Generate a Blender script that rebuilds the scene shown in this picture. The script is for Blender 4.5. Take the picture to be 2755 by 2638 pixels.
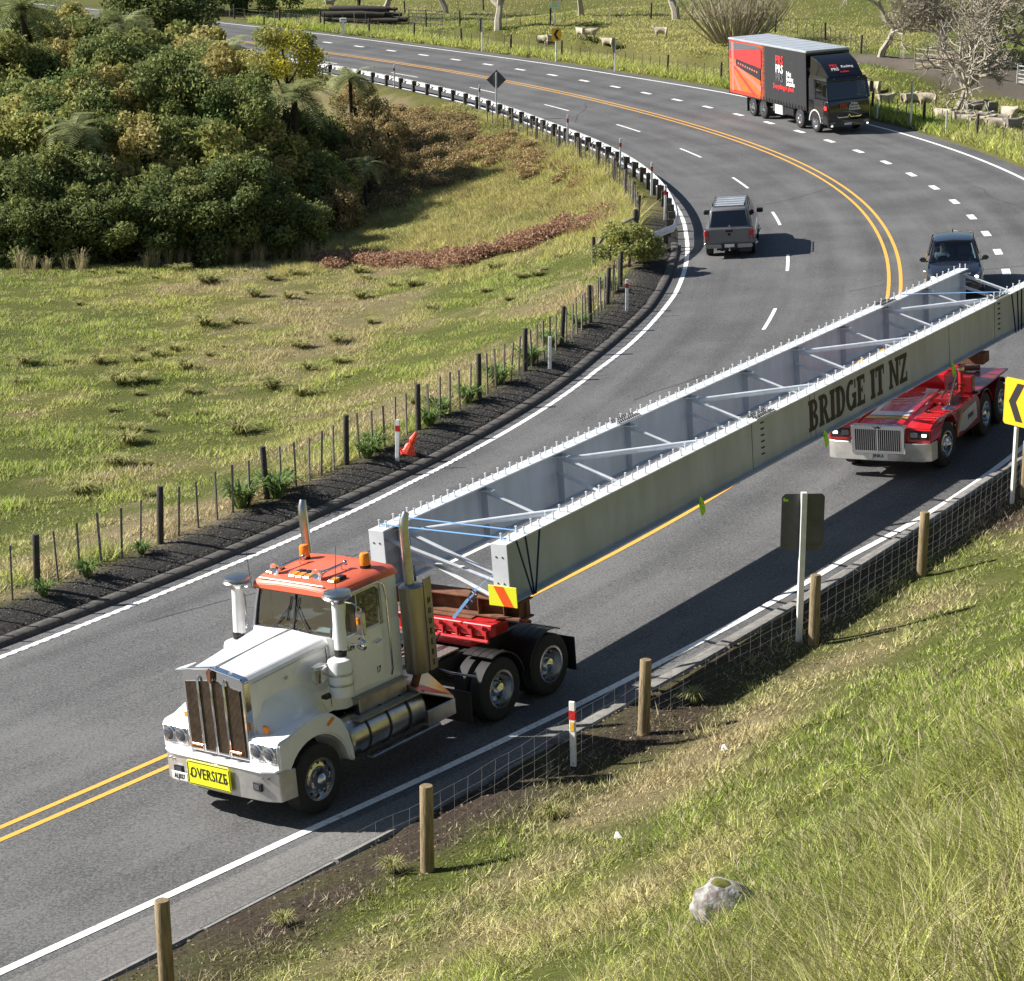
import bpy, bmesh, math, random
import numpy as np
from mathutils import Vector, Matrix
random.seed(7); RNG=np.random.default_rng(11)
for _o in list(bpy.data.objects): bpy.data.objects.remove(_o)
SC=bpy.context.scene; COL=SC.collection
# ------------------------------------------------------------------ camera, sky, sun, exposure
HC=12.5
cam_d=bpy.data.cameras.new('camera'); cam=bpy.data.objects.new('camera',cam_d); COL.objects.link(cam)
cam_d.sensor_fit='HORIZONTAL'; cam_d.sensor_width=36.0; cam_d.lens=5600/2755*36
cam_d.clip_start=.2; cam_d.clip_end=5000
cam.location=(0,0,HC); cam.rotation_euler=(math.radians(90-14.5),0,0)
SC.camera=cam
SUN_EL=math.radians(34); SUN_TO=(-1.0,.17)          # horizontal direction towards the sun
wd=bpy.data.worlds.new('World'); SC.world=wd; wd.use_nodes=True
nt=wd.node_tree; bgn=nt.nodes['Background']; sky=nt.nodes.new('ShaderNodeTexSky')
sky.sky_type='NISHITA'; sky.sun_disc=False; sky.sun_elevation=SUN_EL
sky.sun_rotation=math.atan2(SUN_TO[0],SUN_TO[1]); sky.air_density=1.0; sky.dust_density=.6; sky.ozone_density=1.5
nt.links.new(sky.outputs[0],bgn.inputs[0]); bgn.inputs[1].default_value=.05
sun_d=bpy.data.lights.new('sun','SUN'); sun_d.energy=5.0; sun_d.angle=math.radians(.53); sun_d.color=(1,.955,.89)
sun=bpy.data.objects.new('sun',sun_d); COL.objects.link(sun)
_h=Vector((SUN_TO[0],SUN_TO[1],0)).normalized()*math.cos(SUN_EL); SUNV=Vector((_h.x,_h.y,math.sin(SUN_EL)))
sun.rotation_euler=SUNV.to_track_quat('Z','Y').to_euler(); sun.location=(-40,20,60)
vs=SC.view_settings; vs.view_transform='Standard'; vs.look='None'; vs.exposure=1.0; vs.gamma=1; vs.use_curve_mapping=False

# ------------------------------------------------------------------ materials
MAT={}
def mat(name,col,rough=.6,metal=0.,var=.0,scale=8.,bump=0.,bscale=40.,col2=None,spec=.5,attr=None,trans=0.,emit=0.,coat=0.,detail=4.,subs=0.,mixlo=.35,mixhi=.65,stretch=None):
    m=bpy.data.materials.new(name); m.use_nodes=True; n=m.node_tree; b=n.nodes['Principled BSDF']
    c=(*col,1)
    b.inputs['Base Color'].default_value=c; b.inputs['Roughness'].default_value=rough; b.inputs['Metallic'].default_value=metal
    b.inputs['Specular IOR Level'].default_value=spec
    if trans: b.inputs['Transmission Weight'].default_value=trans; b.inputs['IOR'].default_value=1.02 if trans>1 else 1.45
    if coat: b.inputs['Coat Weight'].default_value=coat; b.inputs['Coat Roughness'].default_value=.05
    if emit: b.inputs['Emission Color'].default_value=c; b.inputs['Emission Strength'].default_value=emit
    tc=n.nodes.new('ShaderNodeTexCoord'); src=tc.outputs['Object']
    if stretch:
        mp=n.nodes.new('ShaderNodeMapping'); mp.inputs['Scale'].default_value=stretch; n.links.new(src,mp.inputs[0]); src=mp.outputs[0]
    base=None
    if attr:
        a=n.nodes.new('ShaderNodeVertexColor'); a.layer_name=attr; base=a.outputs[0]
    if var or col2:
        nz=n.nodes.new('ShaderNodeTexNoise'); nz.inputs['Scale'].default_value=scale; nz.inputs['Detail'].default_value=detail; nz.inputs['Roughness'].default_value=.62
        n.links.new(src,nz.inputs['Vector'])
        rp=n.nodes.new('ShaderNodeValToRGB'); rp.color_ramp.elements[0].position=mixlo; rp.color_ramp.elements[1].position=mixhi
        n.links.new(nz.outputs[0],rp.inputs[0])
        mx=n.nodes.new('ShaderNodeMix'); mx.data_type='RGBA'; n.links.new(rp.outputs[0],mx.inputs[0])
        if base is not None:
            mul=n.nodes.new('ShaderNodeMix'); mul.data_type='RGBA'; mul.blend_type='MULTIPLY'; mul.inputs[0].default_value=1
            n.links.new(base,mul.inputs[6]); mx.inputs[6].default_value=(1-var,)*3+(1,); mx.inputs[7].default_value=(1+var,)*3+(1,)
            n.links.new(mx.outputs[2],mul.inputs[7]); base=mul.outputs[2]
        else:
            c2=col2 if col2 else tuple(min(1,x*(1+var)) for x in col); c1=col if col2 else tuple(x*(1-var) for x in col)
            mx.inputs[6].default_value=(*c1,1); mx.inputs[7].default_value=(*c2,1); base=mx.outputs[2]
    if base is not None: n.links.new(base,b.inputs['Base Color'])
    if bump:
        nb=n.nodes.new('ShaderNodeTexNoise'); nb.inputs['Scale'].default_value=bscale; nb.inputs['Detail'].default_value=3; n.links.new(src,nb.inputs['Vector'])
        bp=n.nodes.new('ShaderNodeBump'); bp.inputs['Strength'].default_value=bump; bp.inputs['Distance'].default_value=.02
        n.links.new(nb.outputs[0],bp.inputs['Height']); n.links.new(bp.outputs[0],b.inputs['Normal'])
    MAT[name]=m; return m
# ------------------------------------------------------------------ mesh helpers
def rotm(axis,deg): return Matrix.Rotation(math.radians(deg),3,axis)
class MB:
    def __init__(s): s.v=[]; s.f=[]
    def add(s,v,f):
        o=len(s.v); s.v.extend([tuple(p) for p in v]); s.f.extend([tuple(i+o for i in q) for q in f]); return s
    def box(s,x0,x1,y0,y1,z0,z1):
        v=[(x,y,z) for z in (z0,z1) for y in (y0,y1) for x in (x0,x1)]
        return s.add(v,[(0,2,3,1),(4,5,7,6),(0,1,5,4),(2,6,7,3),(0,4,6,2),(1,3,7,5)])
    def bx(s,c,d,R=None):
        v=[]
        for z in (-.5,.5):
            for y in (-.5,.5):
                for x in (-.5,.5):
                    p=Vector((x*d[0],y*d[1],z*d[2])); p=(R@p) if R is not None else p; v.append((p.x+c[0],p.y+c[1],p.z+c[2]))
        return s.add(v,[(0,2,3,1),(4,5,7,6),(0,1,5,4),(2,6,7,3),(0,4,6,2),(1,3,7,5)])
    def beam(s,a,b,w,h,up=(0,0,1)):
        a=Vector(a);b=Vector(b);d=(b-a);L=d.length;d.normalize();u=Vector(up);sd=d.cross(u)
        if sd.length<1e-4: sd=d.cross(Vector((1,0,0)))
        sd.normalize();u=sd.cross(d).normalized()
        v=[p+sd*(i*w/2)+u*(j*h/2) for p in (a,b) for j in (-1,1) for i in (-1,1)]
        return s.add(v,[(0,1,3,2),(4,6,7,5),(0,4,5,1),(2,3,7,6),(0,2,6,4),(1,5,7,3)])
    def prism(s,poly,axis,a,b):
        n=len(poly)
        def P(p,t): return (t,p[0],p[1]) if axis=='x' else ((p[0],t,p[1]) if axis=='y' else (p[0],p[1],t))
        v=[P(p,a) for p in poly]+[P(p,b) for p in poly]
        f=[tuple(range(n)),tuple(range(2*n-1,n-1,-1))]+[(i,n+i,n+(i+1)%n,(i+1)%n) for i in range(n)]
        return s.add(v,f)
    def loft(s,rings,cap=True,closed=True):
        n=len(rings[0]); v=[p for r in rings for p in r]; f=[]
        for k in range(len(rings)-1):
            for i in range(n if closed else n-1):
                j=(i+1)%n; f.append((k*n+i,k*n+j,(k+1)*n+j,(k+1)*n+i))
        if cap: f.append(tuple(range(n-1,-1,-1))); f.append(tuple((len(rings)-1)*n+i for i in range(n)))
        return s.add(v,f)
    def tube(s,pts,r,n=8,cap=True):
        pts=[Vector(p) for p in pts]; R=r if isinstance(r,(list,tuple)) else [r]*len(pts); rings=[]; pu=None
        for i,p in enumerate(pts):
            d=(pts[min(i+1,len(pts)-1)]-pts[max(i-1,0)]).normalized()
            if pu is None: pu=d.orthogonal().normalized()
            u=(pu-d*pu.dot(d)); u=u.normalized() if u.length>1e-5 else d.orthogonal().normalized(); pu=u; w=d.cross(u)
            rings.append([p+(u*math.cos(t)+w*math.sin(t))*R[i] for t in [2*math.pi*k/n for k in range(n)]])
        return s.loft(rings,cap)
    def cyl(s,a,b,r,r2=None,n=16): return s.tube([a,b],[r,r if r2 is None else r2],n)
    def lathe(s,prof,c,d,n=24,cap=True):
        c=Vector(c);d=Vector(d).normalized();u=d.orthogonal().normalized();w=d.cross(u)
        rings=[[c+d*h+(u*math.cos(t)+w*math.sin(t))*max(r,1e-4) for t in [2*math.pi*k/n for k in range(n)]] for r,h in prof]
        return s.loft(rings,cap)
    def sphere(s,c,r,nu=10,nv=7):
        r=r if isinstance(r,(tuple,list)) else (r,r,r)
        rings=[]
        for j in range(nv):
            a=-math.pi/2+math.pi*(j+.02)/(nv-1+.04)
            rings.append([(c[0]+r[0]*math.cos(a)*math.cos(2*math.pi*i/nu),c[1]+r[1]*math.cos(a)*math.sin(2*math.pi*i/nu),c[2]+r[2]*math.sin(a)) for i in range(nu)])
        return s.loft(rings)
    def mesh(s,name,m=None,smooth=0,bevel=0.,seg=1):
        me=bpy.data.meshes.new(name); me.from_pydata(s.v,[],s.f); me.update()
        bm=bmesh.new(); bm.from_mesh(me); bmesh.ops.recalc_face_normals(bm,faces=bm.faces)
        if bevel:
            es=[e for e in bm.edges if len(e.link_faces)==2 and e.calc_face_angle(0)>.5]
            bmesh.ops.bevel(bm,geom=es,offset=bevel,segments=seg,affect='EDGES',clamp_overlap=True)
        bm.to_mesh(me); bm.free()
        if smooth:
            me.polygons.foreach_set('use_smooth',[True]*len(me.polygons)); me.set_sharp_from_angle(angle=math.radians(smooth))
        if m is not None: me.materials.append(MAT[m] if isinstance(m,str) else m)
        return me
    def build(s,name,m=None,parent=None,smooth=0,bevel=0.,seg=1):
        return link(name,s.mesh(name,m,smooth,bevel,seg),parent)
def link(name,me,parent=None):
    o=bpy.data.objects.new(name,me); COL.objects.link(o)
    if parent is not None: o.parent=parent
    return o
def tag(o,label=None,cat=None,group=None,kind=None):
    if label: o['label']=label
    if cat: o['category']=cat
    if group: o['group']=group
    if kind: o['kind']=kind
    return o
def thing(name,label,cat,group=None,loc=(0,0,0),rz=0.,M=None):
    o=bpy.data.objects.new(name,None); COL.objects.link(o); o.empty_display_size=.2
    if M is not None: o.matrix_world=M
    else: o.location=loc; o.rotation_euler=(0,0,rz)
    return tag(o,label,cat,group)
def copy_tree(o,parent=None):
    c=o.copy(); COL.objects.link(c); c.parent=parent
    for ch in list(o.children): copy_tree(ch,c)
    return c
def npmesh(name,V,Fc,m,nv=3,colors=None,smooth=False,uv=None):
    """big mesh from numpy arrays; Fc (n,nv)"""
    me=bpy.data.meshes.new(name); V=np.asarray(V,np.float32); Fc=np.asarray(Fc,np.int32)
    me.vertices.add(len(V)); me.vertices.foreach_set('co',V.ravel())
    me.loops.add(Fc.size); me.loops.foreach_set('vertex_index',Fc.ravel())
    me.polygons.add(len(Fc)); me.polygons.foreach_set('loop_start',np.arange(0,Fc.size,Fc.shape[1],dtype=np.int32))
    if smooth: me.polygons.foreach_set('use_smooth',np.ones(len(Fc),bool))
    me.update(calc_edges=True)
    if colors is not None:
        a=me.color_attributes.new('col','FLOAT_COLOR','POINT'); c=np.ones((len(V),4),np.float32); c[:,:3]=colors; a.data.foreach_set('color',c.ravel())
    if uv is not None:
        l=me.uv_layers.new(name='UVMap'); l.data.foreach_set('uv',np.asarray(uv,np.float32)[Fc.ravel()].ravel())
    me.materials.append(MAT[m]); return me
FONT=None
def text_mesh(txt,size,ext=.002,m=None,sx=1.,off=0.,align='CENTER',sp=1.):
    cu=bpy.data.curves.new('lettering','FONT'); cu.body=txt; cu.size=size; cu.extrude=ext; cu.offset=off; cu.align_x=align; cu.align_y='CENTER'; cu.space_character=sp; cu.resolution_u=2
    t=bpy.data.objects.new('tmp',cu); COL.objects.link(t); bpy.context.view_layer.update()
    me=bpy.data.meshes.new_from_object(t.evaluated_get(bpy.context.evaluated_depsgraph_get()))
    bpy.data.objects.remove(t); me.transform(Matrix.Diagonal((sx,1,1,1))); me.materials.clear()
    if m: me.materials.append(MAT[m])
    return me
def put_text(txt,size,m,parent,origin,xdir,ydir,name='lettering',**k):
    me=text_mesh(txt,size,m=m,**k); x=Vector(xdir).normalized(); y=Vector(ydir); y=(y-x*y.dot(x)).normalized(); z=x.cross(y)
    M=Matrix(((x.x,y.x,z.x,origin[0]),(x.y,y.y,z.y,origin[1]),(x.z,y.z,z.z,origin[2]),(0,0,0,1)))
    me.transform(M); return link(name,me,parent)
# ------------------------------------------------------------------ the road line: double yellow centre, 4 m stations
CLP=[(-32.84,-2.57,-1.360),(-30.30,0.52,-1.224),(-27.76,3.61,-1.088),(-25.22,6.70,-0.952),(-22.68,9.79,-0.816),(-20.14,12.88,-0.680),(-17.60,15.97,-0.544),(-15.06,19.06,-0.408),(-12.52,22.15,-0.272),(-9.98,25.24,-0.137),(-7.44,28.33,-0.001),(-5.05,31.32,0.135),(-2.62,34.57,0.271),(-0.27,37.88,0.407),(1.96,41.20,0.543),(4.02,44.54,0.679),(5.88,47.95,0.815),(7.54,51.48,0.952),(9.02,55.14,1.088),(10.30,58.95,1.226),(11.41,62.87,1.364),(12.35,66.88,1.502),(13.13,70.92,1.641),(13.76,74.96,1.779),(14.22,78.97,1.917),(14.52,82.92,2.055),(14.66,86.79,2.194),(14.61,90.60,2.334),(14.39,94.35,2.476),(13.99,98.08,2.621),(13.40,101.79,2.769),(12.63,105.51,2.920),(11.69,109.25,3.074),(10.58,113.02,3.230),(9.33,116.81,3.389),(7.93,120.60,3.550),(6.42,124.36,3.712),(4.79,128.07,3.878),(3.05,131.70,4.045),(1.21,135.23,4.215),(-0.76,138.67,4.386),(-2.85,142.02,4.559),(-5.08,145.32,4.733),(-7.44,148.59,4.908),(-9.91,151.82,5.084),(-12.43,154.91,5.259),(-14.98,157.85,5.435),(-17.65,160.82,5.612),(-20.36,163.76,5.789),(-23.13,166.65,5.967),(-25.94,169.49,6.147),(-28.80,172.30,6.328),(-31.70,175.05,6.511),(-34.64,177.76,6.696),(-37.63,180.42,6.881),(-40.66,183.03,7.067),(-43.73,185.59,7.253),(-46.84,188.11,7.440),(-49.99,190.57,7.626),(-53.18,192.98,7.813),(-56.41,195.34,7.999),(-59.68,197.65,8.184),(-62.98,199.91,8.368),(-66.32,202.12,8.549),(-69.69,204.27,8.727),(-73.10,206.36,8.900),(-76.54,208.40,9.069),(-80.01,210.39,9.233),(-83.51,212.32,9.396)]
CL=np.array(CLP); _d=np.linalg.norm(np.diff(CL[:,:2],axis=0),axis=1); CS=np.concatenate([[0],np.cumsum(_d)]); CS-=CS[10]
# resample smooth at 1 m
def _cr(P,t):
    i=np.clip(np.searchsorted(CS,t)-1,1,len(CS)-3); u=(t-CS[i])/(CS[i+1]-CS[i])
    p0,p1,p2,p3=P[i-1],P[i],P[i+1],P[i+2]; u=u[:,None] if P.ndim>1 else u
    return .5*((2*p1)+(-p0+p2)*u+(2*p0-5*p1+4*p2-p3)*u*u+(-p0+3*p1-3*p2+p3)*u**3)
RS=np.arange(CS[1]+.5,CS[-2]-.5,1.0); RP=_cr(CL,RS); RXY=RP[:,:2]; RZ=RP[:,2]
BANK=.07
def road_so(x,y):
    x=np.asarray(x,float).ravel(); y=np.asarray(y,float).ravel(); S=np.empty_like(x); O=np.empty_like(x)
    A=RXY[:-1]; AB=np.diff(RXY,axis=0); L2=(AB**2).sum(1)
    for k in range(0,len(x),4000):
        p=np.stack([x[k:k+4000],y[k:k+4000]],1)
        d2=((p[:,None,:]-RXY[None])**2).sum(2); j=d2.argmin(1)
        best=np.full(len(p),1e9); bs=np.zeros(len(p)); bo=np.zeros(len(p))
        for dj in (-1,0):
            i=np.clip(j+dj,0,len(A)-1); u=((p-A[i])*AB[i]).sum(1)/L2[i]
            lo=np.where(i==0,-99,0); hi=np.where(i==len(A)-1,99,1); u=np.clip(u,lo,hi)
            c=A[i]+AB[i]*u[:,None]; dd=np.linalg.norm(p-c,axis=1); cr=AB[i,0]*(p-A[i])[:,1]-AB[i,1]*(p-A[i])[:,0]
            w=dd<best; best[w]=dd[w]; bs[w]=(RS[i]+u)[w]; bo[w]=(-np.sign(cr)*dd)[w]
        S[k:k+4000]=bs; O[k:k+4000]=bo
    return S,O
def rz(s): return np.interp(s,RS,RZ)
def rpos(s,o,dz=0.):
    """point on the banked road surface at station s, offset o (right positive)"""
    s=np.asarray(s,float); x=np.interp(s,RS,RXY[:,0]); y=np.interp(s,RS,RXY[:,1])
    tx=np.interp(s+.5,RS,RXY[:,0])-np.interp(s-.5,RS,RXY[:,0]); ty=np.interp(s+.5,RS,RXY[:,1])-np.interp(s-.5,RS,RXY[:,1]); L=np.hypot(tx,ty)+1e-9
    return np.stack([x+ty/L*o,y-tx/L*o,rz(s)+BANK*np.clip(o,-8.3,9)+dz],-1)
def rdir(s):
    a=rpos(s-.5,0);b=rpos(s+.5,0); return float(math.atan2(b[0]-a[0],b[1]-a[1]))   # heading, clockwise from +Y
def K(s,k): return np.interp(s,[a for a,_ in k],[b for _,b in k])
KL=[(-60,-7.5),(6,-7.54),(12,-7.66),(17,-7.95),(25,-8.1),(36,-8.2),(40,-8.1),(44,-7.92),(57,-7.88),(95,-7.7),(110,-7.0),(150,-6.8)]     # left seal edge / kerb face
LL=[(-60,-7.0),(5.6,-7.03),(11,-7.17),(15,-7.28),(20,-7.55),(24,-7.67),(34,-7.76),(38,-7.62),(47,-7.44),(60,-7.55),(95,-7.3),(110,-6.6),(150,-6.4)]  # left white line
RL=[(-60,3.4),(-3,3.77),(2,4.0),(8.5,4.5),(13,4.73),(17,4.87),(20.4,5.25),(25.7,5.7),(40,6.8),(60,7.8),(85,7.75),(103,7.36),(115,6.75),(135,6.5),(150,6.8)]
KR=[(-60,5.0),(9,5.08),(17,5.25),(22,5.5),(24.2,5.8),(26,6.3),(40,7.7),(60,8.7),(85,8.6),(103,8.2),(115,7.7),(150,7.6)]
def sm(t): t=np.clip(t,0,1); return t*t*(3-2*t)
def _noise(x,y,k,seed):
    r=np.random.default_rng(seed); z=np.zeros_like(x)
    for i in range(7):
        a=r.uniform(0,6.283); f=k*r.uniform(.6,1.6); z=z+np.sin((x*math.cos(a)+y*math.sin(a))*f+r.uniform(0,6.283))
    return z/7
_LAT=np.random.default_rng(99).random((256,256))*2-1
def fbm(x,y,f,seed,octv=4,gain=.55):
    z=np.zeros_like(x); a=1.; t=0.; ca,sa=math.cos(.6+seed),math.sin(.6+seed)
    for k in range(octv):
        u=(x*ca-y*sa)*f+seed*17.3; v=(x*sa+y*ca)*f+seed*9.1; i=np.floor(u).astype(int); j=np.floor(v).astype(int); p=u-i; q=v-j; p=p*p*(3-2*p); q=q*q*(3-2*q)
        g=lambda m,n:_LAT[(i+m)&255,(j+n)&255]
        z=z+a*((g(0,0)*(1-p)+g(1,0)*p)*(1-q)+(g(0,1)*(1-p)+g(1,1)*p)*q); t+=a; a*=gain; f*=2.1
    return z/t*1.6
def ground_z(x,y):
    shp=np.shape(x); x=np.asarray(x,float).ravel(); y=np.asarray(y,float).ravel()
    s,o=road_so(x,y); zr=rz(s); kl=K(s,KL); kr=K(s,KR)
    z=zr+BANK*np.clip(o,kl,kr)-.16
    # left: berm then paddock, bank below the guard rail, gully of the bush
    d=kl-o; ez=zr+BANK*kl
    bermh=.16*sm(d/.35)*(1-.0*d)+.10*sm((d-.3)/.8)*sm((2.2-d)/1.2)
    bank=ez+.1-np.maximum(0,d-2.2)*.30
    base=-.95+.10*_noise(x,y,.35,3)+.05*_noise(x,y,1.3,4)
    base=base-1.6*sm((y-(91.5+(x+22)*.62))/5)*sm((-4-x)/6)
    k=.5; pad=np.log(np.exp(np.clip(bank/k,-60,60))+np.exp(np.clip(base/k,-60,60)))*k
    zl=np.where(d<2.2,np.minimum(ez+bermh+.02*_noise(x,y,3,8),9e9),pad+.06*_noise(x,y,2.1,5)*sm((d-2.2)/2))
    zl=np.where((d>1.2)&(d<=2.2),zl*(1-sm((d-1.2)))+np.maximum(pad,ez-.35)*sm((d-1.2)),zl)
    # right: steep hillside beside the camera for small s, gentle farmland further on
    d2=o-kr; er=zr+BANK*np.clip(kr,-8,9)
    prof=.12*sm(d2/.35)+np.interp(d2,[0,.35,1.9,4,8,12,16,18.7,22,30,80],[0,0,.16,.85,2.85,5.5,8.5,10.8,12.6,14.5,18])
    prof=prof+(.13*_noise(x,y,.8,21)+.07*_noise(x,y,2.3,22)+.035*_noise(x,y,5.,23))*sm((d2-1)/3)
    dd=np.maximum(d2,0)
    far=.10*sm(d2/.5)-.10*sm((d2-1)/1.5)+.02*dd+np.where(dd>26,(dd-26)*.075,0)+np.where(dd>90,(dd-90)*.10,0)
    bk=sm((s-94)/6)*sm((150-s)/10)
    far=far+bk*(.95*sm((dd-6.2-.8*_noise(x,y,.9,31))/1.0)+.055*np.clip(dd-7,0,14)+.25*_noise(x,y,1.5,32)*sm((dd-3)/3)*sm((16-dd)/4))
    far=far+.12*_noise(x,y,.25,33)*sm((dd-8)/10)
    far=np.minimum(far,60)
    w=sm((s-34)/26)
    zrr=er+prof*(1-w)+far*w
    z=np.where(d>0,zl,z); z=np.where(d2>0,zrr,z)
    return z.reshape(shp)
def gz(x,y): return float(ground_z(np.array([x]),np.array([y]))[0])
def lay(x,y): return (x,y,gz(x,y))
# ------------------------------------------------------------------ setting: ground, road, markings, kerbs
def ground_mat():
    m=bpy.data.materials.new('ground'); m.use_nodes=True; n=m.node_tree; L=n.links; b=n.nodes['Principled BSDF']; b.inputs['Roughness'].default_value=.95; b.inputs['Specular IOR Level'].default_value=.15
    a=n.nodes.new('ShaderNodeVertexColor'); a.layer_name='col'; tc=n.nodes.new('ShaderNodeTexCoord')
    nz=n.nodes.new('ShaderNodeTexNoise'); nz.inputs['Scale'].default_value=13; nz.inputs['Detail'].default_value=8; nz.inputs['Roughness'].default_value=.75; L.new(tc.outputs['Object'],nz.inputs['Vector'])
    rp=n.nodes.new('ShaderNodeValToRGB'); rp.color_ramp.elements[0].position=.3; rp.color_ramp.elements[0].color=(.40,.40,.38,1); rp.color_ramp.elements[1].position=.7; rp.color_ramp.elements[1].color=(1.5,1.45,1.35,1); L.new(nz.outputs[0],rp.inputs[0])
    mu=n.nodes.new('ShaderNodeMix'); mu.data_type='RGBA'; mu.blend_type='MULTIPLY'; mu.inputs[0].default_value=1; L.new(a.outputs[0],mu.inputs[6]); L.new(rp.outputs[0],mu.inputs[7]); L.new(mu.outputs[2],b.inputs['Base Color'])
    bp=n.nodes.new('ShaderNodeBump'); bp.inputs['Strength'].default_value=.8; bp.inputs['Distance'].default_value=.08; L.new(nz.outputs[0],bp.inputs['Height']); L.new(bp.outputs[0],b.inputs['Normal'])
    MAT['ground']=m
ground_mat()
GRN=np.array((.118,.142,.032)); GRN2=np.array((.172,.175,.048)); DRY=np.array((.30,.25,.145)); SOIL=np.array((.080,.060,.047)); GRAV=np.array((.072,.069,.066)); FERN=np.array((.115,.062,.035))
def ground_col(x,y,s,o):
    """natural ground cover colour by place: pasture, dry grass, loose metal, bare soil"""
    kl=K(s,KL); kr=K(s,KR); d=kl-o; d2=o-kr
    n1=fbm(x,y,.09,1,5); n2=fbm(x,y,.28,2,5,.62); n3=fbm(x,y,1.1,3,4,.65)
    g=sm(.5+.9*n1+.5*n2); c=GRN*(1-g[:,None])+GRN2*g[:,None]
    dry=np.zeros_like(x)
    dl=sm((8.5-d)/6)*1.1*sm(.65+1.3*n2+.7*n3)           # strip along the road fence
    band=np.maximum(sm(1-np.abs(d-12-3*n1)/6.0)*sm((x+14)/10)*sm(.5+1.5*n2),.85*sm(-.10+1.0*n2+.9*n3+.5*n1))
    slope=sm((s-58)/14)*sm((d-2)/3)*sm((22-d)/6)*(.35+.4*n1)
    dry=np.where(d>0,np.clip(np.maximum.reduce([dl*sm((62-s)/10),band,slope]),0,1),0)
    near=(s<45)&(d2>0)
    dryR=np.clip(sm(1-np.abs(d2-3.6-1.2*n1)/1.6)*.9*sm(.7+n2)+.55*sm(.2+1.3*n1+.8*n2),0,1)
    dry=np.where(near,dryR,dry); dry=np.where((d2>0)&(s>=45),.18*sm(n1+.4),dry)
    c=c*(1-dry[:,None])+DRY*dry[:,None]
    gr=np.where(d>0,sm((1.5-d)/.5)*sm((66-s)/4),0); gr=np.maximum(gr,np.where((d2>0)&near,sm((2.3+.9*n2-d2)/1.1)*(.85+.5*n3),0)); gr=np.clip(gr,0,1)
    soil=np.where(near,SOIL[None].repeat(len(x),0).T,GRAV[:,None]).T
    c=c*(1-gr[:,None])+soil*gr[:,None]
    tr=sm((.9-np.abs((o-18.5)-.0*s))/.9)*0
    # gravel farm track to the right of the far road
    track=sm((2.6-np.abs(d2-13.5-2.5*np.sin((s-70)/9)))/1.0)*sm((112-s)/6)*sm((s-45)/5)
    yard=sm((4.5-np.hypot(x-27.5,(y-131)*.55))/2)
    t=np.where(d2>0,np.maximum(track,yard),0); c=c*(1-t[:,None])+np.array((.20,.175,.15))*t[:,None]
    ero=np.where(d2>0,sm((s-94)/6)*sm((150-s)/10)*sm(1-np.abs(dd_-6.6)/1.0) if False else 0,0)
    return c
def axis(lims):
    out=[]
    for a,b,st in lims: out.append(np.arange(a,b,st))
    return np.concatenate(out+[np.array([lims[-1][1]])])
gx=axis([(-1600,-400,200),(-400,-100,40),(-100,-45,5),(-45,-24,1.2),(-24,34,.5),(34,60,1.5),(60,100,5),(100,400,40),(400,1600,200)])
gy=axis([(-400,-40,60),(-40,0,4),(0,60,.5),(60,112,.65),(112,150,.8),(150,230,2),(230,420,10),(420,2200,150)])
GX,GY=np.meshgrid(gx,gy); gxx,gyy=GX.ravel(),GY.ravel(); gzz=ground_z(gxx,gyy); gs,go=road_so(gxx,gyy)
nx,ny=len(gx),len(gy); ii=(np.arange(ny-1)[:,None]*nx+np.arange(nx-1)[None]).ravel()
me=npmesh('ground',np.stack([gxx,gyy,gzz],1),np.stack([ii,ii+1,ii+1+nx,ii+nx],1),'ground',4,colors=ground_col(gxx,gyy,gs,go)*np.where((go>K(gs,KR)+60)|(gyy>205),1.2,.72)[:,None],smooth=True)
tag(link('ground',me),kind='structure')

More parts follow.
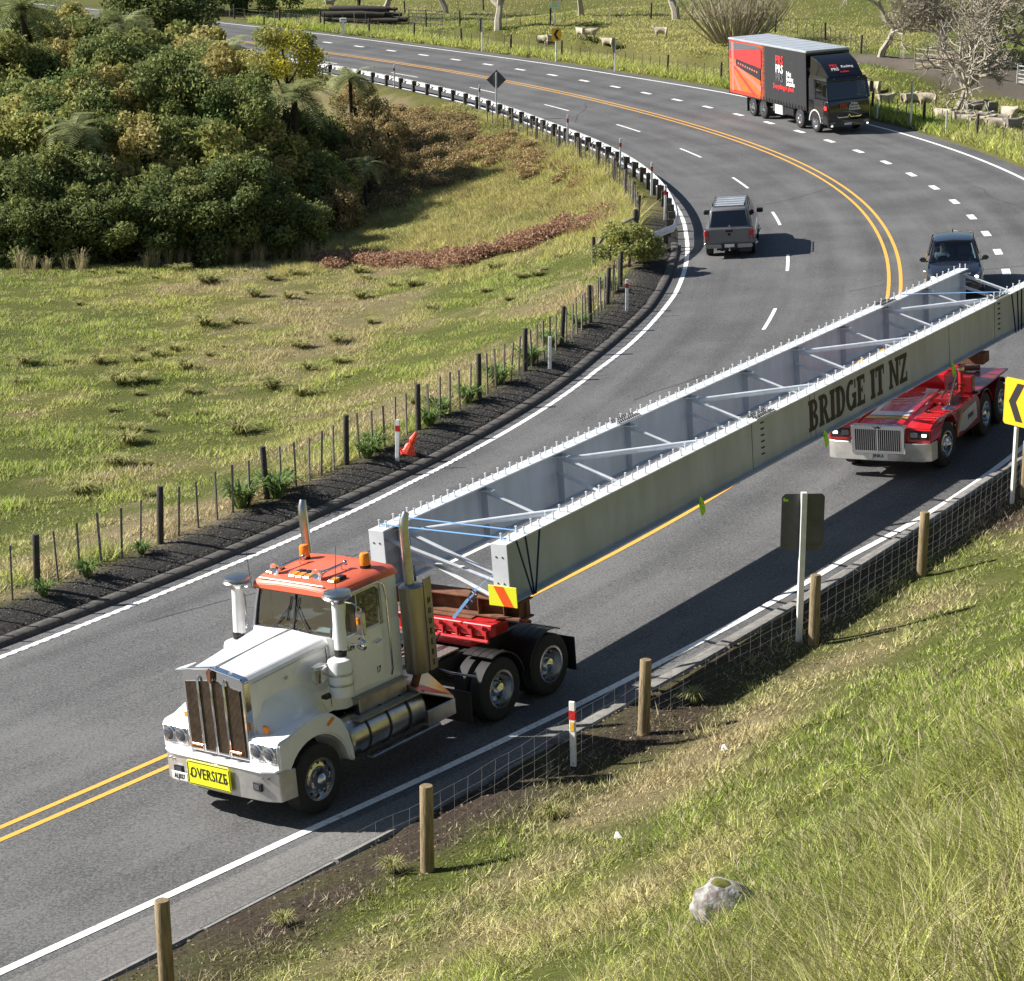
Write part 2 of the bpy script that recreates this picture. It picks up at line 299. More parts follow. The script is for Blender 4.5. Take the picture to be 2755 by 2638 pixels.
def road_mat(name,c0,c1,wear=.12):
    m=bpy.data.materials.new(name); m.use_nodes=True; n=m.node_tree; L=n.links; b=n.nodes['Principled BSDF']; b.inputs['Roughness'].default_value=.82; b.inputs['Specular IOR Level'].default_value=.35
    uv=n.nodes.new('ShaderNodeUVMap'); tc=n.nodes.new('ShaderNodeTexCoord')
    f=n.nodes.new('ShaderNodeTexNoise'); f.inputs['Scale'].default_value=24; f.inputs['Detail'].default_value=4; f.inputs['Roughness'].default_value=.8; L.new(tc.outputs['Object'],f.inputs['Vector'])
    mp=n.nodes.new('ShaderNodeMapping'); mp.inputs['Scale'].default_value=(.9,.05,1); L.new(uv.outputs[0],mp.inputs[0])
    g=n.nodes.new('ShaderNodeTexNoise'); g.inputs['Scale'].default_value=1.2; g.inputs['Detail'].default_value=5; L.new(mp.outputs[0],g.inputs['Vector'])
    h=n.nodes.new('ShaderNodeTexNoise'); h.inputs['Scale'].default_value=.35; h.inputs['Detail'].default_value=6; L.new(tc.outputs['Object'],h.inputs['Vector'])
    m1=n.nodes.new('ShaderNodeMix'); m1.data_type='RGBA'; m1.inputs[6].default_value=(*c0,1); m1.inputs[7].default_value=(*c1,1)
    ad=n.nodes.new('ShaderNodeMath'); ad.operation='MULTIPLY_ADD'; L.new(f.outputs[0],ad.inputs[0]); ad.inputs[1].default_value=5.0; ad.inputs[2].default_value=-2.5+.5
    a2=n.nodes.new('ShaderNodeMath'); a2.operation='ADD'; L.new(ad.outputs[0],a2.inputs[0])
    a3=n.nodes.new('ShaderNodeMath'); a3.operation='ADD'; L.new(g.outputs[0],a3.inputs[0]); L.new(h.outputs[0],a3.inputs[1])
    a4=n.nodes.new('ShaderNodeMath'); a4.operation='MULTIPLY_ADD'; L.new(a3.outputs[0],a4.inputs[0]); a4.inputs[1].default_value=1.3; a4.inputs[2].default_value=-1.3; L.new(a4.outputs[0],a2.inputs[1])
    sx=n.nodes.new('ShaderNodeSeparateXYZ'); L.new(uv.outputs[0],sx.inputs[0]); wv=n.nodes.new('ShaderNodeMath'); wv.operation='MULTIPLY'; L.new(sx.outputs[0],wv.inputs[0]); wv.inputs[1].default_value=2*math.pi/1.85
    sn=n.nodes.new('ShaderNodeMath'); sn.operation='SINE'; L.new(wv.outputs[0],sn.inputs[0]); tk=n.nodes.new('ShaderNodeMath'); tk.operation='MULTIPLY_ADD'; L.new(sn.outputs[0],tk.inputs[0]); tk.inputs[1].default_value=.10; L.new(a2.outputs[0],tk.inputs[2]); a2=tk
    L.new(a2.outputs[0],m1.inputs[0]); L.new(m1.outputs[2],b.inputs['Base Color'])
    bp=n.nodes.new('ShaderNodeBump'); bp.inputs['Strength'].default_value=.35; bp.inputs['Distance'].default_value=.01; L.new(f.outputs[0],bp.inputs['Height']); L.new(bp.outputs[0],b.inputs['Normal'])
    MAT[name]=m
road_mat('asphalt',(.052,.052,.053),(.145,.144,.142)); road_mat('shoulder',(.10,.098,.094),(.19,.185,.175))
def paint(name,col,lo,hi,dirt):
    m=mat(name,dirt,.6,col2=col,scale=14,mixlo=lo,mixhi=hi,detail=6); return m
paint('white_paint',(.80,.79,.76),.33,.45,(.33,.33,.32)); paint('yellow_paint',(.72,.37,.055),.28,.42,(.30,.20,.09))
mat('concrete',(.17,.163,.15),.9,var=.25,scale=5,bump=.4,bscale=30); mat('dark_kerb',(.085,.078,.07),.9,var=.3,scale=6,bump=.5,bscale=30)
def ribbon(name,s0,s1,oa,ob,dz,m,ns=1.0,no=None,kind='structure'):
    """sheet on the banked road from offset oa(s) to ob(s)"""
    S=np.linspace(s0,s1,max(2,int((s1-s0)/ns)+1)); a=oa(S) if callable(oa) else np.full_like(S,oa); b=ob(S) if callable(ob) else np.full_like(S,ob)
    N=no or 1; V=[];U=[]
    for k in range(N+1):
        o=a+(b-a)*k/N; V.append(rpos(S,o,dz)); U.append(np.stack([o,S],1))
    V=np.stack(V,1).reshape(-1,3); U=np.stack(U,1).reshape(-1,2); n=len(S)
    i=(np.arange(n-1)[:,None]*(N+1)+np.arange(N)[None]).ravel(); Fc=np.stack([i,i+1,i+N+2,i+N+1],1)
    return V,Fc,U
def lay_ribbon(name,parts,m):
    V=[];Fc=[];U=[];o=0
    for v,f,u in parts: V.append(v);Fc.append(f+o);U.append(u);o+=len(v)
    return tag(link(name,npmesh(name,np.concatenate(V),np.concatenate(Fc),m,4,uv=np.concatenate(U))),kind='structure')
SA,SB=-36,205
lay_ribbon('road',[ribbon('road',SA,SB,lambda s:K(s,KL)-.04,lambda s:K(s,KR),0,'asphalt',1,10)],'asphalt')
lay_ribbon('road_shoulder',[ribbon('sh',SA,34,lambda s:K(s,RL)+.28,lambda s:K(s,KR)-.02,.004,'shoulder',1,2)],'shoulder')
LW=.14
lay_ribbon('yellow_centre_line',[ribbon('y',SA,SB,-.20-.06,-.20+.06,.006,'y',1),ribbon('y',SA,SB,.20-.06,.20+.06,.006,'y',1)],'yellow_paint')
lay_ribbon('white_edge_line',[ribbon('w',SA,SB,lambda s:K(s,RL)-.08,lambda s:K(s,RL)+.08,.0085,'w',1),ribbon('w',SA,SB,lambda s:K(s,LL)-.08,lambda s:K(s,LL)+.08,.006,'w',1)],'white_paint')
# raised ribs of the profiled edge line
mb=MB()
for s in np.arange(-8,24,.28):
    o=float(K(s,LL)); a=rpos(s,o-.085,.006);b=rpos(s,o+.085,.006); c=rpos(s+.13,o+.085,.006);e=rpos(s+.13,o-.085,.006)
    up=np.array((0,0,.012)); ci=[p*.8+(a+b+c+e)/4*.2+up for p in (a,b,c,e)]
    mb.add([a,b,c,e]+ci,[(4,5,6,7),(0,1,5,4),(1,2,6,5),(2,3,7,6),(3,0,4,7)])
tag(mb.build('edge_line_rib','white_paint'),kind='structure')
dl=[]
for s0 in np.arange(117.1-10.52*9,150,10.52):
    o=float(np.interp(s0-1.7,[15,38,60,75,85,95,150],[-3.0,-3.76,-3.74,-3.78,-3.45,-3.18,-3.1]))
    if s0>24: dl.append(ribbon('d',s0-3.5,s0,o-.06,o+.06,.006,'w',.5))
dl.append(ribbon('d',13.9,15.7,-2.80,-2.68,.006,'w',.5))
lay_ribbon('lane_line',dl,'white_paint')
dr=[]
for k in range(-6,30):
    s=48.4+3.88*k; o=3.74
    if s<150 and s>40: dr.append(ribbon('d',s-.55,s+.55,o-.14,o+.14,.006,'w',.55))
lay_ribbon('continuity_line',dr,'white_paint')
mat('tar',(.045,.045,.046),.6)
rc=np.random.default_rng(31); tr=[]
for (sa_,oa_,ln,ang) in ((46,-1.5,9,.9),(60,6.0,8,-.2),(66,-5,7,1.2),(8.5,-6.0,6,.15),(-3,-4.5,7,-.1),(30,-5.5,8,.3),(80,2.0,8,-.1),(98,-4.8,9,.1),(18.5,3.2,5,.2),(56,5.2,5,1.4),(12,-4.4,5,-.5)):
    n=14; ps=[]; a=ang; s_,o_=sa_,oa_
    for k in range(n): ps.append((s_,o_)); a+=rc.normal(0,.16); s_+=math.cos(a)*ln/n; o_+=math.sin(a)*ln/n
    V=[];
    for k,(s_,o_) in enumerate(ps):
        w=.012+.012*rc.random(); t=ps[min(k+1,n-1)]; b_=ps[max(k-1,0)]; d_=np.array((t[0]-b_[0],t[1]-b_[1])); d_/=np.linalg.norm(d_); V+= [rpos(s_-d_[1]*w,o_+d_[0]*w,.004),rpos(s_+d_[1]*w,o_-d_[0]*w,.004)]
    V=np.array(V); i=np.arange(n-1)*2; tr.append((V,np.stack([i,i+1,i+3,i+2],1),np.zeros((len(V),2))))
lay_ribbon('road_crack_seal',tr,'tar')
# kerbs: extruded section following the road
def kerb(name,s0,s1,off,prof,m,ns=1.0):
    S=np.linspace(s0,s1,int((s1-s0)/ns)+1); rings=[]
    for s in S:
        o=float(off(s)); rings.append([tuple(rpos(s,o+a,b)) for a,b in prof])
    mb=MB(); mb.loft(rings); return tag(mb.build(name,m,smooth=40),kind='structure')
kerb('kerb',-30,57.5,lambda s:K(s,KL),[(0.02,-.1),(-.01,.09),(-.05,.12),(-.24,.135),(-.29,.11),(-.30,-.15)],'dark_kerb')
mb=MB()
for i,s0 in enumerate(np.arange(-20,27,2.4)):
    S=np.linspace(s0+.02,s0+2.37,4); h=.02+.03*random.random() if s0<4 else .10+.03*random.random()
    w=.14 if s0<4 else .30
    rings=[[tuple(rpos(s,float(K(s,KR))+a,b)) for a,b in [(-.02,-.15),(-.01,h-.02),(.03,h),(w-.04,h+.015),(w,h-.02),(w+.01,-.2)]] for s in S]
    mb.loft(rings)
tag(mb.build('concrete_kerb','concrete',smooth=40),kind='structure')
# ------------------------------------------------------------------ vehicle materials and shared parts
mat('white_truck',(.80,.80,.80),.24,coat=.7,col2=(.66,.65,.63),scale=2.2,mixlo=.5,mixhi=.85,detail=9); mat('orange_roof',(.66,.13,.065),.5,var=.06,scale=3,coat=.2)
mat('chrome',(.72,.72,.73),.10,1.0); mat('steel',(.50,.49,.47),.28,1.0,var=.18,scale=4); mat('alloy',(.62,.62,.62),.22,1.0,var=.1,scale=9)
mat('brushed_shield',(.34,.31,.26),.38,1.0,var=.2,scale=3,stretch=(1,1,.15)); mat('tyre',(.016,.016,.017),.75,var=.25,scale=20,bump=.2,bscale=60); mat('black_plastic',(.014,.014,.015),.5)
mat('chassis_black',(.02,.019,.018),.6,var=.3,scale=5); mat('amber',(.85,.25,.015),.15,spec=.7,var=.15,scale=30); mat('grille_mesh',(.055,.043,.032),.5,.3,var=.3,scale=6); mat('grille_bar',(.22,.17,.125),.4,.8,var=.2,scale=8)
mat('sign_yellow',(.86,.86,.02),.45,var=.04,scale=4); mat('black_print',(.015,.015,.014),.6); mat('white_print',(.8,.8,.78),.5); mat('plate_white',(.72,.72,.70),.4)
mat('lens',(.22,.23,.26),.10,.85,spec=.8); mat('bumper_steel',(.60,.59,.57),.36,.75,var=.15,scale=3); mat('lamp_reflector',(.85,.85,.87),.08,1.0); mat('red_lens',(.35,.012,.012),.2,var=.2,scale=30)
mat('rust',(.11,.042,.022),.85,col2=(.20,.09,.045),scale=5,bump=.4,bscale=30); mat('red_paint',(.47,.018,.022),.42,var=.12,scale=4); mat('tread_plate',(.36,.35,.33),.45,.8,var=.2,scale=30,bump=.6,bscale=55)
mat('seat_grey',(.10,.10,.11),.8); mat('dash_dark',(.03,.03,.032),.6); mat('paper',(.7,.7,.66),.7); mat('skin',(.55,.33,.25),.55); mat('shirt_white',(.72,.72,.70),.8); mat('shirt_navy',(.04,.05,.09),.8); mat('hair_dark',(.03,.022,.018),.6)
mat('heat_stain',(.52,.47,.40),.3,1.0,col2=(.50,.24,.09),scale=1.6,mixlo=.52,mixhi=.72)
def glass_mat(name,tint):
    m=bpy.data.materials.new(name); m.use_nodes=True; n=m.node_tree; n.nodes.remove(n.nodes['Principled BSDF']); out=n.nodes['Material Output']
    t=n.nodes.new('ShaderNodeBsdfTransparent'); t.inputs[0].default_value=(*tint,1); g=n.nodes.new('ShaderNodeBsdfGlossy'); g.inputs['Roughness'].default_value=.03
    lw=n.nodes.new('ShaderNodeLayerWeight'); lw.inputs[0].default_value=.5; pw=n.nodes.new('ShaderNodeMath'); pw.operation='POWER'; pw.inputs[1].default_value=4.; ma=n.nodes.new('ShaderNodeMath'); ma.operation='MULTIPLY_ADD'; ma.inputs[1].default_value=.85; ma.inputs[2].default_value=.10; mx=n.nodes.new('ShaderNodeMixShader')
    n.links.new(lw.outputs['Facing'],pw.inputs[0]); n.links.new(pw.outputs[0],ma.inputs[0]); n.links.new(ma.outputs[0],mx.inputs[0]); n.links.new(t.outputs[0],mx.inputs[1]); n.links.new(g.outputs[0],mx.inputs[2]); n.links.new(mx.outputs[0],out.inputs[0]); MAT[name]=m
glass_mat('glass',(.42,.52,.55)); glass_mat('glass_dark',(.16,.18,.19))
def road_z(x,y): s,o=road_so([x],[y]); return float(rz(s)[0]+BANK*np.clip(o,-8.3,9)[0])
def vframe(x,y,yaw,wb=4.9):
    """vehicle standing on the banked road; local x forward, y left, z up; origin on the road under the front axle"""
    fw=np.array((-math.sin(yaw),-math.cos(yaw))); lf=np.array((-fw[1],fw[0])); c=np.array((x,y))
    z0=road_z(*c); zb=road_z(*(c-fw*wb)); zl=road_z(*(c+lf-fw*wb/2)); zrr=road_z(*(c-lf-fw*wb/2))
    F3=Vector((*fw,(z0-zb)/wb)).normalized(); L3=Vector((*lf,(zl-zrr)/2)); L3=(L3-F3*L3.dot(F3)).normalized(); U=F3.cross(L3)
    return Matrix(((F3.x,L3.x,U.x,x),(F3.y,L3.y,U.y,y),(F3.z,L3.z,U.z,z0+.012),(0,0,0,1)))
_wh={}
def wheel(parent,x,y,z,r=.52,w=.28,side=1,kind='steer',steer=0.):
    """tyre mesh (part) with rim, hub and nuts as sub-parts; side +1 = outer face to +y"""
    key=(r,w,kind)
    if key not in _wh:
        rr=r*.60
        t=MB(); t.lathe([(rr,-w/2),(r*.86,-w/2),(r*.95,-w*.46),(r,-w*.36),(r,w*.36),(r*.95,w*.46),(r*.86,w/2),(rr,w/2)],(0,0,0),(0,1,0),40,cap=False)
        g=[]
        tm=t.mesh('tyre','tyre',smooth=35)
        rm=MB()
        if kind=='steer':
            rm.lathe([(rr+.006,-w*.45),(rr+.006,w/2+.006),(rr-.03,w/2+.008),(rr-.05,w*.34),(rr*.62,w*.42),(rr*.6,w*.5),(.02,w*.5)],(0,0,0),(0,1,0),40)
        else:
            rm.lathe([(rr+.006,-w*.45),(rr+.006,w/2+.006),(rr-.03,w/2+.008),(rr-.05,w*.1),(rr-.07,-w*.22),(rr*.5,-w*.26),(.02,-w*.26)],(0,0,0),(0,1,0),40)
        rim=rm.mesh('rim','alloy',smooth=35)
        hm=MB(); hz=w*.5 if kind=='steer' else -w*.26
        if kind=='steer': hm.lathe([(rr*.60,hz),(rr*.56,hz+.035),(rr*.28,hz+.04),(rr*.20,hz+.075),(.012,hz+.10)],(0,0,0),(0,1,0),6 if False else 20)
        else: hm.lathe([(rr*.46,hz),(rr*.42,hz+.10),(rr*.30,hz+.19),(.012,hz+.23)],(0,0,0),(0,1,0),20)
        hub=hm.mesh('hub_cap','chrome',smooth=30)
        ho=MB()
        for k in range(10):
            a=2*math.pi*k/10; c=Vector((math.cos(a),0,math.sin(a)))*rr*.80; yy=w*.375 if kind=='steer' else -w*.17
            ho.lathe([(.028,-.012),(.028,.006),(.001,.007)],(c.x,yy,c.z),(0,1,0),10)
        hol=ho.mesh('hand_hole','black_plastic')
        nm=MB()
        for k in range(10):
            a=2*math.pi*(k+.5)/10; c=Vector((math.cos(a),0,math.sin(a)))*rr*.53; nm.cyl((c.x,hz-.01,c.z),(c.x,hz+.045,c.z),.016,n=6)
        nut=nm.mesh('wheel_nut','chrome')
        _wh[key]=(tm,rim,hub,hol,nut)
    tm,rim,hub,hol,nut=_wh[key]
    o=link('wheel',tm,parent); o.location=(x,y,z); o.rotation_euler=(0,random.uniform(0,6) if side>0 else random.uniform(0,6),steer+(0 if side>0 else math.pi))
    for nm_,me_ in (('rim',rim),('hub_cap',hub),('hand_hole',hol),('wheel_nut',nut)):
        c_=link(nm_,me_,o)
        if nm_ in('hand_hole','wheel_nut'): c_['kind']='stuff'
    return o
def arc(cx,cz,r,a0,a1,n): return [(cx+r*math.cos(math.radians(a0+(a1-a0)*i/n)),cz+r*math.sin(math.radians(a0+(a1-a0)*i/n))) for i in range(n+1)]
def guard(parent,x,z,r,y0,y1,a0,a1,m,t=.02,name='mudguard',n=14,ribs=0):
    p=arc(x,z,r+t,a0,a1,n)+arc(x,z,r,a0,a1,n)[::-1]
    o=MB().prism(p,'y',y0,y1).build(name,m,parent,smooth=30)
    if ribs:
        mb=MB()
        for k in range(ribs):
            yy=y0+(y1-y0)*(k+1)/(ribs+1); mb.prism(arc(x,z,r+t+.006,a0,a1,n)+arc(x,z,r+t-.006,a0,a1,n)[::-1],'y',yy-.012,yy+.012)
        tag(mb.build('mudguard_rib','black_plastic',o),kind='stuff')
    return o
def person_seated(parent,x,y,z,shirt,rz_=0.,name='driver'):
    """seated figure, hands forward on the wheel; one continuous skinned body"""
    J=[((0,0,0),.15),((0,0,.18),.15),((0,0,.38),.17),((.0,0,.50),.11),((.02,0,.57),.055),((.03,0,.66),.085),((.035,0,.76),.09)]
    J+=[((.0,.17,.45),.075),((.12,.25,.24),.05),((.34,.17,.22),.04),((.42,.14,.24),.035)]
    J+=[((.0,-.17,.45),.075),((.12,-.25,.24),.05),((.34,-.17,.22),.04),((.42,-.14,.24),.035)]
    J+=[((.12,.1,-.02),.11),((.45,.12,.0),.085),((.52,.12,-.38),.06),((.12,-.1,-.02),.11),((.45,-.12,.0),.085),((.52,-.12,-.38),.06)]
    E=[(0,1),(1,2),(2,3),(3,4),(4,5),(5,6),(2,7),(7,8),(8,9),(9,10),(2,11),(11,12),(12,13),(13,14),(0,15),(15,16),(16,17),(0,18),(18,19),(19,20)]
    return skin_body(name,J,E,shirt,parent,(x,y,z),rz_)
def skin_body(name,J,E,m,parent,loc,rz_=0.,sub=1,root=0):
    me=bpy.data.meshes.new(name); me.from_pydata([j[0] for j in J],E,[]); o=link(name,me,parent); o.location=loc; o.rotation_euler=(0,0,rz_)
    md=o.modifiers.new('skin','SKIN'); md.use_smooth_shade=True
    sv=me.skin_vertices[0].data if len(me.skin_vertices) else None
    if sv is None:
        bm=bmesh.new(); bm.from_mesh(me); bm.verts.layers.skin.verify(); bm.to_mesh(me); bm.free(); sv=me.skin_vertices[0].data
    for i,j in enumerate(J): r=j[1]; sv[i].radius=(r,r) if not isinstance(r,tuple) else r; sv[i].use_root=(i==root)
    sd=o.modifiers.new('sub','SUBSURF'); sd.levels=sub; sd.render_levels=sub
    me.materials.append(MAT[m]); return o

# ------------------------------------------------------------------ white prime mover with orange roof
TM=vframe(-3.668,28.869,.6473)
T=thing('prime_mover','white bonneted prime mover with orange cab roof and yellow oversize board','truck',M=TM)
# chassis
mb=MB(); mb.box(.55,-6.15,.36,.46,.78,1.05); mb.box(.55,-6.15,-.46,-.36,.78,1.05)
for x in (-.8,-2.6,-3.6,-4.95,-6.1): mb.box(x-.06,x+.06,-.36,.36,.82,1.0)
mb.box(-.2,-1.6,-.35,.35,.55,1.1); mb.build('chassis','chassis_black',T)
for x in (0,-4.3,-5.65): MB().tube([(x,-.95,.52),(x,-.3,.50),(x,.3,.50),(x,.95,.52)],[.07,.09,.09,.07],10).build('axle','chassis_black',T)
for sd in (1,-1):
    wheel(T,0,sd*1.02,.52,.52,.28,sd,'steer')
    for x in (-4.3,-5.65): wheel(T,x,sd*1.06,.52,.52,.27,sd,'drive'); wheel(T,x,sd*.74,.52,.52,.27,-sd,'drive')
# bumper
mb=MB(); pr=[(.66,-1.20),(.80,-1.15),(.88,-.92),(.91,-.5),(.92,0),(.91,.5),(.88,.92),(.80,1.15),(.50,1.20),(.50,1.17),(.78,1.12),(.84,.9),(.87,.5),(.88,0),(.87,-.5),(.84,-.9),(.78,-1.12),(.62,-1.17)]
mb.prism(pr,'z',.44,.88); bump=mb.build('bumper','bumper_steel',T,smooth=30,bevel=.012)
mb=MB(); mb.prism([(.93,-.92),(.935,0),(.93,.92),(.84,1.13),(.70,1.16),(.6,1.1),(.6,-1.1),(.70,-1.16),(.84,-1.13)],'z',.885,.925); mb.build('bumper_top','white_truck',T,bevel=.01)
for yy in (-.80,.80):
    MB().bx((.897,yy,.66),(.04,.17,.12),rotm('Z',-8 if yy>0 else 8)).build('fog_lamp_recess','black_plastic',bump); MB().bx((.905,yy,.66),(.04,.11,.07),rotm('Z',-8 if yy>0 else 8)).build('fog_lamp','lens',bump)
mb=MB()
for yy in (-1.0,-.9,.9,1.0): mb.cyl((.86,yy,.8),(.90,yy,.8),.014,n=8)
tag(mb.build('bumper_bolt','steel',bump),kind='stuff')
# oversize board and number plate
sg=MB(); rr=[(-.52,.50),(-.55,.53),(-.55,.85),(-.52,.88),(.30,.88),(.33,.85),(.33,.53),(.30,.50)]; sg.prism([(y,z) for y,z in rr],'x',.955,.975); ob=sg.build('oversize_board','sign_yellow',T,bevel=.004)
fr=MB()
for a,b in (((-.515,.52),(.295,.52)),((.31,.535),(.31,.845)),((.295,.86),(-.515,.86)),((-.53,.845),(-.53,.535))): fr.beam((.9775,a[0],a[1]),(.9775,b[0],b[1]),.008,.006,up=(1,0,0))
fr.build('board_border','black_print',ob)
put_text('OVERSIZE',.235,'black_print',ob,(.979,-.11,.692),(0,1,0),(0,0,1),sx=.68,off=.0015,sp=1.08)
for yy,fl in ((-.47,-1),(.25,1)):
    ar=MB(); ar.add([(.978,yy-.035*fl,.60),(.978,yy+.035*fl,.655),(.978,yy-.035*fl,.71),(.978,yy-.01*fl,.655)],[(0,1,3),(1,2,3)]); ar.build('bolt_mark','black_print',ob)
np_=MB(); np_.box(.93,.942,-.93,-.60,.50,.63); npl=np_.build('number_plate','plate_white',T,bevel=.003); put_text('ALJ027',.10,'black_print',npl,(.944,-.765,.562),(0,1,0),(0,0,1),sx=.75,off=.002)
# radiator shell and grille
gz0,gz1=.97,2.20
shp=[(-.60,gz0),(-.62,gz0+.02),(-.62,gz1-.05),(-.58,gz1),(0,gz1+.09),(.58,gz1),(.62,gz1-.05),(.62,gz0+.02),(.60,gz0)]
inn=[(-.555,gz0+.05),(-.555,gz1-.17),(0,gz1-.09),(.555,gz1-.17),(.555,gz0+.05)]
mb=MB(); mb.prism(shp,'x',.66,.80); shell=mb.build('radiator_shell','chrome',T,smooth=25,bevel=.02,seg=2)
MB().prism(inn,'x',.79,.815).build('grille_panel','grille_mesh',T)
ms=MB()
for k in range(44):
    y=-.54+1.08*k/43; ms.box(.815,.826,y-.005,y+.005,gz0+.06,gz1-.17+.08*(1-abs(y)/.55))
for k in range(46):
    z=gz0+.08+.96*k/45; ms.box(.815,.819,-.54,.54,z-.003,z+.003)
tag(ms.build('grille_bars','grille_bar',T),kind='stuff')
for y in (-.265,0,.265):
    b=MB(); b.tube([(.83,y,gz0+.03),(.84,y,gz0+.06),(.84,y,gz1-.10+.06*(y==0)),(.80,y,gz1-.05+.06*(y==0))],.020,8); b.build('grille_strut','chrome',T,smooth=40)
for y in (-.39,.39): MB().bx((.845,y,gz0+.12),(.03,.21,.035)).build('grille_lamp','amber',T,bevel=.006)
mb=MB(); mb.loft([[(.80,-.06,gz1+.0),(.80,.06,gz1+.0),(.80,.075,gz1+.08),(.80,.0,gz1+.13),(.80,-.075,gz1+.08)],[(.86,-.03,gz1-.12),(.86,.03,gz1-.12),(.87,.05,gz1+.06),(.86,0,gz1+.10),(.87,-.05,gz1+.06)]]); mb.build('bonnet_emblem','rust',T,bevel=.008)
MB().tube([(.81,-.6,gz1+.005),(.82,-.3,gz1+.055),(.82,0,gz1+.10),(.82,.3,gz1+.055),(.81,.6,gz1+.005)],.018,8).build('shell_trim','chrome',T,smooth=40)
# bonnet
def hring(x,w,zt,pk,zb): return [(x,-w-.03,zb),(x,-w,zt-.30),(x,-w+.02,zt-.06),(x,-w+.09,zt),(x,-.02,zt+pk),(x,.02,zt+pk),(x,w-.09,zt),(x,w-.02,zt-.06),(x,w,zt-.30),(x,w+.03,zb)]
mb=MB(); mb.loft([hring(.70,.60,2.19,.09,1.05),hring(.2,.65,2.235,.085,1.12),hring(-.4,.71,2.295,.07,1.2),hring(-.90,.76,2.345,.04,1.25)]); hood=mb.build('bonnet','white_truck',T,smooth=28,bevel=.012,seg=2)
MB().prism([(.72,2.287),(-.88,2.392),(-.88,2.400),(.72,2.295)],'y',-.014,.014).build('bonnet_hinge','steel',hood)
mb=MB(); mb.loft([[(.75,-.60,2.18),(.75,-.60,2.195),(.79,-.76,2.17),(.79,-.76,2.165)],[(.5,-.62,2.2),(.5,-.62,2.215),(.70,-.76,2.175),(.70,-.76,2.17)]]); mb.build('bonnet_lip','white_truck',hood)
for sd in (1,-1):
    MB().bx((.0,sd*.70,2.0),(.05,.02,.04)).build('bonnet_catch','steel',hood); MB().beam((-.80,sd*.775,1.30),(-.80,sd*.765,2.22),.008,.012,up=(0,1,0)).build('bonnet_seam','black_plastic',hood); MB().tube([(.62,sd*.625,2.10),(-.2,sd*.70,2.18),(-.86,sd*.765,2.24)],.006,5).build('bonnet_bead','steel',hood)
# front guards with headlamp pods
for sd in (1,-1):
    y0,y1=(.56,1.19) if sd>0 else (-1.19,-.56)
    prof=[(.80,.90),(.80,1.30),(.74,1.34),(.55,1.36),(.33,1.44),(.08,1.475),(-.16,1.47),(-.38,1.40),(-.56,1.25),(-.69,1.02),(-.76,.76),(-.78,.55),(-.71,.55)]+arc(0,.52,.66,168,24,14)+[(.62,.90)]
    g=MB().prism(prof,'y',y0,y1).build('front_guard','white_truck',T,smooth=35,bevel=.035,seg=3)
    fil=MB(); rg=[]
    for x,ya,za,yb,zb in ((.62,.575,1.55,.80,1.33),(.45,.60,1.85,.98,1.38),(.1,.635,1.90,1.08,1.45),(-.3,.68,1.88,1.06,1.40),(-.55,.70,1.75,1.0,1.22),(-.74,.72,1.45,.96,.90)):
        rg.append([(x,sd*(ya+(yb-ya)*t),zb+(za-zb)*(1-t)**2.2) for t in (0,.12,.25,.4,.6,.8,1.)]+[(x,sd*ya,zb-.02)])
    fil.loft(rg); fil.build('guard_fillet','white_truck',g,smooth=70)
    MB().box(.795,.812,min(sd*.64,sd*1.14),max(sd*.64,sd*1.14),1.02,1.285).build('headlamp_bezel','chrome',g,bevel=.006)
    for k,yy in enumerate((.765,1.015)):
        b=MB(); b.lathe([(.118,0),(.118,.03),(.105,.035)],(.80,sd*yy,1.152),(1,0,0),24); hb=b.build('headlamp','lamp_reflector',g,smooth=40)
        c=MB(); c.lathe([(.106,.03),(.09,.045),(.05,.058),(.001,.062)],(.80,sd*yy,1.152),(1,0,0),24); c.build('headlamp_lens','lens',hb,smooth=60)
    b=MB(); b.bx((.62,sd*.80,1.43),(.05,.10,.11)); b.build('indicator','amber',g,bevel=.012); MB().bx((-.30,sd*1.20,1.31),(.16,.02,.05),rotm('Y',28)).build('side_marker','amber',g,bevel=.006)
# cab
mb=MB(); mb.loft([[(-.86,-.77,1.22),(-.86,-.80,2.2),(-.86,-.74,2.36),(-.86,.74,2.36),(-.86,.80,2.2),(-.86,.77,1.22)],[(-1.05,-.84,1.2),(-1.05,-.86,2.26),(-1.05,-.84,2.31),(-1.05,.84,2.31),(-1.05,.86,2.26),(-1.05,.84,1.2)],[(-2.36,-.86,1.2),(-2.36,-.88,2.26),(-2.36,-.86,2.31),(-2.36,.86,2.31),(-2.36,.88,2.26),(-2.36,.86,1.2)]]); cab=mb.build('cab_body','white_truck',T,smooth=30,bevel=.012)
mb=MB(); mb.box(-2.37,-2.33,-.87,.87,2.3,2.98)
for sd in (1,-1):
    mb.beam((-.97,sd*.81,2.30),(-1.13,sd*.79,2.95),.07,.08); mb.beam((-1.95,sd*.855,2.29),(-1.95,sd*.835,2.95),.03,.10,up=(1,0,0)); mb.box(-2.36,-1.98,min(sd*.83,sd*.87),max(sd*.83,sd*.87),2.29,2.97)
    mb.beam((-1.1,sd*.80,2.93),(-2.3,sd*.84,2.95),.05,.08)
mb.beam((-1.13,-.8,2.94),(-1.13,.8,2.94),.07,.06); mb.build('cab_frame','white_truck',T,bevel=.01)
for y0,y1 in ((-.755,-.02),(.02,.755)):
    MB().add([(-.955,y0,2.36),(-.955,y1,2.36),(-1.105,y1,2.93),(-1.105,y0,2.93)],[(0,1,2,3)]).build('windscreen_pane','glass',T)
MB().beam((-.95,0,2.35),(-1.10,0,2.94),.03,.03).build('windscreen_divider','black_plastic',T)
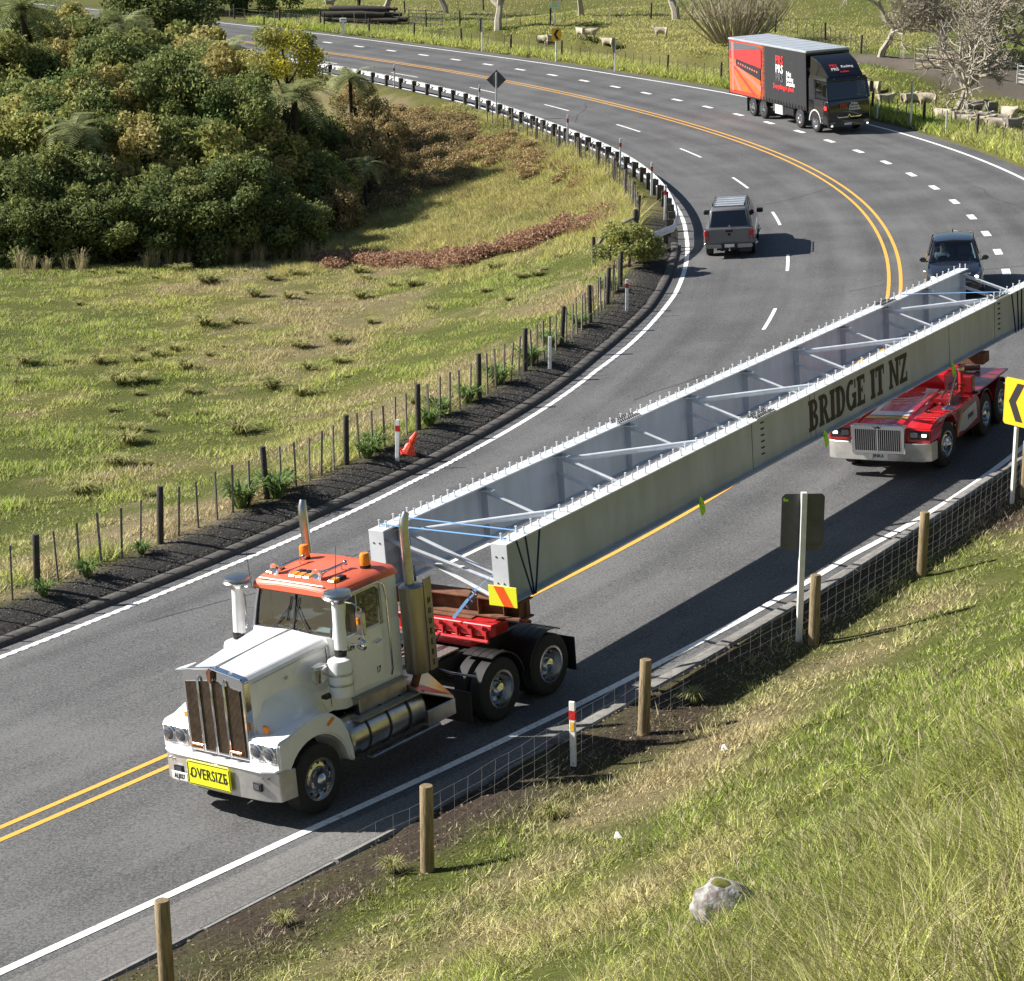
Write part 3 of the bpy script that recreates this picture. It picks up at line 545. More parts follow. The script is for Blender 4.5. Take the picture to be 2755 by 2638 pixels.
sl=MB(); sl.beam((-.945,-.77,2.35),(-.945,.77,2.35),.04,.03); sl.beam((-1.115,-.77,2.93),(-1.115,.77,2.93),.03,.03)
for sd in (1,-1): sl.beam((-.945,sd*.765,2.35),(-1.11,sd*.765,2.93),.03,.035)
sl.build('windscreen_rubber','black_plastic',T)
for y0,y1 in ((-.42,-.10),(.35,.06)):
    w=MB(); w.tube([(-.90,y0,2.35),(-.955,(y0+y1)/2,2.50),(-1.015,y1,2.70)],.011,6); w.beam((-.965,y1-.03,2.48),(-1.06,y1+.02,2.84),.012,.02); w.build('wiper','black_plastic',T)
ro=MB()
def rring(x,w,z0,z1): return [(x,-w,z0),(x,-w+.01,z1-.07),(x,-w+.10,z1-.005),(x,-.3,z1+.025),(x,.3,z1+.025),(x,w-.10,z1-.005),(x,w-.01,z1-.07),(x,w,z0)]
ro.loft([rring(-.98,.80,2.93,3.00),rring(-1.04,.84,2.93,3.06),rring(-1.20,.86,2.935,3.095),rring(-2.28,.91,2.96,3.12),rring(-2.40,.89,2.95,3.07)]); roof=ro.build('cab_roof','orange_roof',T,smooth=32,bevel=.02,seg=2)
MB().bx((-1.045,-.02,3.062),(.09,1.30,.014),rotm('Y',-38)).build('roof_stripe','plate_white',roof)
def beacon(x,y):
    b=MB(); b.lathe([(.085,0),(.085,.04)],(x,y,3.12),(0,0,1),20); o=b.build('beacon','black_plastic',T)
    c=MB(); c.lathe([(.075,.03),(.082,.06),(.078,.20),(.06,.225),(.01,.23)],(x,y,3.12),(0,0,1),20); c.build('beacon_lens','amber',o,smooth=40)
beacon(-1.99,-.62); beacon(-1.99,.62)
for y in (-.62,-.16,-.02,.13,.64):
    b=MB(); b.loft([[(-1.18,y-.07,3.09),(-1.18,y+.07,3.09),(-1.18,y+.06,3.13),(-1.18,y-.06,3.13)],[(-1.32,y-.075,3.09),(-1.32,y+.075,3.09),(-1.32,y+.06,3.155),(-1.32,y-.06,3.155)]]); o=b.build('clearance_lamp','amber',T,bevel=.012); MB().bx((-1.40,y,3.125),(.16,.12,.05)).build('lamp_housing','black_plastic',o,bevel=.012)
for y in (-.50,.36):
    h=MB(); h.lathe([(.02,-.55),(.022,-.2),(.035,-.08),(.07,0),(.095,.05),(.10,.055),(.085,.05),(.03,.0)],(-1.24,y,3.185),(.99,-.05,-.06),18); h.sphere((-1.80,y+.03,3.215),.045); o=h.build('air_horn','chrome',T,smooth=40)
    MB().cyl((-1.72,y+.02,3.1),(-1.72,y+.02,3.2),.015,n=8).build('horn_bracket','chrome',o)
for sd in (1,-1):
    MB().tube([(-1.02,sd*.86,2.92),(-1.03,sd*.9,3.35),(-1.06,sd*.93,3.75)],[.006,.005,.003],5).build('aerial','black_plastic',T)
# doors, mirrors, steps, tanks each side
for sd in (1,-1):
    yo=sd*.885
    dr=MB(); dp=[(-1.10,1.42),(-1.10,2.28),(-1.90,2.28),(-1.94,2.2),(-1.94,1.58),(-1.78,1.42)]; dr.prism(dp,'y',yo,sd*.865); door=dr.build('door','white_truck',T,bevel=.012)
    fr=MB(); fp=[(-1.06,2.28),(-1.19,2.90),(-1.84,2.92),(-1.95,2.84),(-1.95,2.28)]
    for a,b in zip(fp[:-1],fp[1:]): fr.beam((a[0],sd*.87,a[1]),(b[0],sd*.87,b[1]),.045,.045,up=(0,1,0))
    fr.build('door_frame','steel',door); MB().add([(-1.10,sd*.862,2.30),(-1.92,sd*.862,2.30),(-1.92,sd*.862,2.85),(-1.82,sd*.862,2.89),(-1.21,sd*.862,2.88)],[(0,1,2,3,4)]).build('door_window','glass_dark',door)
    MB().beam((-1.42,sd*.872,2.30),(-1.42,sd*.872,2.88),.02,.025,up=(0,1,0)).build('quarter_bar','steel',door)
    hd=MB(); hd.tube([(-1.72,yo,2.05),(-1.72,yo+sd*.05,2.05),(-1.86,yo+sd*.05,2.05),(-1.86,yo,2.05)],.012,6); hd.build('door_handle','chrome',door)
    rl=MB(); rl.tube([(-2.02,sd*.92,1.45),(-2.02,sd*.95,1.55),(-2.02,sd*.95,2.7),(-1.98,sd*.95,2.9),(-1.85,sd*.94,2.97),(-1.3,sd*.93,2.95),(-1.15,sd*.92,2.88)],.018,8); rl.build('grab_rail','chrome',T,smooth=40)
    if sd>0: put_text('17',.13,'black_print',door,(-1.78,.888,1.60),(-1,0,0),(0,0,1),sx=.8,off=.003)
    if sd>0: put_text('Rev',.15,'black_print',door,(-1.20,.888,2.12),(-1,0,0),(0,0,1),sx=.9,off=.002)
    # mirror
    mm=MB(); mm.tube([(-1.12,sd*.88,2.86),(-1.10,sd*1.12,2.86),(-1.10,sd*1.26,2.80),(-1.10,sd*1.26,2.30),(-1.10,sd*1.12,2.22),(-1.12,sd*.88,2.22)],.014,7); mi=mm.build('mirror_arm','chrome',T,smooth=40)
    MB().bx((-1.12,sd*1.22,2.57),(.06,.17,.36)).build('mirror_head','steel',mi,bevel=.02); MB().lathe([(.10,0),(.08,.04),(.01,.055)],(-1.10,sd*1.22,2.25),(1,0,0),18).build('spot_mirror','chrome',mi,smooth=40); MB().bx((-1.085,sd*1.2,2.60),(.03,.05,.09)).build('mirror_lamp','amber',mi)
    # air intake and cleaner
    b=MB(); b.lathe([(.18,1.56),(.185,1.62),(.185,2.04),(.165,2.10),(.10,2.13)],(-.75,sd*1.06,0),(0,0,1),26); ac=b.build('air_cleaner','white_truck',T,smooth=40)
    for z in (1.74,1.90): MB().lathe([(.188,-.018),(.192,-.012),(.192,.012),(.188,.018)],(-.75,sd*1.06,z),(0,0,1),26).build('cleaner_band','steel',ac,smooth=40)
    MB().lathe([(.085,2.12),(.092,2.15),(.085,2.18),(.092,2.21),(.085,2.24)],(-.82,sd*1.04,0),(0,0,1),16).build('rubber_sleeve','black_plastic',ac)
    MB().cyl((-.84,sd*1.04,2.22),(-.88,sd*1.02,2.98),.098,.09,18).build('intake_pipe','white_truck',ac,smooth=40)
    b=MB(); b.lathe([(.10,-.10),(.12,-.05),(.20,-.03),(.225,.0),(.20,.025),(.215,.045),(.205,.075),(.05,.10),(.01,.10)],(-.885,sd*1.02,3.02),(0,0,1),28); b.build('intake_cap','steel',ac,smooth=30)
    MB().tube([(-.62,sd*.86,2.0),(-.50,sd*.92,1.98),(-.50,sd*.92,1.82)],.05,8).build('cleaner_elbow','chrome',ac); MB().loft([[(-.34,sd*.80,2.06),(-.34,sd*.98,2.06),(-.36,sd*.96,1.78),(-.38,sd*.84,1.78)],[(-.62,sd*.80,2.08),(-.62,sd*1.0,2.08),(-.60,sd*.98,1.84),(-.60,sd*.84,1.84)]]).build('cleaner_housing','chrome',ac,bevel=.03,seg=2)
    MB().bx((-.55,sd*.95,1.58),(.16,.10,.05)).build('cleaner_mount','black_plastic',ac)
    # fuel tank, straps, steps
    b=MB(); b.lathe([(.02,-.78),(.28,-.78),(.315,-.81),(.32,-.86),(.32,-2.42),(.28,-2.48),(.02,-2.48)],(0,sd*.86,.80),(1,0,0),30); tk=b.build('fuel_tank','steel',T,smooth=35)
    for x in (-1.15,-1.62,-2.08): MB().lathe([(.323,-.025),(.330,-.02),(.330,.02),(.323,.025)],(x,sd*.86,.80),(1,0,0),30).build('tank_strap','black_plastic',tk,smooth=40)
    MB().box(-1.18,-2.28,min(sd*.62,sd*.98),max(sd*.62,sd*.98),1.10,1.32).build('step_box','steel',T,bevel=.012); MB().box(-1.16,-2.30,min(sd*.60,sd*1.0),max(sd*.60,sd*1.0),1.322,1.34).build('step_tread','tread_plate',T)
    MB().box(-.95,-2.45,min(sd*.80,sd*1.18),max(sd*.80,sd*1.18),1.075,1.095).build('side_step','tread_plate',T); MB().box(-1.1,-2.7,min(sd*1.10,sd*1.24),max(sd*1.10,sd*1.24),.46,.50).build('lower_step','steel',T,bevel=.01)
    b=MB(); b.loft([[(-2.30,sd*.62,1.32),(-2.30,sd*1.17,1.13),(-2.30,sd*1.20,1.10),(-2.30,sd*.60,1.10)],[(-3.02,sd*.60,1.26),(-3.12,sd*1.17,.80),(-3.12,sd*1.20,.74),(-3.02,sd*.58,.74)]]); b.build('tank_fairing','heat_stain',T,bevel=.008)
    MB().box(-2.45,-3.12,min(sd*.62,sd*1.21),max(sd*.62,sd*1.21),.50,.76).build('battery_box','steel',T,bevel=.012)
    # exhaust
    xs=-2.52
    b=MB(); b.lathe([(.18,1.36),(.19,1.40),(.19,2.72),(.14,2.76)],(xs,sd*1.02,0),(0,0,1),24); ex=b.build('exhaust_muffler','brushed_shield',T,smooth=40)
    MB().prism([(xs-.10,sd*1.18),(xs-.10,sd*1.195),(xs-.30,sd*1.175),(xs-.30,sd*1.16)],'z',1.36,2.82).build('heat_shield','brushed_shield',ex)
    if sd>0:
        for k,ch in enumerate('HOOKERS'): put_text(ch,.13,'black_print',ex,(xs-.20,1.1895,2.46-k*.165),(-.995,-.1,0),(0,0,1),sx=.75,off=.002)
    MB().tube([(xs+.02,sd*1.02,2.74),(xs+.05,sd*1.03,3.5),(xs+.055,sd*1.035,3.66),(xs+.04,sd*1.045,3.78),(xs-.0,sd*1.06,3.89)],[.075,.075,.075,.07,.05],16,cap=False).build('exhaust_stack','steel',ex,smooth=50)
    MB().cyl((xs,sd*1.02,1.36),(xs-.03,sd*.9,1.12),.065,n=12).build('exhaust_elbow','rust',ex)
    # rear guards
    g=guard(T,-4.3,.52,.60,min(sd*.62,sd*1.22),max(sd*.62,sd*1.22),70,168,'black_plastic',ribs=3); guard(T,-5.65,.52,.60,min(sd*.62,sd*1.22),max(sd*.62,sd*1.22),12,118,'black_plastic',ribs=3)
    MB().tube([(-3.66,sd*.46,.95),(-3.68,sd*.7,.92),(-3.69,sd*1.2,.92)],.02,7).build('guard_bracket','steel',g); MB().box(-6.32,-6.30,min(sd*.62,sd*1.22),max(sd*.62,sd*1.22),.22,.80).build('mudflap','black_plastic',T)
    fl=MB(); fl.box(-3.52,-3.50,min(sd*.64,sd*1.2),max(sd*.64,sd*1.2),.20,.72); f=fl.build('front_mudflap','black_plastic',T)
MB().box(-2.75,-4.25,-.42,.42,1.10,1.125).build('deck_plate','tread_plate',T); MB().box(-2.7,-2.95,-.62,.62,1.05,1.35).build('air_tank_locker','steel',T,bevel=.01)
for k in range(3): MB().tube([(-2.9,-.2+.2*k,1.3),(-3.3,-.25+.2*k,1.22),(-3.9,-.1+.1*k,1.2),(-4.3,0,1.3)],.018,6).build('air_hose',('red_paint','black_plastic','chassis_black')[k],T,smooth=50)
# red turntable on the chassis
tt=MB(); tt.box(-4.42,-5.42,-.55,.55,1.10,1.30); tt.box(-4.40,-4.52,-1.0,1.0,1.32,1.525); tt.box(-5.28,-5.40,-1.0,1.0,1.32,1.525); tt.box(-4.5,-5.3,-.98,.98,1.46,1.51); ttb=tt.build('turntable','red_paint',T,bevel=.012)
tb=MB(); tb.tube([(-4.36,-.95,1.26),(-4.36,.95,1.26)],.03,8)
for k in range(7): y=-.9+.3*k; tb.bx((-4.38,y,1.33),(.05,.035,.20))
tb.build('tie_rail','red_paint',ttb)
for k in range(7):
    y=-.9+.3*k; b=MB(); b.tube([(-4.39,y-.05,1.44),(-4.33,y-.03,1.50),(-4.31,y,1.52),(-4.33,y+.03,1.50),(-4.39,y+.05,1.44)],.018,6); b.build('tie_lug','red_paint',ttb)
# interior
MB().box(-1.12,-2.32,-.78,.78,2.90,2.925).build('headliner','seat_grey',T)
MB().box(-1.05,-1.28,-.78,.78,2.0,2.36).build('dashboard','dash_dark',T,bevel=.03)
for y in (-.42,.42):
    s=MB(); s.box(-1.75,-2.2,y-.24,y+.24,1.6,1.82); s.box(-2.12,-2.26,y-.24,y+.24,1.8,2.55); s.build('seat','seat_grey',T,bevel=.05,seg=2)
MB().lathe([(.20,-.012),(.215,0),(.20,.012)],(-1.38,-.42,2.32),(-.5,0,.85),20).build('steering_wheel','black_plastic',T)
MB().bx((-1.10,.5,2.375),(.14,.3,.01),rotm('Y',8)).build('dash_papers','paper',T); MB().bx((-1.12,-.2,2.372),(.1,.2,.01)).build('dash_papers','paper',T)
pd=person_seated(None,0,0,0,'shirt_navy',name='person'); pd.matrix_world=TM@Matrix.Translation((-1.95,-.42,1.80)); tag(pd,'person in dark shirt driving the white prime mover','person')
# ------------------------------------------------------------------ the load: a braced pair of plate girders on the turntable bolster
mat('girder_paint',(.40,.44,.495),.40,.0,var=.13,scale=1.4,detail=7,spec=.6,stretch=(1.2,1.2,.35)); mat('girder_flange',(.64,.66,.69),.45,.1,var=.06,scale=2); mat('galv',(.66,.69,.71),.42,.15,var=.12,scale=3); mat('strap_blue',(.16,.34,.62),.7,var=.1,scale=20); mat('strap_dark',(.012,.03,.09),.8)
mat('flag_green',(.42,.78,.02),.6,var=.08,scale=20); mat('bolt_dark',(.06,.055,.05),.6,.5); mat('hazard_orange',(.85,.11,.015),.45); mat('hazard_yellow',(.80,.80,.03),.45)
KG=1.15
Ga=Vector((.54373,.838198,.04221)).normalized(); Gl=Vector((.83608,-.545358,.05957)); Gl=(Gl-Ga*Gl.dot(Ga)).normalized(); Gu=-(Ga.cross(Gl)); Gu=Gu if Gu.z>0 else -Gu
GS,GD,GW,GLn,G0=2.436,1.026,.304,2.546,3.08
_f=5600.; _dep=30*KG; _xc=(991.8-1377.5+1.2)/_f*_dep; _yc=(1422.5-1319+.7)/_f*_dep; _p=math.radians(14.5)
GO=Vector((_xc,-math.sin(_p)*_yc+math.cos(_p)*_dep,-math.cos(_p)*_yc-math.sin(_p)*_dep+HC))     # far girder, front top outer corner
def GM(origin): return Matrix(((Ga.x,Gl.x,Gu.x,origin.x),(Ga.y,Gl.y,Gu.y,origin.y),(Ga.z,Gl.z,Gu.z,origin.z),(0,0,0,1)))
GMM=GM(GO)          # local: x along (rearward), y towards near girder, z up; top of flange = 0, far outer edge y=0
GMI=GMM.inverted()
G=thing('bridge_girder_pair','long grey pair of braced steel bridge girders carried by two trucks','bridge girder',M=GMM)
LENF=26.2; LENN=30.0
wbolt=MB().cyl((0,-.012,0),(0,.012,0),.020,n=6).mesh('splice_bolt','bolt_dark')
for gi,(yc,LN) in enumerate(((GW/2,LENF),(GS+GW/2,LENN))):
    web=MB(); web.box(.02,LN,yc-.010,yc+.010,-GD+.028,-.028); wo=web.build('web_plate','girder_paint',G)
    fl=MB(); fl.box(0,LN,yc-GW/2,yc+GW/2,-.026,0); fo=fl.build('top_flange','girder_flange',G,bevel=.003)
    fl=MB(); fl.box(0,LN,yc-GW/2,yc+GW/2,-GD,-GD+.028); fl.build('bottom_flange','girder_paint',G,bevel=.003)
    ep=MB(); ep.box(-.022,0,yc-GW/2,yc+GW/2,-GD,0); eo=ep.build('end_plate','girder_flange',G,bevel=.003)
    for dy in (-.06,.06):
        for z in (-.22,-.30,-.66,-.74):
            if (z in (-.22,-.66)): MB().cyl((-.030,yc+dy,z),(-.021,yc+dy,z),.016,n=10).build('bolt_hole','bolt_dark',eo)
    inn=1 if gi==0 else -1
    for k in range(-1,11):
        x=G0+GLn*k
        if 0<x<LN:
            st=MB(); st.box(x-.006,x+.006,min(yc+inn*.01,yc+inn*GW*.46),max(yc+inn*.01,yc+inn*GW*.46),-GD+.028,-.026); st.build('web_stiffener','girder_paint',G)
    for x in (8.85,8.85+GLn*1.02+.02,19.0,21.95,11.7,24.6):     # splice / weld seams on the web
        MB().box(x-.007,x+.007,min(yc-inn*.010,yc-inn*.014),max(yc-inn*.010,yc-inn*.014),-GD+.03,-.03).build('web_seam','bolt_dark',wo)
    for x in ((9.25,22.2) if gi else (8.2,21.0)):
        for c in range(2):
            for r in range(6):
                for sgn in (-1,1):
                    o=link('splice_bolt',wbolt,wo); o.location=(x+c*.075,yc+sgn*.020,-.16-.125*r)
        sp=MB(); sp.box(x-.42,x+.42,yc-GW/2+.01,yc+GW/2-.01,.0005,.016); so=sp.build('splice_plate','girder_flange',fo)
        b2=MB()
        for c in range(11):
            for r in (-.11,-.045,.045,.11): b2.cyl((x-.38+c*.076,yc+r,.014),(x-.38+c*.076,yc+r,.045),.018,n=6)
        tag(b2.build('flange_bolts','bolt_dark',so),kind='stuff')
# shear studs
sm_=MB(); sm_.cyl((0,0,0),(0,0,.105),.0125,n=6); sm_.cyl((0,0,.105),(0,0,.122),.021,n=6); stud=sm_.mesh('shear_stud','galv')
for yc,LN,sp_ in ((GW/2,LENF,.40),(GS+GW/2,LENN,.44)):
    x=.18
    while x<LN:
        for dy in (-.075,.075):
            o=link('shear_stud',stud,G); o.location=(x+random.uniform(-.01,.01),yc+dy,0); o.rotation_euler=(random.uniform(-.04,.04),random.uniform(-.04,.04),0)
        x+=sp_
# cross bracing: angle frames at every panel, tube wind bracing every second panel
yi0,yi1=GW/2+.01,GS+GW/2-.01
def angle_bar(a,b,name='brace'):
    a=Vector(a);b=Vector(b); m=MB(); m.beam(a,b,.085,.010); n=(b-a).cross(Vector((0,0,1))).normalized(); m.beam(a+n*.04-Vector((0,0,.04)),b+n*.04-Vector((0,0,.04)),.010,.085); return m.build(name,'galv',G)
def gusset(x,y,z,s): MB().prism([(x-.17,y),(x+.17,y),(x+.06,y+s*.26),(x-.06,y+s*.26)],'z',z-.006,z+.006).build('gusset_plate','galv',G)
for k in range(-1,11):
    x=G0+GLn*k
    if x<.3: x=.55
    if x>LENF: continue
    angle_bar((x+.03,yi0+.06,-.12),(x+.03,yi1-.04,-GD+.16),'diagonal_strut')
    gusset(x,yi0,-.10,1)
    if k%2: angle_bar((x-.02,yi0+.06,-.42),(x-.45,yi1-.04,-GD+.02),'lower_strut')
for k in range(-1,9,2):
    x0=max(.6,G0+GLn*k+.1); x1=G0+GLn*(k+1)-.1
    MB().tube([(x0,yi0+.12,-.20),(x1,yi1-.1,-.20)],.055,12).build('wind_brace','galv',G,smooth=50)
angle_bar((.12,yi0,-.14),(.35,yi1,-GD+.18),'end_diagonal'); angle_bar((.55,yi0,-GD+.35),(.25,yi1-.9,-.55),'end_diagonal')
put=None
# slab-serif lettering on the near web
def slab(ch,H):
    """letter as a list of convex polygons in a cell of height H; returns polys,width"""
    t=.29*H; sv=.09*H; W=.72*H; P=[]
    def R(x0,x1,y0,y1): P.append([(x0,y0),(x1,y0),(x1,y1),(x0,y1)])
    def Q(*p): P.append(list(p))
    def bow(cx,cy,ro,ri,yo,yi,a0,a1,n=8):
        for i in range(n):
            A=math.radians(a0+(a1-a0)*i/n); B=math.radians(a0+(a1-a0)*(i+1)/n)
            Q((cx+ri*math.cos(A),cy+yi*math.sin(A)),(cx+ro*math.cos(A),cy+yo*math.sin(A)),(cx+ro*math.cos(B),cy+yo*math.sin(B)),(cx+ri*math.cos(B),cy+yi*math.sin(B)))
    def stem(x): R(x,x+t,0,H); R(x-.07*H,x+t+.05*H,0,sv*1.5); R(x-.07*H,x+t+.05*H,H-sv*1.5,H)
    if ch=='I': stem(.08*H); return P,.46*H
    if ch=='T': R(.24*H,.24*H+t,0,H); R(.14*H,.60*H,0,sv*1.5); R(0,.74*H,H-sv*1.7,H); R(0,.09*H,H-.34*H,H); R(.65*H,.74*H,H-.34*H,H); return P,.78*H
    if ch=='E': stem(.07*H); R(.2*H,.66*H,0,sv*1.7); R(.2*H,.66*H,H-sv*1.7,H); R(.57*H,.66*H,0,.30*H); R(.57*H,.66*H,.70*H,H); R(.2*H,.5*H,.45*H,.56*H); R(.43*H,.5*H,.38*H,.63*H); return P,.74*H
    if ch=='B': stem(.07*H); bow(.36*H,.74*H,.34*H,.12*H,.26*H,.13*H,-90,90); bow(.38*H,.27*H,.36*H,.13*H,.27*H,.13*H,-90,90); return P,.80*H
    if ch=='R': stem(.07*H); bow(.36*H,.72*H,.34*H,.12*H,.28*H,.14*H,-90,90); Q((.34*H,.46*H),(.56*H,.48*H),(.80*H,0),(.56*H,0)); R(.52*H,.84*H,0,sv*1.4); return P,.86*H
    if ch=='D': stem(.07*H); bow(.33*H,.5*H,.45*H,.20*H,.5*H,.36*H,-90,90,12); return P,.84*H
    if ch=='G': bow(.42*H,.5*H,.42*H,.17*H,.52*H,.36*H,55,330,16); R(.50*H,.86*H,.40*H,.40*H+sv*1.6); R(.60*H,.60*H+t*.85,.02*H,.42*H); R(.70*H,.80*H,.68*H,.98*H); return P,.90*H
    if ch=='N': R(.05*H,.05*H+t*.75,0,H); R(.62*H,.62*H+t*.75,0,H); Q((.05*H,H),(.27*H,H),(.81*H,0),(.60*H,0)); R(-.02*H,.32*H,0,sv*1.4); R(-.02*H,.2*H,H-sv*1.4,H); R(.54*H,.9*H,H-sv*1.4,H); return P,.92*H
    if ch=='Z': R(0,.70*H,H-sv*1.8,H); R(0,.70*H,0,sv*1.8); Q((.02*H,sv),(.26*H,sv),(.70*H,H-sv),(.44*H,H-sv)); R(0,.10*H,H-.34*H,H); R(.60*H,.70*H,0,.34*H); return P,.76*H
    return P,.40*H
nearweb=[o for o in G.children if o.name.startswith('web_plate')][1]
xL=14.30; H_=.65; z0=-.86
for ch in reversed('BRIDGE IT NZ'):
    pass
tot=sum(slab(c,H_)[1] for c in 'BRIDGE IT NZ'); sc=5.15/tot
xx=14.30-0.0; cur=11.38
for ch in 'BRIDGE IT NZ':
    P,w=slab(ch,H_); mb=MB()
    for j,p in enumerate(P):
        dz=.0006*(j%7)
        mb.add([(cur+a*sc,GS+GW/2+.0125+dz,z0+b) for a,b in p],[tuple(range(len(p)))])
    if P: mb.build('lettering','black_print',nearweb)
    cur+=w*sc
# ---- bolster, straps, hazard panel, flags (things that lie on or hang from others)
def onG(name,label,cat,group=None,x=0,y=0,z=0):
    o=thing(name,label,cat,group); o.matrix_world=GMM@Matrix.Translation((x,y,z)); return o
yc=GS/2+GW/2
B=onG('steel_bolster','rusty steel bolster beam under the front ends of the girders','steel beam',x=.38,y=yc,z=-GD)
m=MB(); m.box(-.17,.17,-1.42,1.42,-.028,-.002); m.box(-.17,.17,-1.42,1.42,-.33,-.30); m.build('flange','rust',B,bevel=.004); MB().box(-.012,.012,-1.41,1.41,-.30,-.028).build('web','rust',B)
for y in (-1.3,-.55,.55,1.05,1.35): MB().box(-.16,.16,y-.008,y+.008,-.30,-.028).build('stiffener','rust',B)
m=MB(); m.box(-.25,-.17,.85,1.4,-.30,-.27); m.box(-.3,.3,-.5,.5,-.345,-.331); m.build('bearing_plate','rust',B)
HZ=onG('hazard_panel','orange and yellow striped hazard panel on the near girder end','hazard panel',x=-.06,y=GS+GW/2+.04,z=-GD+.17)
MB().box(-.012,.0,-.27,.27,-.17,.17).build('panel','hazard_yellow',HZ,bevel=.003); MB().add([(-.0145,-.17,.165),(-.0145,.02,.165),(-.0145,.20,-.165),(-.0145,.01,-.165)],[(0,1,2,3)]).build('stripe','hazard_orange',HZ)
def strap(label,pts,w,m,ratchet=None,group='tie-down straps on the girders'):
    S=thing('ratchet_strap',label,'strap',group); S.matrix_world=GMM; mb=MB()
    for a,b in zip(pts[:-1],pts[1:]):
        mb.beam(a,b,w,.005,up=(0.001,0,1) if abs((Vector(b)-Vector(a)).normalized().z)<.75 else (1,0,0))
    mb.build('webbing',m,S)
    if ratchet:
        p,d=Vector(ratchet[0]),Vector(ratchet[1]).normalized(); r=MB(); e=d.cross(Vector((1,0,0))).normalized()
        for sg in (-1,1): r.beam(p-d*.16+e*.04*sg,p+d*.16+e*.04*sg,.012,.05)
        for t in (-.14,0,.14): r.cyl(p+d*t-e*.05,p+d*t+e*.05,.016,n=8)
        r.build('ratchet','chrome',S)
    return S
strap('pale blue strap across the front girder ends beside the end plates',[(.30,.02,.012),(.28,GW,.012),(.26,GS+.1,.014)],.055,'strap_blue'); strap('pale blue strap behind the first across the front girder ends',[(.78,.05,.012),(.70,GS+.05,.016)],.05,'strap_blue')
strap('pale blue strap with ratchet from near girder end to red turntable',[(.10,GS-.02,-.52),(-.02,GS-.35,-.80),(-.16,GS-.75,-1.30)],.05,'strap_blue',((-.06,GS-.45,-.98),(-.09,-.33,-.50)))
strap('dark blue strap down the inside face of the far girder',[(.62,GW+.03,-.05),(.60,GW+.05,-.60),(.55,GW+.08,-1.02)],.06,'strap_blue',((.58,GW+.07,-.92),(0,.05,-1)))
for a,b,_w in ((.25,.62,'slanting back from the hazard panel'),(.52,.66,'nearly upright behind the hazard panel'),(.95,.70,'slanting forward towards the hazard panel')): strap('dark strap on near girder front, '+_w,[(a,GS+GW+.008,0),(b,GS+GW+.012,-GD)],.035,'strap_dark')
for a,b,_w in ((22.75,23.0,'next to the bolted splice'),(23.15,23.2,'second from the bolted splice'),(23.45,23.4,'third from the bolted splice'),(23.85,23.75,'beside the rubber fender pad')): strap('dark strap down near girder above red truck, '+_w,[(a,GS+GW+.008,0),(b,GS+GW+.012,-GD)],.035,'strap_dark')
strap('blue strap crossing between the girders above the red truck',[(22.2,.1,.01),(22.9,GS+.2,.02)],.07,'strap_blue')
def flag(x,lab,z=-GD):
    F_=onG('marker_flag',lab,'flag','green flags clipped to the near girder',x=x,y=GS+GW,z=z); m=MB(); m.add([(-.02,.005,.02),(.16,.015,.03),(.15,.05,-.16),(.04,.04,-.24),(-.06,.06,-.17),(.05,.0,.16)],[(0,1,2,4),(2,3,4),(0,1,5)]); m.build('cloth','flag_green',F_); MB().bx((.05,-.02,.015),(.08,.06,.03)).build('clip','black_plastic',F_)
for x,lab in ((6.35,'bright green flag on near girder between truck and lettering'),(11.75,'bright green flag on near girder before the lettering'),(18.75,'bright green flag on near girder above the red bonnet'),(24.6,'dull green flag on near girder behind the strapped section')): flag(x,lab)
MB_=None
mat('fender_green',(.05,.08,.03),.8)
bf=onG('rubber_fender','dark rubber fender pad hanging by the straps on the near girder','fender pad',x=23.9,y=GS+GW+.07,z=-GD*.85); b=MB(); b.lathe([(.02,-.26),(.10,-.24),(.13,0),(.10,.24),(.02,.26)],(0,0,0),(.15,0,1),12); b.build('pad','black_plastic',bf,smooth=50); MB().tube([(0,-.02,.25),(.02,-.06,.5)],.012,6).build('rope','strap_dark',bf)
# ------------------------------------------------------------------ low red cabless truck (self-steering jinker) under the rear of the girders
mat('red_gloss',(.50,.012,.018),.22,coat=.8,var=.06,scale=3); mat('dark_red',(.20,.008,.012),.35,coat=.4,var=.15,scale=4); mat('silver_flame',(.62,.62,.63),.3,.3,var=.1,scale=5); mat('gold_flame',(.50,.34,.07),.35,.2)
mat('lamp_lit',(1,.97,.88),.3,emit=1.5)
DM=vframe(8.926,46.678,.492,4.3)
D=thing('jinker_truck','low red cabless truck with chrome grille carrying the rear of the girders','truck',M=DM)
mb=MB(); mb.box(1.0,-5.0,.34,.46,.72,1.0); mb.box(1.0,-5.0,-.46,-.34,.72,1.0)
for x in (.3,-1.2,-3.0,-4.4): mb.box(x-.08,x+.08,-.34,.34,.75,.95)
mb.build('chassis','chassis_black',D)
for x in (0,-3.02,-4.37): MB().tube([(x,-.95,.52),(x,0,.5),(x,.95,.52)],.08,10).build('axle','chassis_black',D)
for sd in (1,-1):
    wheel(D,0,sd*1.02,.52,.52,.28,sd,'steer',steer=-.12)
    for x in (-3.02,-4.37): wheel(D,x,sd*1.06,.52,.52,.27,sd,'drive'); wheel(D,x,sd*.74,.52,.52,.27,-sd,'drive')
MB().prism([(1.05,-1.24),(1.26,-1.20),(1.36,-1.0),(1.38,0),(1.36,1.0),(1.26,1.20),(.95,1.24),(.95,1.20),(1.22,1.15),(1.31,.95),(1.33,0),(1.31,-.95),(1.22,-1.15),(1.05,-1.20)],'z',.42,.84).build('bumper','bumper_steel',D,smooth=30,bevel=.015)
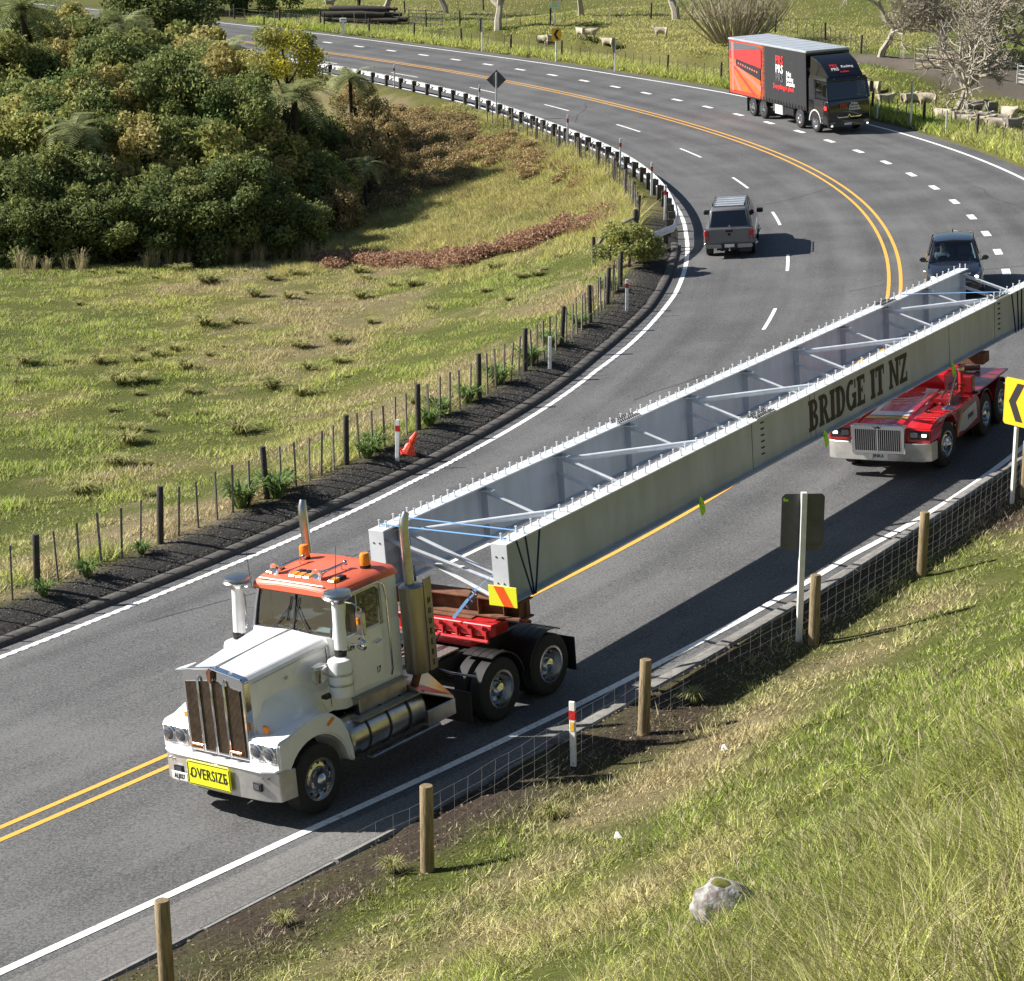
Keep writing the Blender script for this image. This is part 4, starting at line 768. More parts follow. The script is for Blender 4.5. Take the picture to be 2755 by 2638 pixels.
MB().prism([(-.62,.58),(-.64,1.20),(-.6,1.24),(.6,1.24),(.64,1.20),(.62,.58)],'x',1.22,1.40).build('radiator_shell','chrome',D,bevel=.02); MB().box(1.40,1.405,-.54,.54,.66,1.14).build('grille_panel','black_plastic',D)
gb=MB()
for k in range(23): y=-.53+1.06*k/22; gb.box(1.405,1.418,y-.006,y+.006,.66,1.14)
tag(gb.build('grille_bars','chrome',D),kind='stuff'); MB().box(1.405,1.43,-.018,.018,.64,1.16).build('grille_divider','chrome',D)
e=MB(); e.prism([(-.11,1.22),(-.04,1.155),(0,1.2),(.04,1.155),(.11,1.22),(.05,1.19),(0,1.225),(-.05,1.19)],'x',1.403,1.42); e.build('emblem','black_plastic',D)
pl=MB().box(1.385,1.395,-.22,.22,.47,.60).build('number_plate','plate_white',D); put_text('JINKA',.11,'black_print',pl,(1.397,0,.535),(0,1,0),(0,0,1),sx=.9,off=.003)
def h2(x,w,z,zb): return [(x,-w-.06,zb),(x,-w,z-.10),(x,-w+.10,z),(x,0,z+.03),(x,w-.10,z),(x,w,z-.10),(x,w+.06,zb)]
hd=MB(); hd.loft([h2(1.25,.60,1.22,.8),h2(.3,.58,1.28,.85),h2(-.6,.56,1.33,.9),h2(-1.35,.55,1.36,.95),h2(-2.1,.52,1.33,.95)]); hood=hd.build('bonnet','red_gloss',D,smooth=35,bevel=.01)
def decal(name,pts,m,parent): return MB().add(pts,[tuple(range(len(pts)))]).build(name,m,parent)
def hz_(x): return float(np.interp(x,[-2.1,-1.35,-.6,.3,1.25],[1.33,1.36,1.33,1.28,1.22]))
for nm,m_,dz,P in (('flame_band','silver_flame',.006,[(.55,-.46),(.62,.0),(.55,.46),(.25,.42),(.30,.0),(.25,-.42)]),('flame_side','silver_flame',.005,[(.40,.42),(.40,.34),(-1.2,.30),(-1.9,.10),(-1.9,.42)]),('flame_rear','silver_flame',.0055,[(-1.35,-.40),(-1.35,.30),(-1.95,.40),(-1.95,-.40)]),('flame_side','silver_flame',.005,[(.40,-.42),(.40,-.34),(-1.2,-.36),(-1.2,-.42)])):
    decal(nm,[(x,y,hz_(x)+.03*(1-abs(y)/.6)+dz) for x,y in P],m_,hood)
for nm,P in (('gold_band',[(.80,-.50),(.86,0),(.80,.50),(.60,.47),(.66,0),(.60,-.47)]),): decal(nm,[(x,y,hz_(x)+.03*(1-abs(y)/.6)+.004) for x,y in P],'gold_flame',hood)
for i in range(3):
    a=MB(); x=-.3-.22*i; a.beam((x,-.26,hz_(x)+.03),(x-.16,.22,hz_(x)+.032),.03,.008); a.build('bonnet_ornament','silver_flame',hood)
for sd in (1,-1):
    y0,y1=min(sd*.60,sd*1.20),max(sd*.60,sd*1.20)
    prof=[(1.28,.84),(1.26,1.16),(1.0,1.24),(.6,1.28),(.1,1.24),(-.30,1.22),(-.62,1.18),(-.66,.9),(-.60,.9)]+arc(0,.52,.66,146,16,14)+[(.75,.84)]
    g=MB().prism(prof,'y',y0,y1).build('front_guard','red_gloss',D,smooth=35,bevel=.03,seg=2)
    MB().box(1.262,1.285,min(sd*.70,sd*1.14),max(sd*.70,sd*1.14),.92,1.12).build('headlamp_bezel','black_plastic',g)
    MB().box(1.285,1.292,min(sd*.98,sd*1.09),max(sd*.98,sd*1.09),.985,1.05).build('headlamp','lamp_lit',g,bevel=.01); MB().box(1.285,1.292,min(sd*.72,sd*.89),max(sd*.72,sd*.89),.96,1.08).build('headlamp','lens',g,bevel=.01)
    for k in range(5): MB().bx((.9-.22*k,sd*.9,1.262+.02*(k<3)),(.06,.46,.03)).build('guard_louvre','red_gloss',g,bevel=.01)
    s=MB(); s.prism([(-.62,.50),(-.62,1.16),(-2.30,1.16),(-2.50,1.0),(-2.55,.45)],'y',sd*1.20,sd*1.17); sk=s.build('side_panel','dark_red',D,bevel=.006)
    decal('flame_side_panel',[(-.75,sd*1.202,.62),(-1.1,sd*1.202,.98),(-2.2,sd*1.202,1.04),(-2.3,sd*1.202,.62),(-1.3,sd*1.202,.55)],'silver_flame',sk); decal('gold_trim',[(-.66,sd*1.2015,.54),(-.68,sd*1.2015,.70),(-1.0,sd*1.2015,1.06),(-1.12,sd*1.2015,1.06),(-.80,sd*1.2015,.56)],'gold_flame',sk)
    if sd>0: put_text('JENKINS',.16,'black_print',sk,(-1.75,1.2045,.80),(-1,0,0),(0,0,1),sx=.8,off=.002)
    MB().box(-.6,-2.6,min(sd*.60,sd*1.20),max(sd*.60,sd*1.20),1.15,1.18).build('side_deck','dark_red',D); MB().box(-2.4,-5.05,min(sd*.50,sd*1.20),max(sd*.50,sd*1.20),1.17,1.22).build('wheel_cover','dark_red',D,bevel=.02)
    guard(D,-3.02,.52,.60,y0,y1,25,155,'dark_red'); guard(D,-4.37,.52,.60,y0,y1,15,140,'dark_red')
    MB().box(-5.12,-5.10,y0,y1,.25,.8).build('mudflap','black_plastic',D)
    st=MB(); st.cyl((-.72,sd*1.05,.55),(-.72,sd*1.05,1.1),.07,.09,14); st.build('intake_pipe','steel',D,smooth=40); MB().lathe([(.08,-.06),(.15,-.02),(.17,.02),(.14,.05),(.02,.08)],(-.74,sd*.98,1.17),(0,0,1),20).build('intake_cap','chrome',D,smooth=40)
MB().box(-2.0,-5.05,-.55,.55,1.10,1.20).build('rear_deck','dark_red',D,bevel=.015)
eng=MB(); eng.box(-1.0,-1.9,.58,.95,1.17,1.34); eng.cyl((-.95,.72,1.2),(-1.8,.80,1.28),.05,n=10); eng.cyl((-1.2,.9,1.18),(-1.2,.9,1.42),.06,n=10); eng.build('engine_block','dark_red',D,bevel=.01)
for k,(a,b,c) in enumerate((((-.8,.95,1.2),(-1.4,.95,1.75),(-1.9,.85,1.78)),((-1.0,.7,1.3),(-1.5,.8,1.6),(-2.0,.7,1.5)),((-1.2,.85,1.3),(-1.7,.9,1.55),(-2.2,.95,1.4)))): MB().tube([a,b,c],.018,6).build('engine_hose',('steel','chassis_black','rust')[k],D,smooth=50)
MB().cyl((-2.1,.88,1.2),(-2.1,.88,1.78),.055,n=12).build('service_post','red_paint',D); MB().lathe([(.05,0),(.09,.03),(.08,.10),(.02,.12)],(-2.1,.88,1.76),(0,0,1),14).build('post_cap','steel',D); MB().box(-2.25,-2.5,.82,1.10,1.2,1.60).build('hydraulic_tank','dark_red',D,bevel=.02)
pz=MB(); pz.box(-2.35,-3.75,-.85,.42,1.18,1.62); pz.box(-2.75,-3.6,-1.05,.62,1.62,1.74); pz.build('pedestal','red_gloss',D,bevel=.02); MB().box(-2.9,-3.4,-1.3,1.2,1.75,1.995).build('rear_bolster','rust',D,bevel=.01)
for x,y,l in ((-4.55,.25,.7),(-4.75,-.1,.5)): MB().cyl((x,y-l/2,1.28),(x-.1,y+l/2,1.30),.07,n=10).build('timber_packer','rust',D)
# ------------------------------------------------------------------ black curtain-sided truck
mat('curtain_black',(.022,.023,.026),.55,var=.12,scale=2); mat('cab_black',(.008,.008,.010),.18,coat=.9); mat('roof_grey',(.42,.45,.48),.4,.2,var=.08,scale=2); mat('print_red',(.75,.035,.035),.55); mat('print_orange',(.80,.13,.02),.55,var=.15,scale=3); mat('print_pink',(.80,.16,.13),.55); mat('print_grey',(.10,.105,.115),.6); mat('locker_grey',(.55,.55,.54),.5,var=.1,scale=8)
def fade_mat():
    m=bpy.data.materials.new('curtain_fade'); m.use_nodes=True; n=m.node_tree; L=n.links; b=n.nodes['Principled BSDF']; b.inputs['Roughness'].default_value=.55
    tc=n.nodes.new('ShaderNodeTexCoord'); sx=n.nodes.new('ShaderNodeSeparateXYZ'); L.new(tc.outputs['Object'],sx.inputs[0])
    nz=n.nodes.new('ShaderNodeTexNoise'); nz.inputs['Scale'].default_value=4; nz.inputs['Detail'].default_value=5; mp=n.nodes.new('ShaderNodeMapping'); mp.inputs['Scale'].default_value=(.5,1,3); L.new(tc.outputs['Object'],mp.inputs[0]); L.new(mp.outputs[0],nz.inputs['Vector'])
    mr=n.nodes.new('ShaderNodeMapRange'); mr.inputs[1].default_value=-7.2; mr.inputs[2].default_value=-5.9; L.new(sx.outputs[0],mr.inputs[0])
    ad=n.nodes.new('ShaderNodeMath'); ad.operation='ADD'; L.new(mr.outputs[0],ad.inputs[0]); ad2=n.nodes.new('ShaderNodeMath'); ad2.operation='MULTIPLY_ADD'; L.new(nz.outputs[0],ad2.inputs[0]); ad2.inputs[1].default_value=.7; ad2.inputs[2].default_value=-.35; L.new(ad2.outputs[0],ad.inputs[1])
    rp=n.nodes.new('ShaderNodeValToRGB'); cr=rp.color_ramp; cr.elements[0].position=.05; cr.elements[0].color=(.62,.05,.02,1); cr.elements[1].position=.9; cr.elements[1].color=(.022,.023,.026,1); e=cr.elements.new(.3); e.color=(.55,.09,.02,1); L.new(ad.outputs[0],rp.inputs[0]); L.new(rp.outputs[0],b.inputs['Base Color']); MAT['curtain_fade']=m
fade_mat()
XM=vframe(17.056,110.59,-.324,6.5)
X=thing('curtain_sider_truck','black and red curtain-sided truck with grey roof and dark cab','truck',M=XM)
bx0,bx1,bz0,bz1=-10.8,-1.0,1.12,4.02
mb=MB(); mb.box(.9,-10.6,.38,.50,.75,1.02); mb.box(.9,-10.6,-.50,-.38,.75,1.02); mb.build('chassis','chassis_black',X)
for sd in (1,-1):
    wheel(X,0,sd*1.08,.50,.50,.28,sd,'steer'); wheel(X,-1.9,sd*1.08,.50,.50,.28,sd,'steer')
    for x in (-6.48,-7.83): wheel(X,x,sd*1.06,.50,.50,.27,sd,'drive')
    for x in (-6.48,-7.83): guard(X,x,.5,.57,min(sd*.7,sd*1.22),max(sd*.7,sd*1.22),20,160,'black_plastic')
    guard(X,0,.50,.62,min(sd*.75,sd*1.26),max(sd*.75,sd*1.26),5,175,'locker_grey',t=.07)
    MB().box(-8.55,-8.53,min(sd*.7,sd*1.2),max(sd*.7,sd*1.2),.2,.95).build('mudflap','black_plastic',X)
MB().box(bx0,bx1,-1.22,1.22,bz0-.14,bz0).build('floor_frame','chassis_black',X); MB().box(bx0+.02,bx1-.02,-1.20,1.20,bz0,bz1).build('body_core','curtain_black',X)
cr_=MB(); n=49; top=[];bot=[]
for k in range(n):
    x=bx0+.05+(bx1-bx0-.1)*k/(n-1); y=-1.235-.012*math.sin(k*1.1)-.006*math.sin(k*2.7); top.append((x,y,bz1-.05)); bot.append((x,y-.006,bz0-.06))
cr_.loft([top,bot],cap=False,closed=False); cur=cr_.build('curtain','curtain_fade',X,smooth=60)
MB().box(bx0+.05,bx1-.05,1.21,1.235,bz0-.06,bz1-.05).build('curtain','curtain_black',X)
rf=MB(); rf.box(bx0-.03,bx1+.03,-1.27,1.27,bz1-.04,bz1+.08); ro=rf.build('roof','roof_grey',X,bevel=.03,seg=2)
for k in range(8): x=bx0+.8+1.2*k; MB().box(x-.02,x+.02,-1.2,1.2,bz1+.08,bz1+.088).build('roof_bow','roof_grey',ro)
for x in (bx0,bx1): MB().box(x-.03,x+.03,-1.26,1.26,bz0-.14,bz1-.04).build('end_frame','cab_black',X,bevel=.01)
yd=-1.262
def xdecal(name,P,m,k=0): return MB().add([(a,yd-.002*k,b) for a,b in P],[tuple(range(len(P)))]).build(name,m,cur)
xdecal('print_panel',[(-10.7,1.25),(-6.6,1.25),(-6.6,2.5),(-9.9,3.15),(-10.7,3.3)],'print_orange',1); xdecal('print_beam',[(-10.7,3.2),(-10.7,3.42),(-6.5,3.75),(-6.5,3.55)],'print_red',2); xdecal('print_beam',[(-10.7,3.0),(-10.7,3.2),(-6.5,2.95),(-6.5,2.75)],'print_red',3); xdecal('print_panel',[(-10.7,3.2),(-6.5,3.55),(-6.5,2.95)],'print_red',1)
xdecal('print_beam',[(-10.6,2.75),(-10.35,2.75),(-7.2,1.25),(-7.7,1.25)],'print_red',4); xdecal('print_beam',[(-10.6,2.8),(-10.4,2.9),(-6.5,1.75),(-6.5,1.45)],'print_pink',5); xdecal('print_beam',[(-10.7,2.7),(-10.5,2.6),(-9.0,1.25),(-9.5,1.25)],'print_pink',6); xdecal('print_post',[(-10.35,1.2),(-10.05,1.2),(-10.05,3.9),(-10.35,3.9)],'print_pink',7); xdecal('print_panel',[(-10.7,3.42),(-10.7,3.9),(-6.9,3.9),(-6.5,3.78)],'print_grey',2); xdecal('print_panel',[(-9.8,3.0),(-9.8,2.6),(-6.6,2.05),(-6.6,2.72)],'curtain_black',5)
for k in range(9): a=-9.5+.30*k; xdecal('print_lamp',[(a,2.72-.10*k*.35),(a+.14,2.71-.10*k*.35),(a+.14,2.80-.10*k*.35),(a,2.82-.10*k*.35)],'print_pink',8)
for k,(m_,z) in enumerate((('print_red',3.35),('white_print',2.88),('print_grey',2.41))): put_text('PRS',.62,m_,cur,(-4.20,-1.266,z),(1,0,0),(0,0,1),off=.012,sx=.95)
for k,t in enumerate(('Pallet','Racking','Solutions')): put_text(t,.34,'white_print',cur,(-3.35,-1.266,2.72-.26*k),(1,0,0),(0,0,1),off=.010,align='LEFT',sx=.80)
put_text('Everything in place',.36,'print_red',cur,(-4.95,-1.266,1.95),(1,0,0),(0,0,1),off=.010,align='LEFT',sx=.92)
for k in range(16):
    x=-6.6+.36*k; MB().bx((x,-1.265,1.10),(.04,.02,.22)).build('curtain_buckle','black_plastic',X)
MB().box(-4.0,-4.95,-1.2,-.75,.45,1.0).build('side_locker','locker_grey',X,bevel=.02); MB().cyl((-5.2,-1.0,.55),(-5.2,-1.0,.95),.17,n=16).build('air_tank','steel',X,smooth=40); MB().box(-2.7,-3.9,-1.15,-.7,.5,.95).build('fuel_tank','black_plastic',X,bevel=.05,seg=2)
# cab
cb=MB()
def cring(x,w,z0,z1): return [(x,-w,z0),(x,-w,z1-.1),(x,-w+.1,z1),(x,w-.1,z1),(x,w,z1-.1),(x,w,z0)]
cb.loft([cring(1.42,1.15,.52,1.72),cring(1.36,1.22,.5,1.76),cring(.8,1.24,.5,1.78),cring(-.75,1.24,.9,1.78)]); cb.build('cab_body','cab_black',X,smooth=30,bevel=.015)
fr=MB()
for sd in (1,-1): fr.beam((1.36,sd*1.17,1.74),(1.12,sd*1.12,2.72),.10,.10); fr.beam((-.05,sd*1.2,1.74),(-.1,sd*1.16,2.72),.06,.10,up=(1,0,0)); fr.box(-.75,-.15,min(sd*1.18,sd*1.22),max(sd*1.18,sd*1.22),1.74,2.72)
fr.box(-.76,-.72,-1.2,1.2,1.7,2.75); fr.build('cab_frame','cab_black',X)
MB().add([(1.385,-1.12,1.76),(1.385,1.12,1.76),(1.15,1.07,2.70),(1.15,-1.07,2.70)],[(0,1,2,3)]).build('windscreen','glass_dark',X)
for sd in (1,-1): MB().add([(1.30,sd*1.205,1.78),(0,sd*1.215,1.78),(-.04,sd*1.17,2.66),(1.08,sd*1.15,2.66)],[(0,1,2,3)]).build('door_window','glass_dark',X); MB().box(1.0,-.1,min(sd*1.236,sd*1.25),max(sd*1.236,sd*1.25),.95,1.72).build('door','cab_black',X,bevel=.01)
rr_=MB(); rr_.loft([[(1.18,-1.16,2.68),(1.18,1.16,2.68),(1.10,1.12,2.86),(1.10,-1.12,2.86)],[(-.76,-1.22,2.70),(-.76,1.22,2.70),(-.76,1.18,2.92),(-.76,-1.18,2.92)]]); rr_.build('cab_roof','cab_black',X,bevel=.03,seg=2)
MB().loft([[(1.05,-1.0,2.86),(1.05,1.0,2.86),(1.02,.98,2.90),(1.02,-.98,2.90)],[(.3,-1.12,2.86),(.3,1.12,2.86),(.2,1.05,3.55),(.2,-1.05,3.55)],[(-.72,-1.15,2.86),(-.72,1.15,2.86),(-.72,1.12,3.86),(-.72,-1.12,3.86)]]).build('roof_fairing','cab_black',X,smooth=30,bevel=.04,seg=2)
MB().box(1.25,1.05,-1.15,1.15,2.66,2.76).build('sun_visor','cab_black',X,bevel=.02)
v=Vector((-.35,0,.5)).normalized()
for t,m_,z,y,sz in (('PRS','print_red',3.36,-.42,.28),('PRS','white_print',3.20,-.42,.28),('Racking','white_print',3.30,.32,.22),('in place','print_red',3.08,.05,.16)):
    x=float(np.interp(z,[2.9,3.55,3.86],[1.02,.2,-.72]))+.05; put_text(t,sz,m_,X,(x,y,z+.03),(0,1,0),(-.75,0,.65),off=.004)
for t,m_,z,y,sz in (('PRS','print_red',1.42,-.35,.26),('Pallet','white_print',1.52,.28,.18),('Racking','white_print',1.38,.28,.18),('Solutions','white_print',1.24,.30,.18)): put_text(t,sz,m_,X,(1.46,y,z),(0,1,0),(0,0,1),off=.003)
MB().prism([(-.72,.92),(-.62,.82),(-.08,.82),(0,.93),(.08,.82),(.62,.82),(.72,.92),(.60,.87),(.1,.87),(0,1.0),(-.1,.87),(-.60,.87)],'x',1.425,1.45).build('grille_trim','chrome',X)
MB().box(1.30,1.48,-1.2,1.2,.38,.68).build('bumper','cab_black',X,bevel=.05,seg=2)
for sd in (1,-1):
    MB().bx((1.475,sd*.95,.58),(.03,.30,.14)).build('headlamp','lens',X,bevel=.02); MB().bx((1.478,sd*1.02,.44),(.02,.10,.06)).build('fog_lamp','lamp_lit',X)
    m=MB(); m.tube([(1.15,sd*1.16,2.68),(1.32,sd*1.34,2.66),(1.32,sd*1.36,2.2)],.02,6); o=m.build('mirror_arm','black_plastic',X); MB().bx((1.32,sd*1.36,2.28),(.08,.22,.55)).build('mirror_head','cab_black',o,bevel=.03)
    MB().bx((1.12,sd*.7,2.80),(.05,.10,.05)).build('roof_lamp','lens',X)
    for z in (.55,.82): MB().bx((.78,sd*1.22,z),(.34,.08,.05)).build('cab_step','steel',X)
MB().bx((1.487,-.1,.50),(.01,.42,.11)).build('number_plate','plate_white',X); MB().bx((1.2,-1.255,1.35),(.3,.01,.2)).build('door_badge','print_red',X)
sn=MB(); sn.cyl((-.85,-1.0,2.0),(-.85,-1.0,3.1),.10,n=12); sn.bx((-.82,-1.02,3.15),(.3,.24,.22)); sn.build('snorkel','cab_black',X)
MB().box(1.2,.75,-1.1,1.1,1.5,1.80).build('dashboard','dash_dark',X); MB().box(.2,-.3,-1,1,1.3,2.3).build('seat','seat_grey',X,bevel=.05)
# ------------------------------------------------------------------ grey pickup driving away
mat('pickup_grey',(.165,.160,.165),.30,.25,coat=.7); mat('tail_red',(.42,.012,.018),.15,spec=.8); mat('chrome_dark',(.35,.35,.36),.25,.9)
UM=vframe(8.146,77.398,.146+math.pi,3.2)
U=thing('pickup','grey double-cab pickup with canopy driving away on the bend','pickup',M=UM)
def bring(x,w,z0,z1,wt,ins=.05): return [(x,-w,z0),(x,-w-.02,z0+.25),(x,-w,z1-.08),(x,-wt,z1),(x,wt,z1),(x,w,z1-.08),(x,w+.02,z0+.25),(x,w,z0)]
b=MB(); b.loft([bring(.02,.90,.55,1.10,.86),bring(.15,.92,.50,1.12,.87),bring(1.0,.925,.48,1.13,.88),bring(3.8,.925,.45,1.13,.88),bring(4.6,.91,.45,1.10,.82),bring(5.15,.84,.5,.95,.70)]); ub=b.build('body','pickup_grey',U,smooth=35,bevel=.02,seg=2)
c=MB()
def gr_(x,w,wt,z0,z1): return [(x,-w,z0),(x,-wt,z1-.07),(x,-wt+.08,z1),(x,wt-.08,z1),(x,wt,z1-.07),(x,w,z0)]
c.loft([gr_(.10,.86,.74,1.10,1.14),gr_(.34,.85,.70,1.10,1.80),gr_(.9,.85,.68,1.10,1.84),gr_(3.0,.85,.68,1.10,1.84),gr_(3.35,.85,.68,1.10,1.80),gr_(4.05,.84,.75,1.08,1.12)]); c.build('canopy_and_cab','pickup_grey',U,smooth=35,bevel=.02)
MB().add([(.105,-.70,1.17),(.105,.70,1.17),(.315,.61,1.74),(.315,-.61,1.74)],[(0,1,2,3)]).build('rear_window','glass_dark',U); MB().add([(.125,-.72,1.16),(.125,.72,1.16),(.335,.63,1.76),(.335,-.63,1.76)],[(0,1,2,3)]).build('rear_window_backing','cab_black',U)
MB().bx((.08,-.02,1.20),(.03,.05,.06)).build('window_handle','chrome',U)
for sd in (1,-1):
    MB().add([(.5,sd*.853,1.18),(1.75,sd*.853,1.18),(1.75,sd*.725,1.72),(.62,sd*.725,1.72)],[(0,1,2,3)]).build('side_window','glass_dark',U); MB().add([(1.9,sd*.853,1.18),(3.7,sd*.853,1.16),(3.25,sd*.722,1.72),(1.9,sd*.722,1.72)],[(0,1,2,3)]).build('side_window','glass_dark',U)
    tl=MB(); tl.loft([[(-.005,sd*.74,.72),(-.005,sd*.905,.70),(-.005,sd*.905,1.06),(-.005,sd*.77,1.06)],[(.12,sd*.76,.72),(.20,sd*.945,.70),(.20,sd*.945,1.05),(.12,sd*.78,1.05)]]); t_=tl.build('tail_lamp','tail_red',U,bevel=.01); MB().bx((-.008,sd*.82,.78),(.01,.09,.07)).build('reverse_lens','lens',t_)
    wheel(U,.98,sd*.80,.39,.39,.26,sd,'steer'); wheel(U,4.2,sd*.80,.39,.39,.26,sd,'steer')
    m=MB(); m.bx((3.62,sd*1.03,1.20),(.12,.24,.18)); m.build('door_mirror','black_plastic',U,bevel=.03); MB().tube([(.75,sd*.60,1.86),(.8,sd*.60,1.90),(2.9,sd*.60,1.90),(2.95,sd*.60,1.86)],.02,6).build('roof_rail','black_plastic',U); MB().bx((.72,sd*.60,1.90),(.05,.04,.11)).build('rack_stop','black_plastic',U)
    MB().bx((2.6,sd*.85,.36),(1.8,.10,.04)).build('side_step','black_plastic',U)
for k in range(4): MB().bx((.95+.55*k,0,1.905),(.06,1.2,.03)).build('rack_bar','roof_grey',U)
MB().box(.7,2.9,-.55,.55,1.845,1.87).build('roof_mat','roof_grey',U)
tg=MB(); tg.box(-.02,.03,-.72,.72,.60,1.10); tgo=tg.build('tailgate','pickup_grey',U,bevel=.02,seg=2); MB().bx((-.025,0,1.03),(.02,.28,.09)).build('tailgate_handle','black_plastic',tgo,bevel=.01); MB().lathe([(.06,0),(.055,.012),(.01,.014)],(-.02,0,.90),(-1,0,0),16).build('badge','black_plastic',tgo)
MB().box(-.10,.12,-.86,.86,.40,.54).build('rear_bumper','chrome_dark',U,bevel=.03,seg=2); MB().box(-.105,-.10,-.30,.30,.38,.56).build('plate_recess','black_plastic',U); MB().bx((-.112,0,.49),(.01,.36,.11)).build('number_plate','plate_white',U)
tb=MB(); tb.beam((-.02,0,.34),(-.20,0,.34),.06,.06); tb.cyl((-.18,0,.36),(-.18,0,.42),.02,n=8); tb.sphere((-.18,0,.44),.03); tb.build('tow_ball','chrome',U)
un=MB(); un.box(.3,4.8,-.5,.5,.26,.48); un.cyl((.98,-.7,.39),(.98,.7,.39),.06,n=8); un.box(.0,.2,-.8,-.35,.24,.42); un.build('underbody','chassis_black',U)
# ------------------------------------------------------------------ black car with its driver
mat('car_black',(.010,.011,.016),.16,coat=1.,spec=.6)
CM=vframe(14.282,66.457,.186,2.6)
A=thing('black_car','black hatchback car with headlights on following the girders','car',M=CM)     # origin: front
b=MB(); b.loft([[(x,-w,z0),(x,-w-.03,z0+.2),(x,-w,z1-.1),(x,-wt,z1),(x,-wt*.4,z1+.03),(x,wt*.4,z1+.03),(x,wt,z1),(x,w,z1-.1),(x,w+.03,z0+.2),(x,w,z0)] for x,w,z0,z1,wt in ((.12,.62,.35,.62,.5),(.02,.78,.26,.74,.62),(-.25,.86,.22,.86,.70),(-.9,.90,.2,.96,.76),(-1.35,.91,.2,1.02,.80),(-3.6,.91,.2,1.04,.80),(-4.2,.86,.25,1.02,.78),(-4.4,.80,.35,.9,.7))]); b.build('body','car_black',A,smooth=40,bevel=.012)
def ar(x,w,wt,z0,z1): return [(x,-w,z0),(x,-wt-.04,z1-.12),(x,-wt+.06,z1-.02),(x,0,z1+.02),(x,wt-.06,z1-.02),(x,wt+.04,z1-.12),(x,w,z0)]
pil=MB()
for sd in (1,-1):
    pil.beam((-1.28,sd*.78,1.02),(-2.12,sd*.60,1.58),.07,.06); pil.beam((-2.75,sd*.82,1.02),(-2.72,sd*.64,1.60),.04,.09,up=(1,0,0)); pil.beam((-3.6,sd*.80,1.02),(-3.7,sd*.66,1.55),.04,.12,up=(1,0,0))
pil.build('pillar','car_black',A)
r=MB(); r.loft([[(x,-w,z-.05),(x,-w+.1,z),(x,0,z+.035),(x,w-.1,z),(x,w,z-.05)] for x,w,z in ((-2.05,.60,1.585),(-2.3,.645,1.62),(-3.4,.66,1.64),(-4.0,.64,1.58),(-4.15,.62,1.5))]); r.build('roof','car_black',A,smooth=50)
MB().add([(-1.26,-.74,1.03),(-1.26,.74,1.03),(-2.07,.57,1.585),(-2.07,-.57,1.585)],[(0,1,2,3)]).build('windscreen','glass',A)
MB().loft([[(-4.30,-.76,.98),(-4.30,.76,.98),(-4.05,.60,1.54),(-4.05,-.60,1.54)],[(-4.25,-.76,.98),(-4.25,.76,.98),(-4.0,.60,1.54),(-4.0,-.60,1.54)]]).build('rear_hatch','car_black',A)
MB().box(-1.3,-4.1,-.75,.75,.95,1.0).build('dashboard','dash_dark',A)
for sd in (1,-1):
    MB().add([(-1.5,sd*.80,1.05),(-4.0,sd*.81,1.06),(-3.7,sd*.665,1.54),(-2.2,sd*.645,1.56)],[(0,1,2,3)]).build('side_window','glass_dark',A)
    h=MB(); h.loft([[(-.02,sd*.52,.66),(-.02,sd*.70,.68),(-.02,sd*.70,.78),(-.02,sd*.55,.74)],[(-.26,sd*.62,.74),(-.30,sd*.88,.72),(-.34,sd*.885,.84),(-.28,sd*.64,.86)]]); h.build('headlamp','lens',A,bevel=.01); MB().sphere((-.02,sd*.68,.735),(.05,.075,.05)).build('headlamp_bulb','lamp_lit',A)
    wheel(A,-.85,sd*.80,.34,.34,.22,sd,'steer'); wheel(A,-3.45,sd*.80,.34,.34,.22,sd,'steer')
    MB().bx((-1.45,sd*1.0,1.10),(.14,.22,.15)).build('door_mirror','car_black',A,bevel=.04,seg=2); MB().bx((-1.45,sd*.88,1.04),(.06,.10,.04)).build('mirror_stalk','car_black',A)
    s=MB(); s.box(-2.1,-2.6,sd*.38-.23,sd*.38+.23,.55,.75); s.box(-2.5,-2.65,sd*.38-.22,sd*.38+.22,.7,1.32); s.build('seat','seat_grey',A,bevel=.05)
MB().box(.10,.14,-.5,.5,.42,.58).build('lower_grille','black_plastic',A); MB().bx((.145,0,.50),(.01,.42,.11)).build('number_plate','plate_white',A)
MB().tube([(-3.6,0,1.66),(-3.7,0,1.74)],[.03,.008],6).build('roof_aerial','black_plastic',A); MB().add([(-1.38,.66,1.10),(-1.38,.70,1.10),(-1.98,.58,1.50),(-1.98,.55,1.50)],[(0,1,2,3)]).build('sun_visor_strip','paper',A)
MB().lathe([(.17,-.012),(.185,0),(.17,.012)],(-1.72,-.36,1.06),(-.7,0,.7),18).build('steering_wheel','black_plastic',A)
pd=person_seated(None,0,0,0,'shirt_white',name='person'); pd.matrix_world=CM@Matrix.Translation((-2.30,-.36,.68)); tag(pd,'person in a white top driving the black car','person')
hd_=MB().sphere((0,0,0),(.10,.08,.12)).build('head','skin',pd,smooth=60); hd_.location=(.045,0,.74); MB().sphere((-.02,0,.03),(.10,.088,.11)).build('hair','hair_dark',hd_,smooth=60)
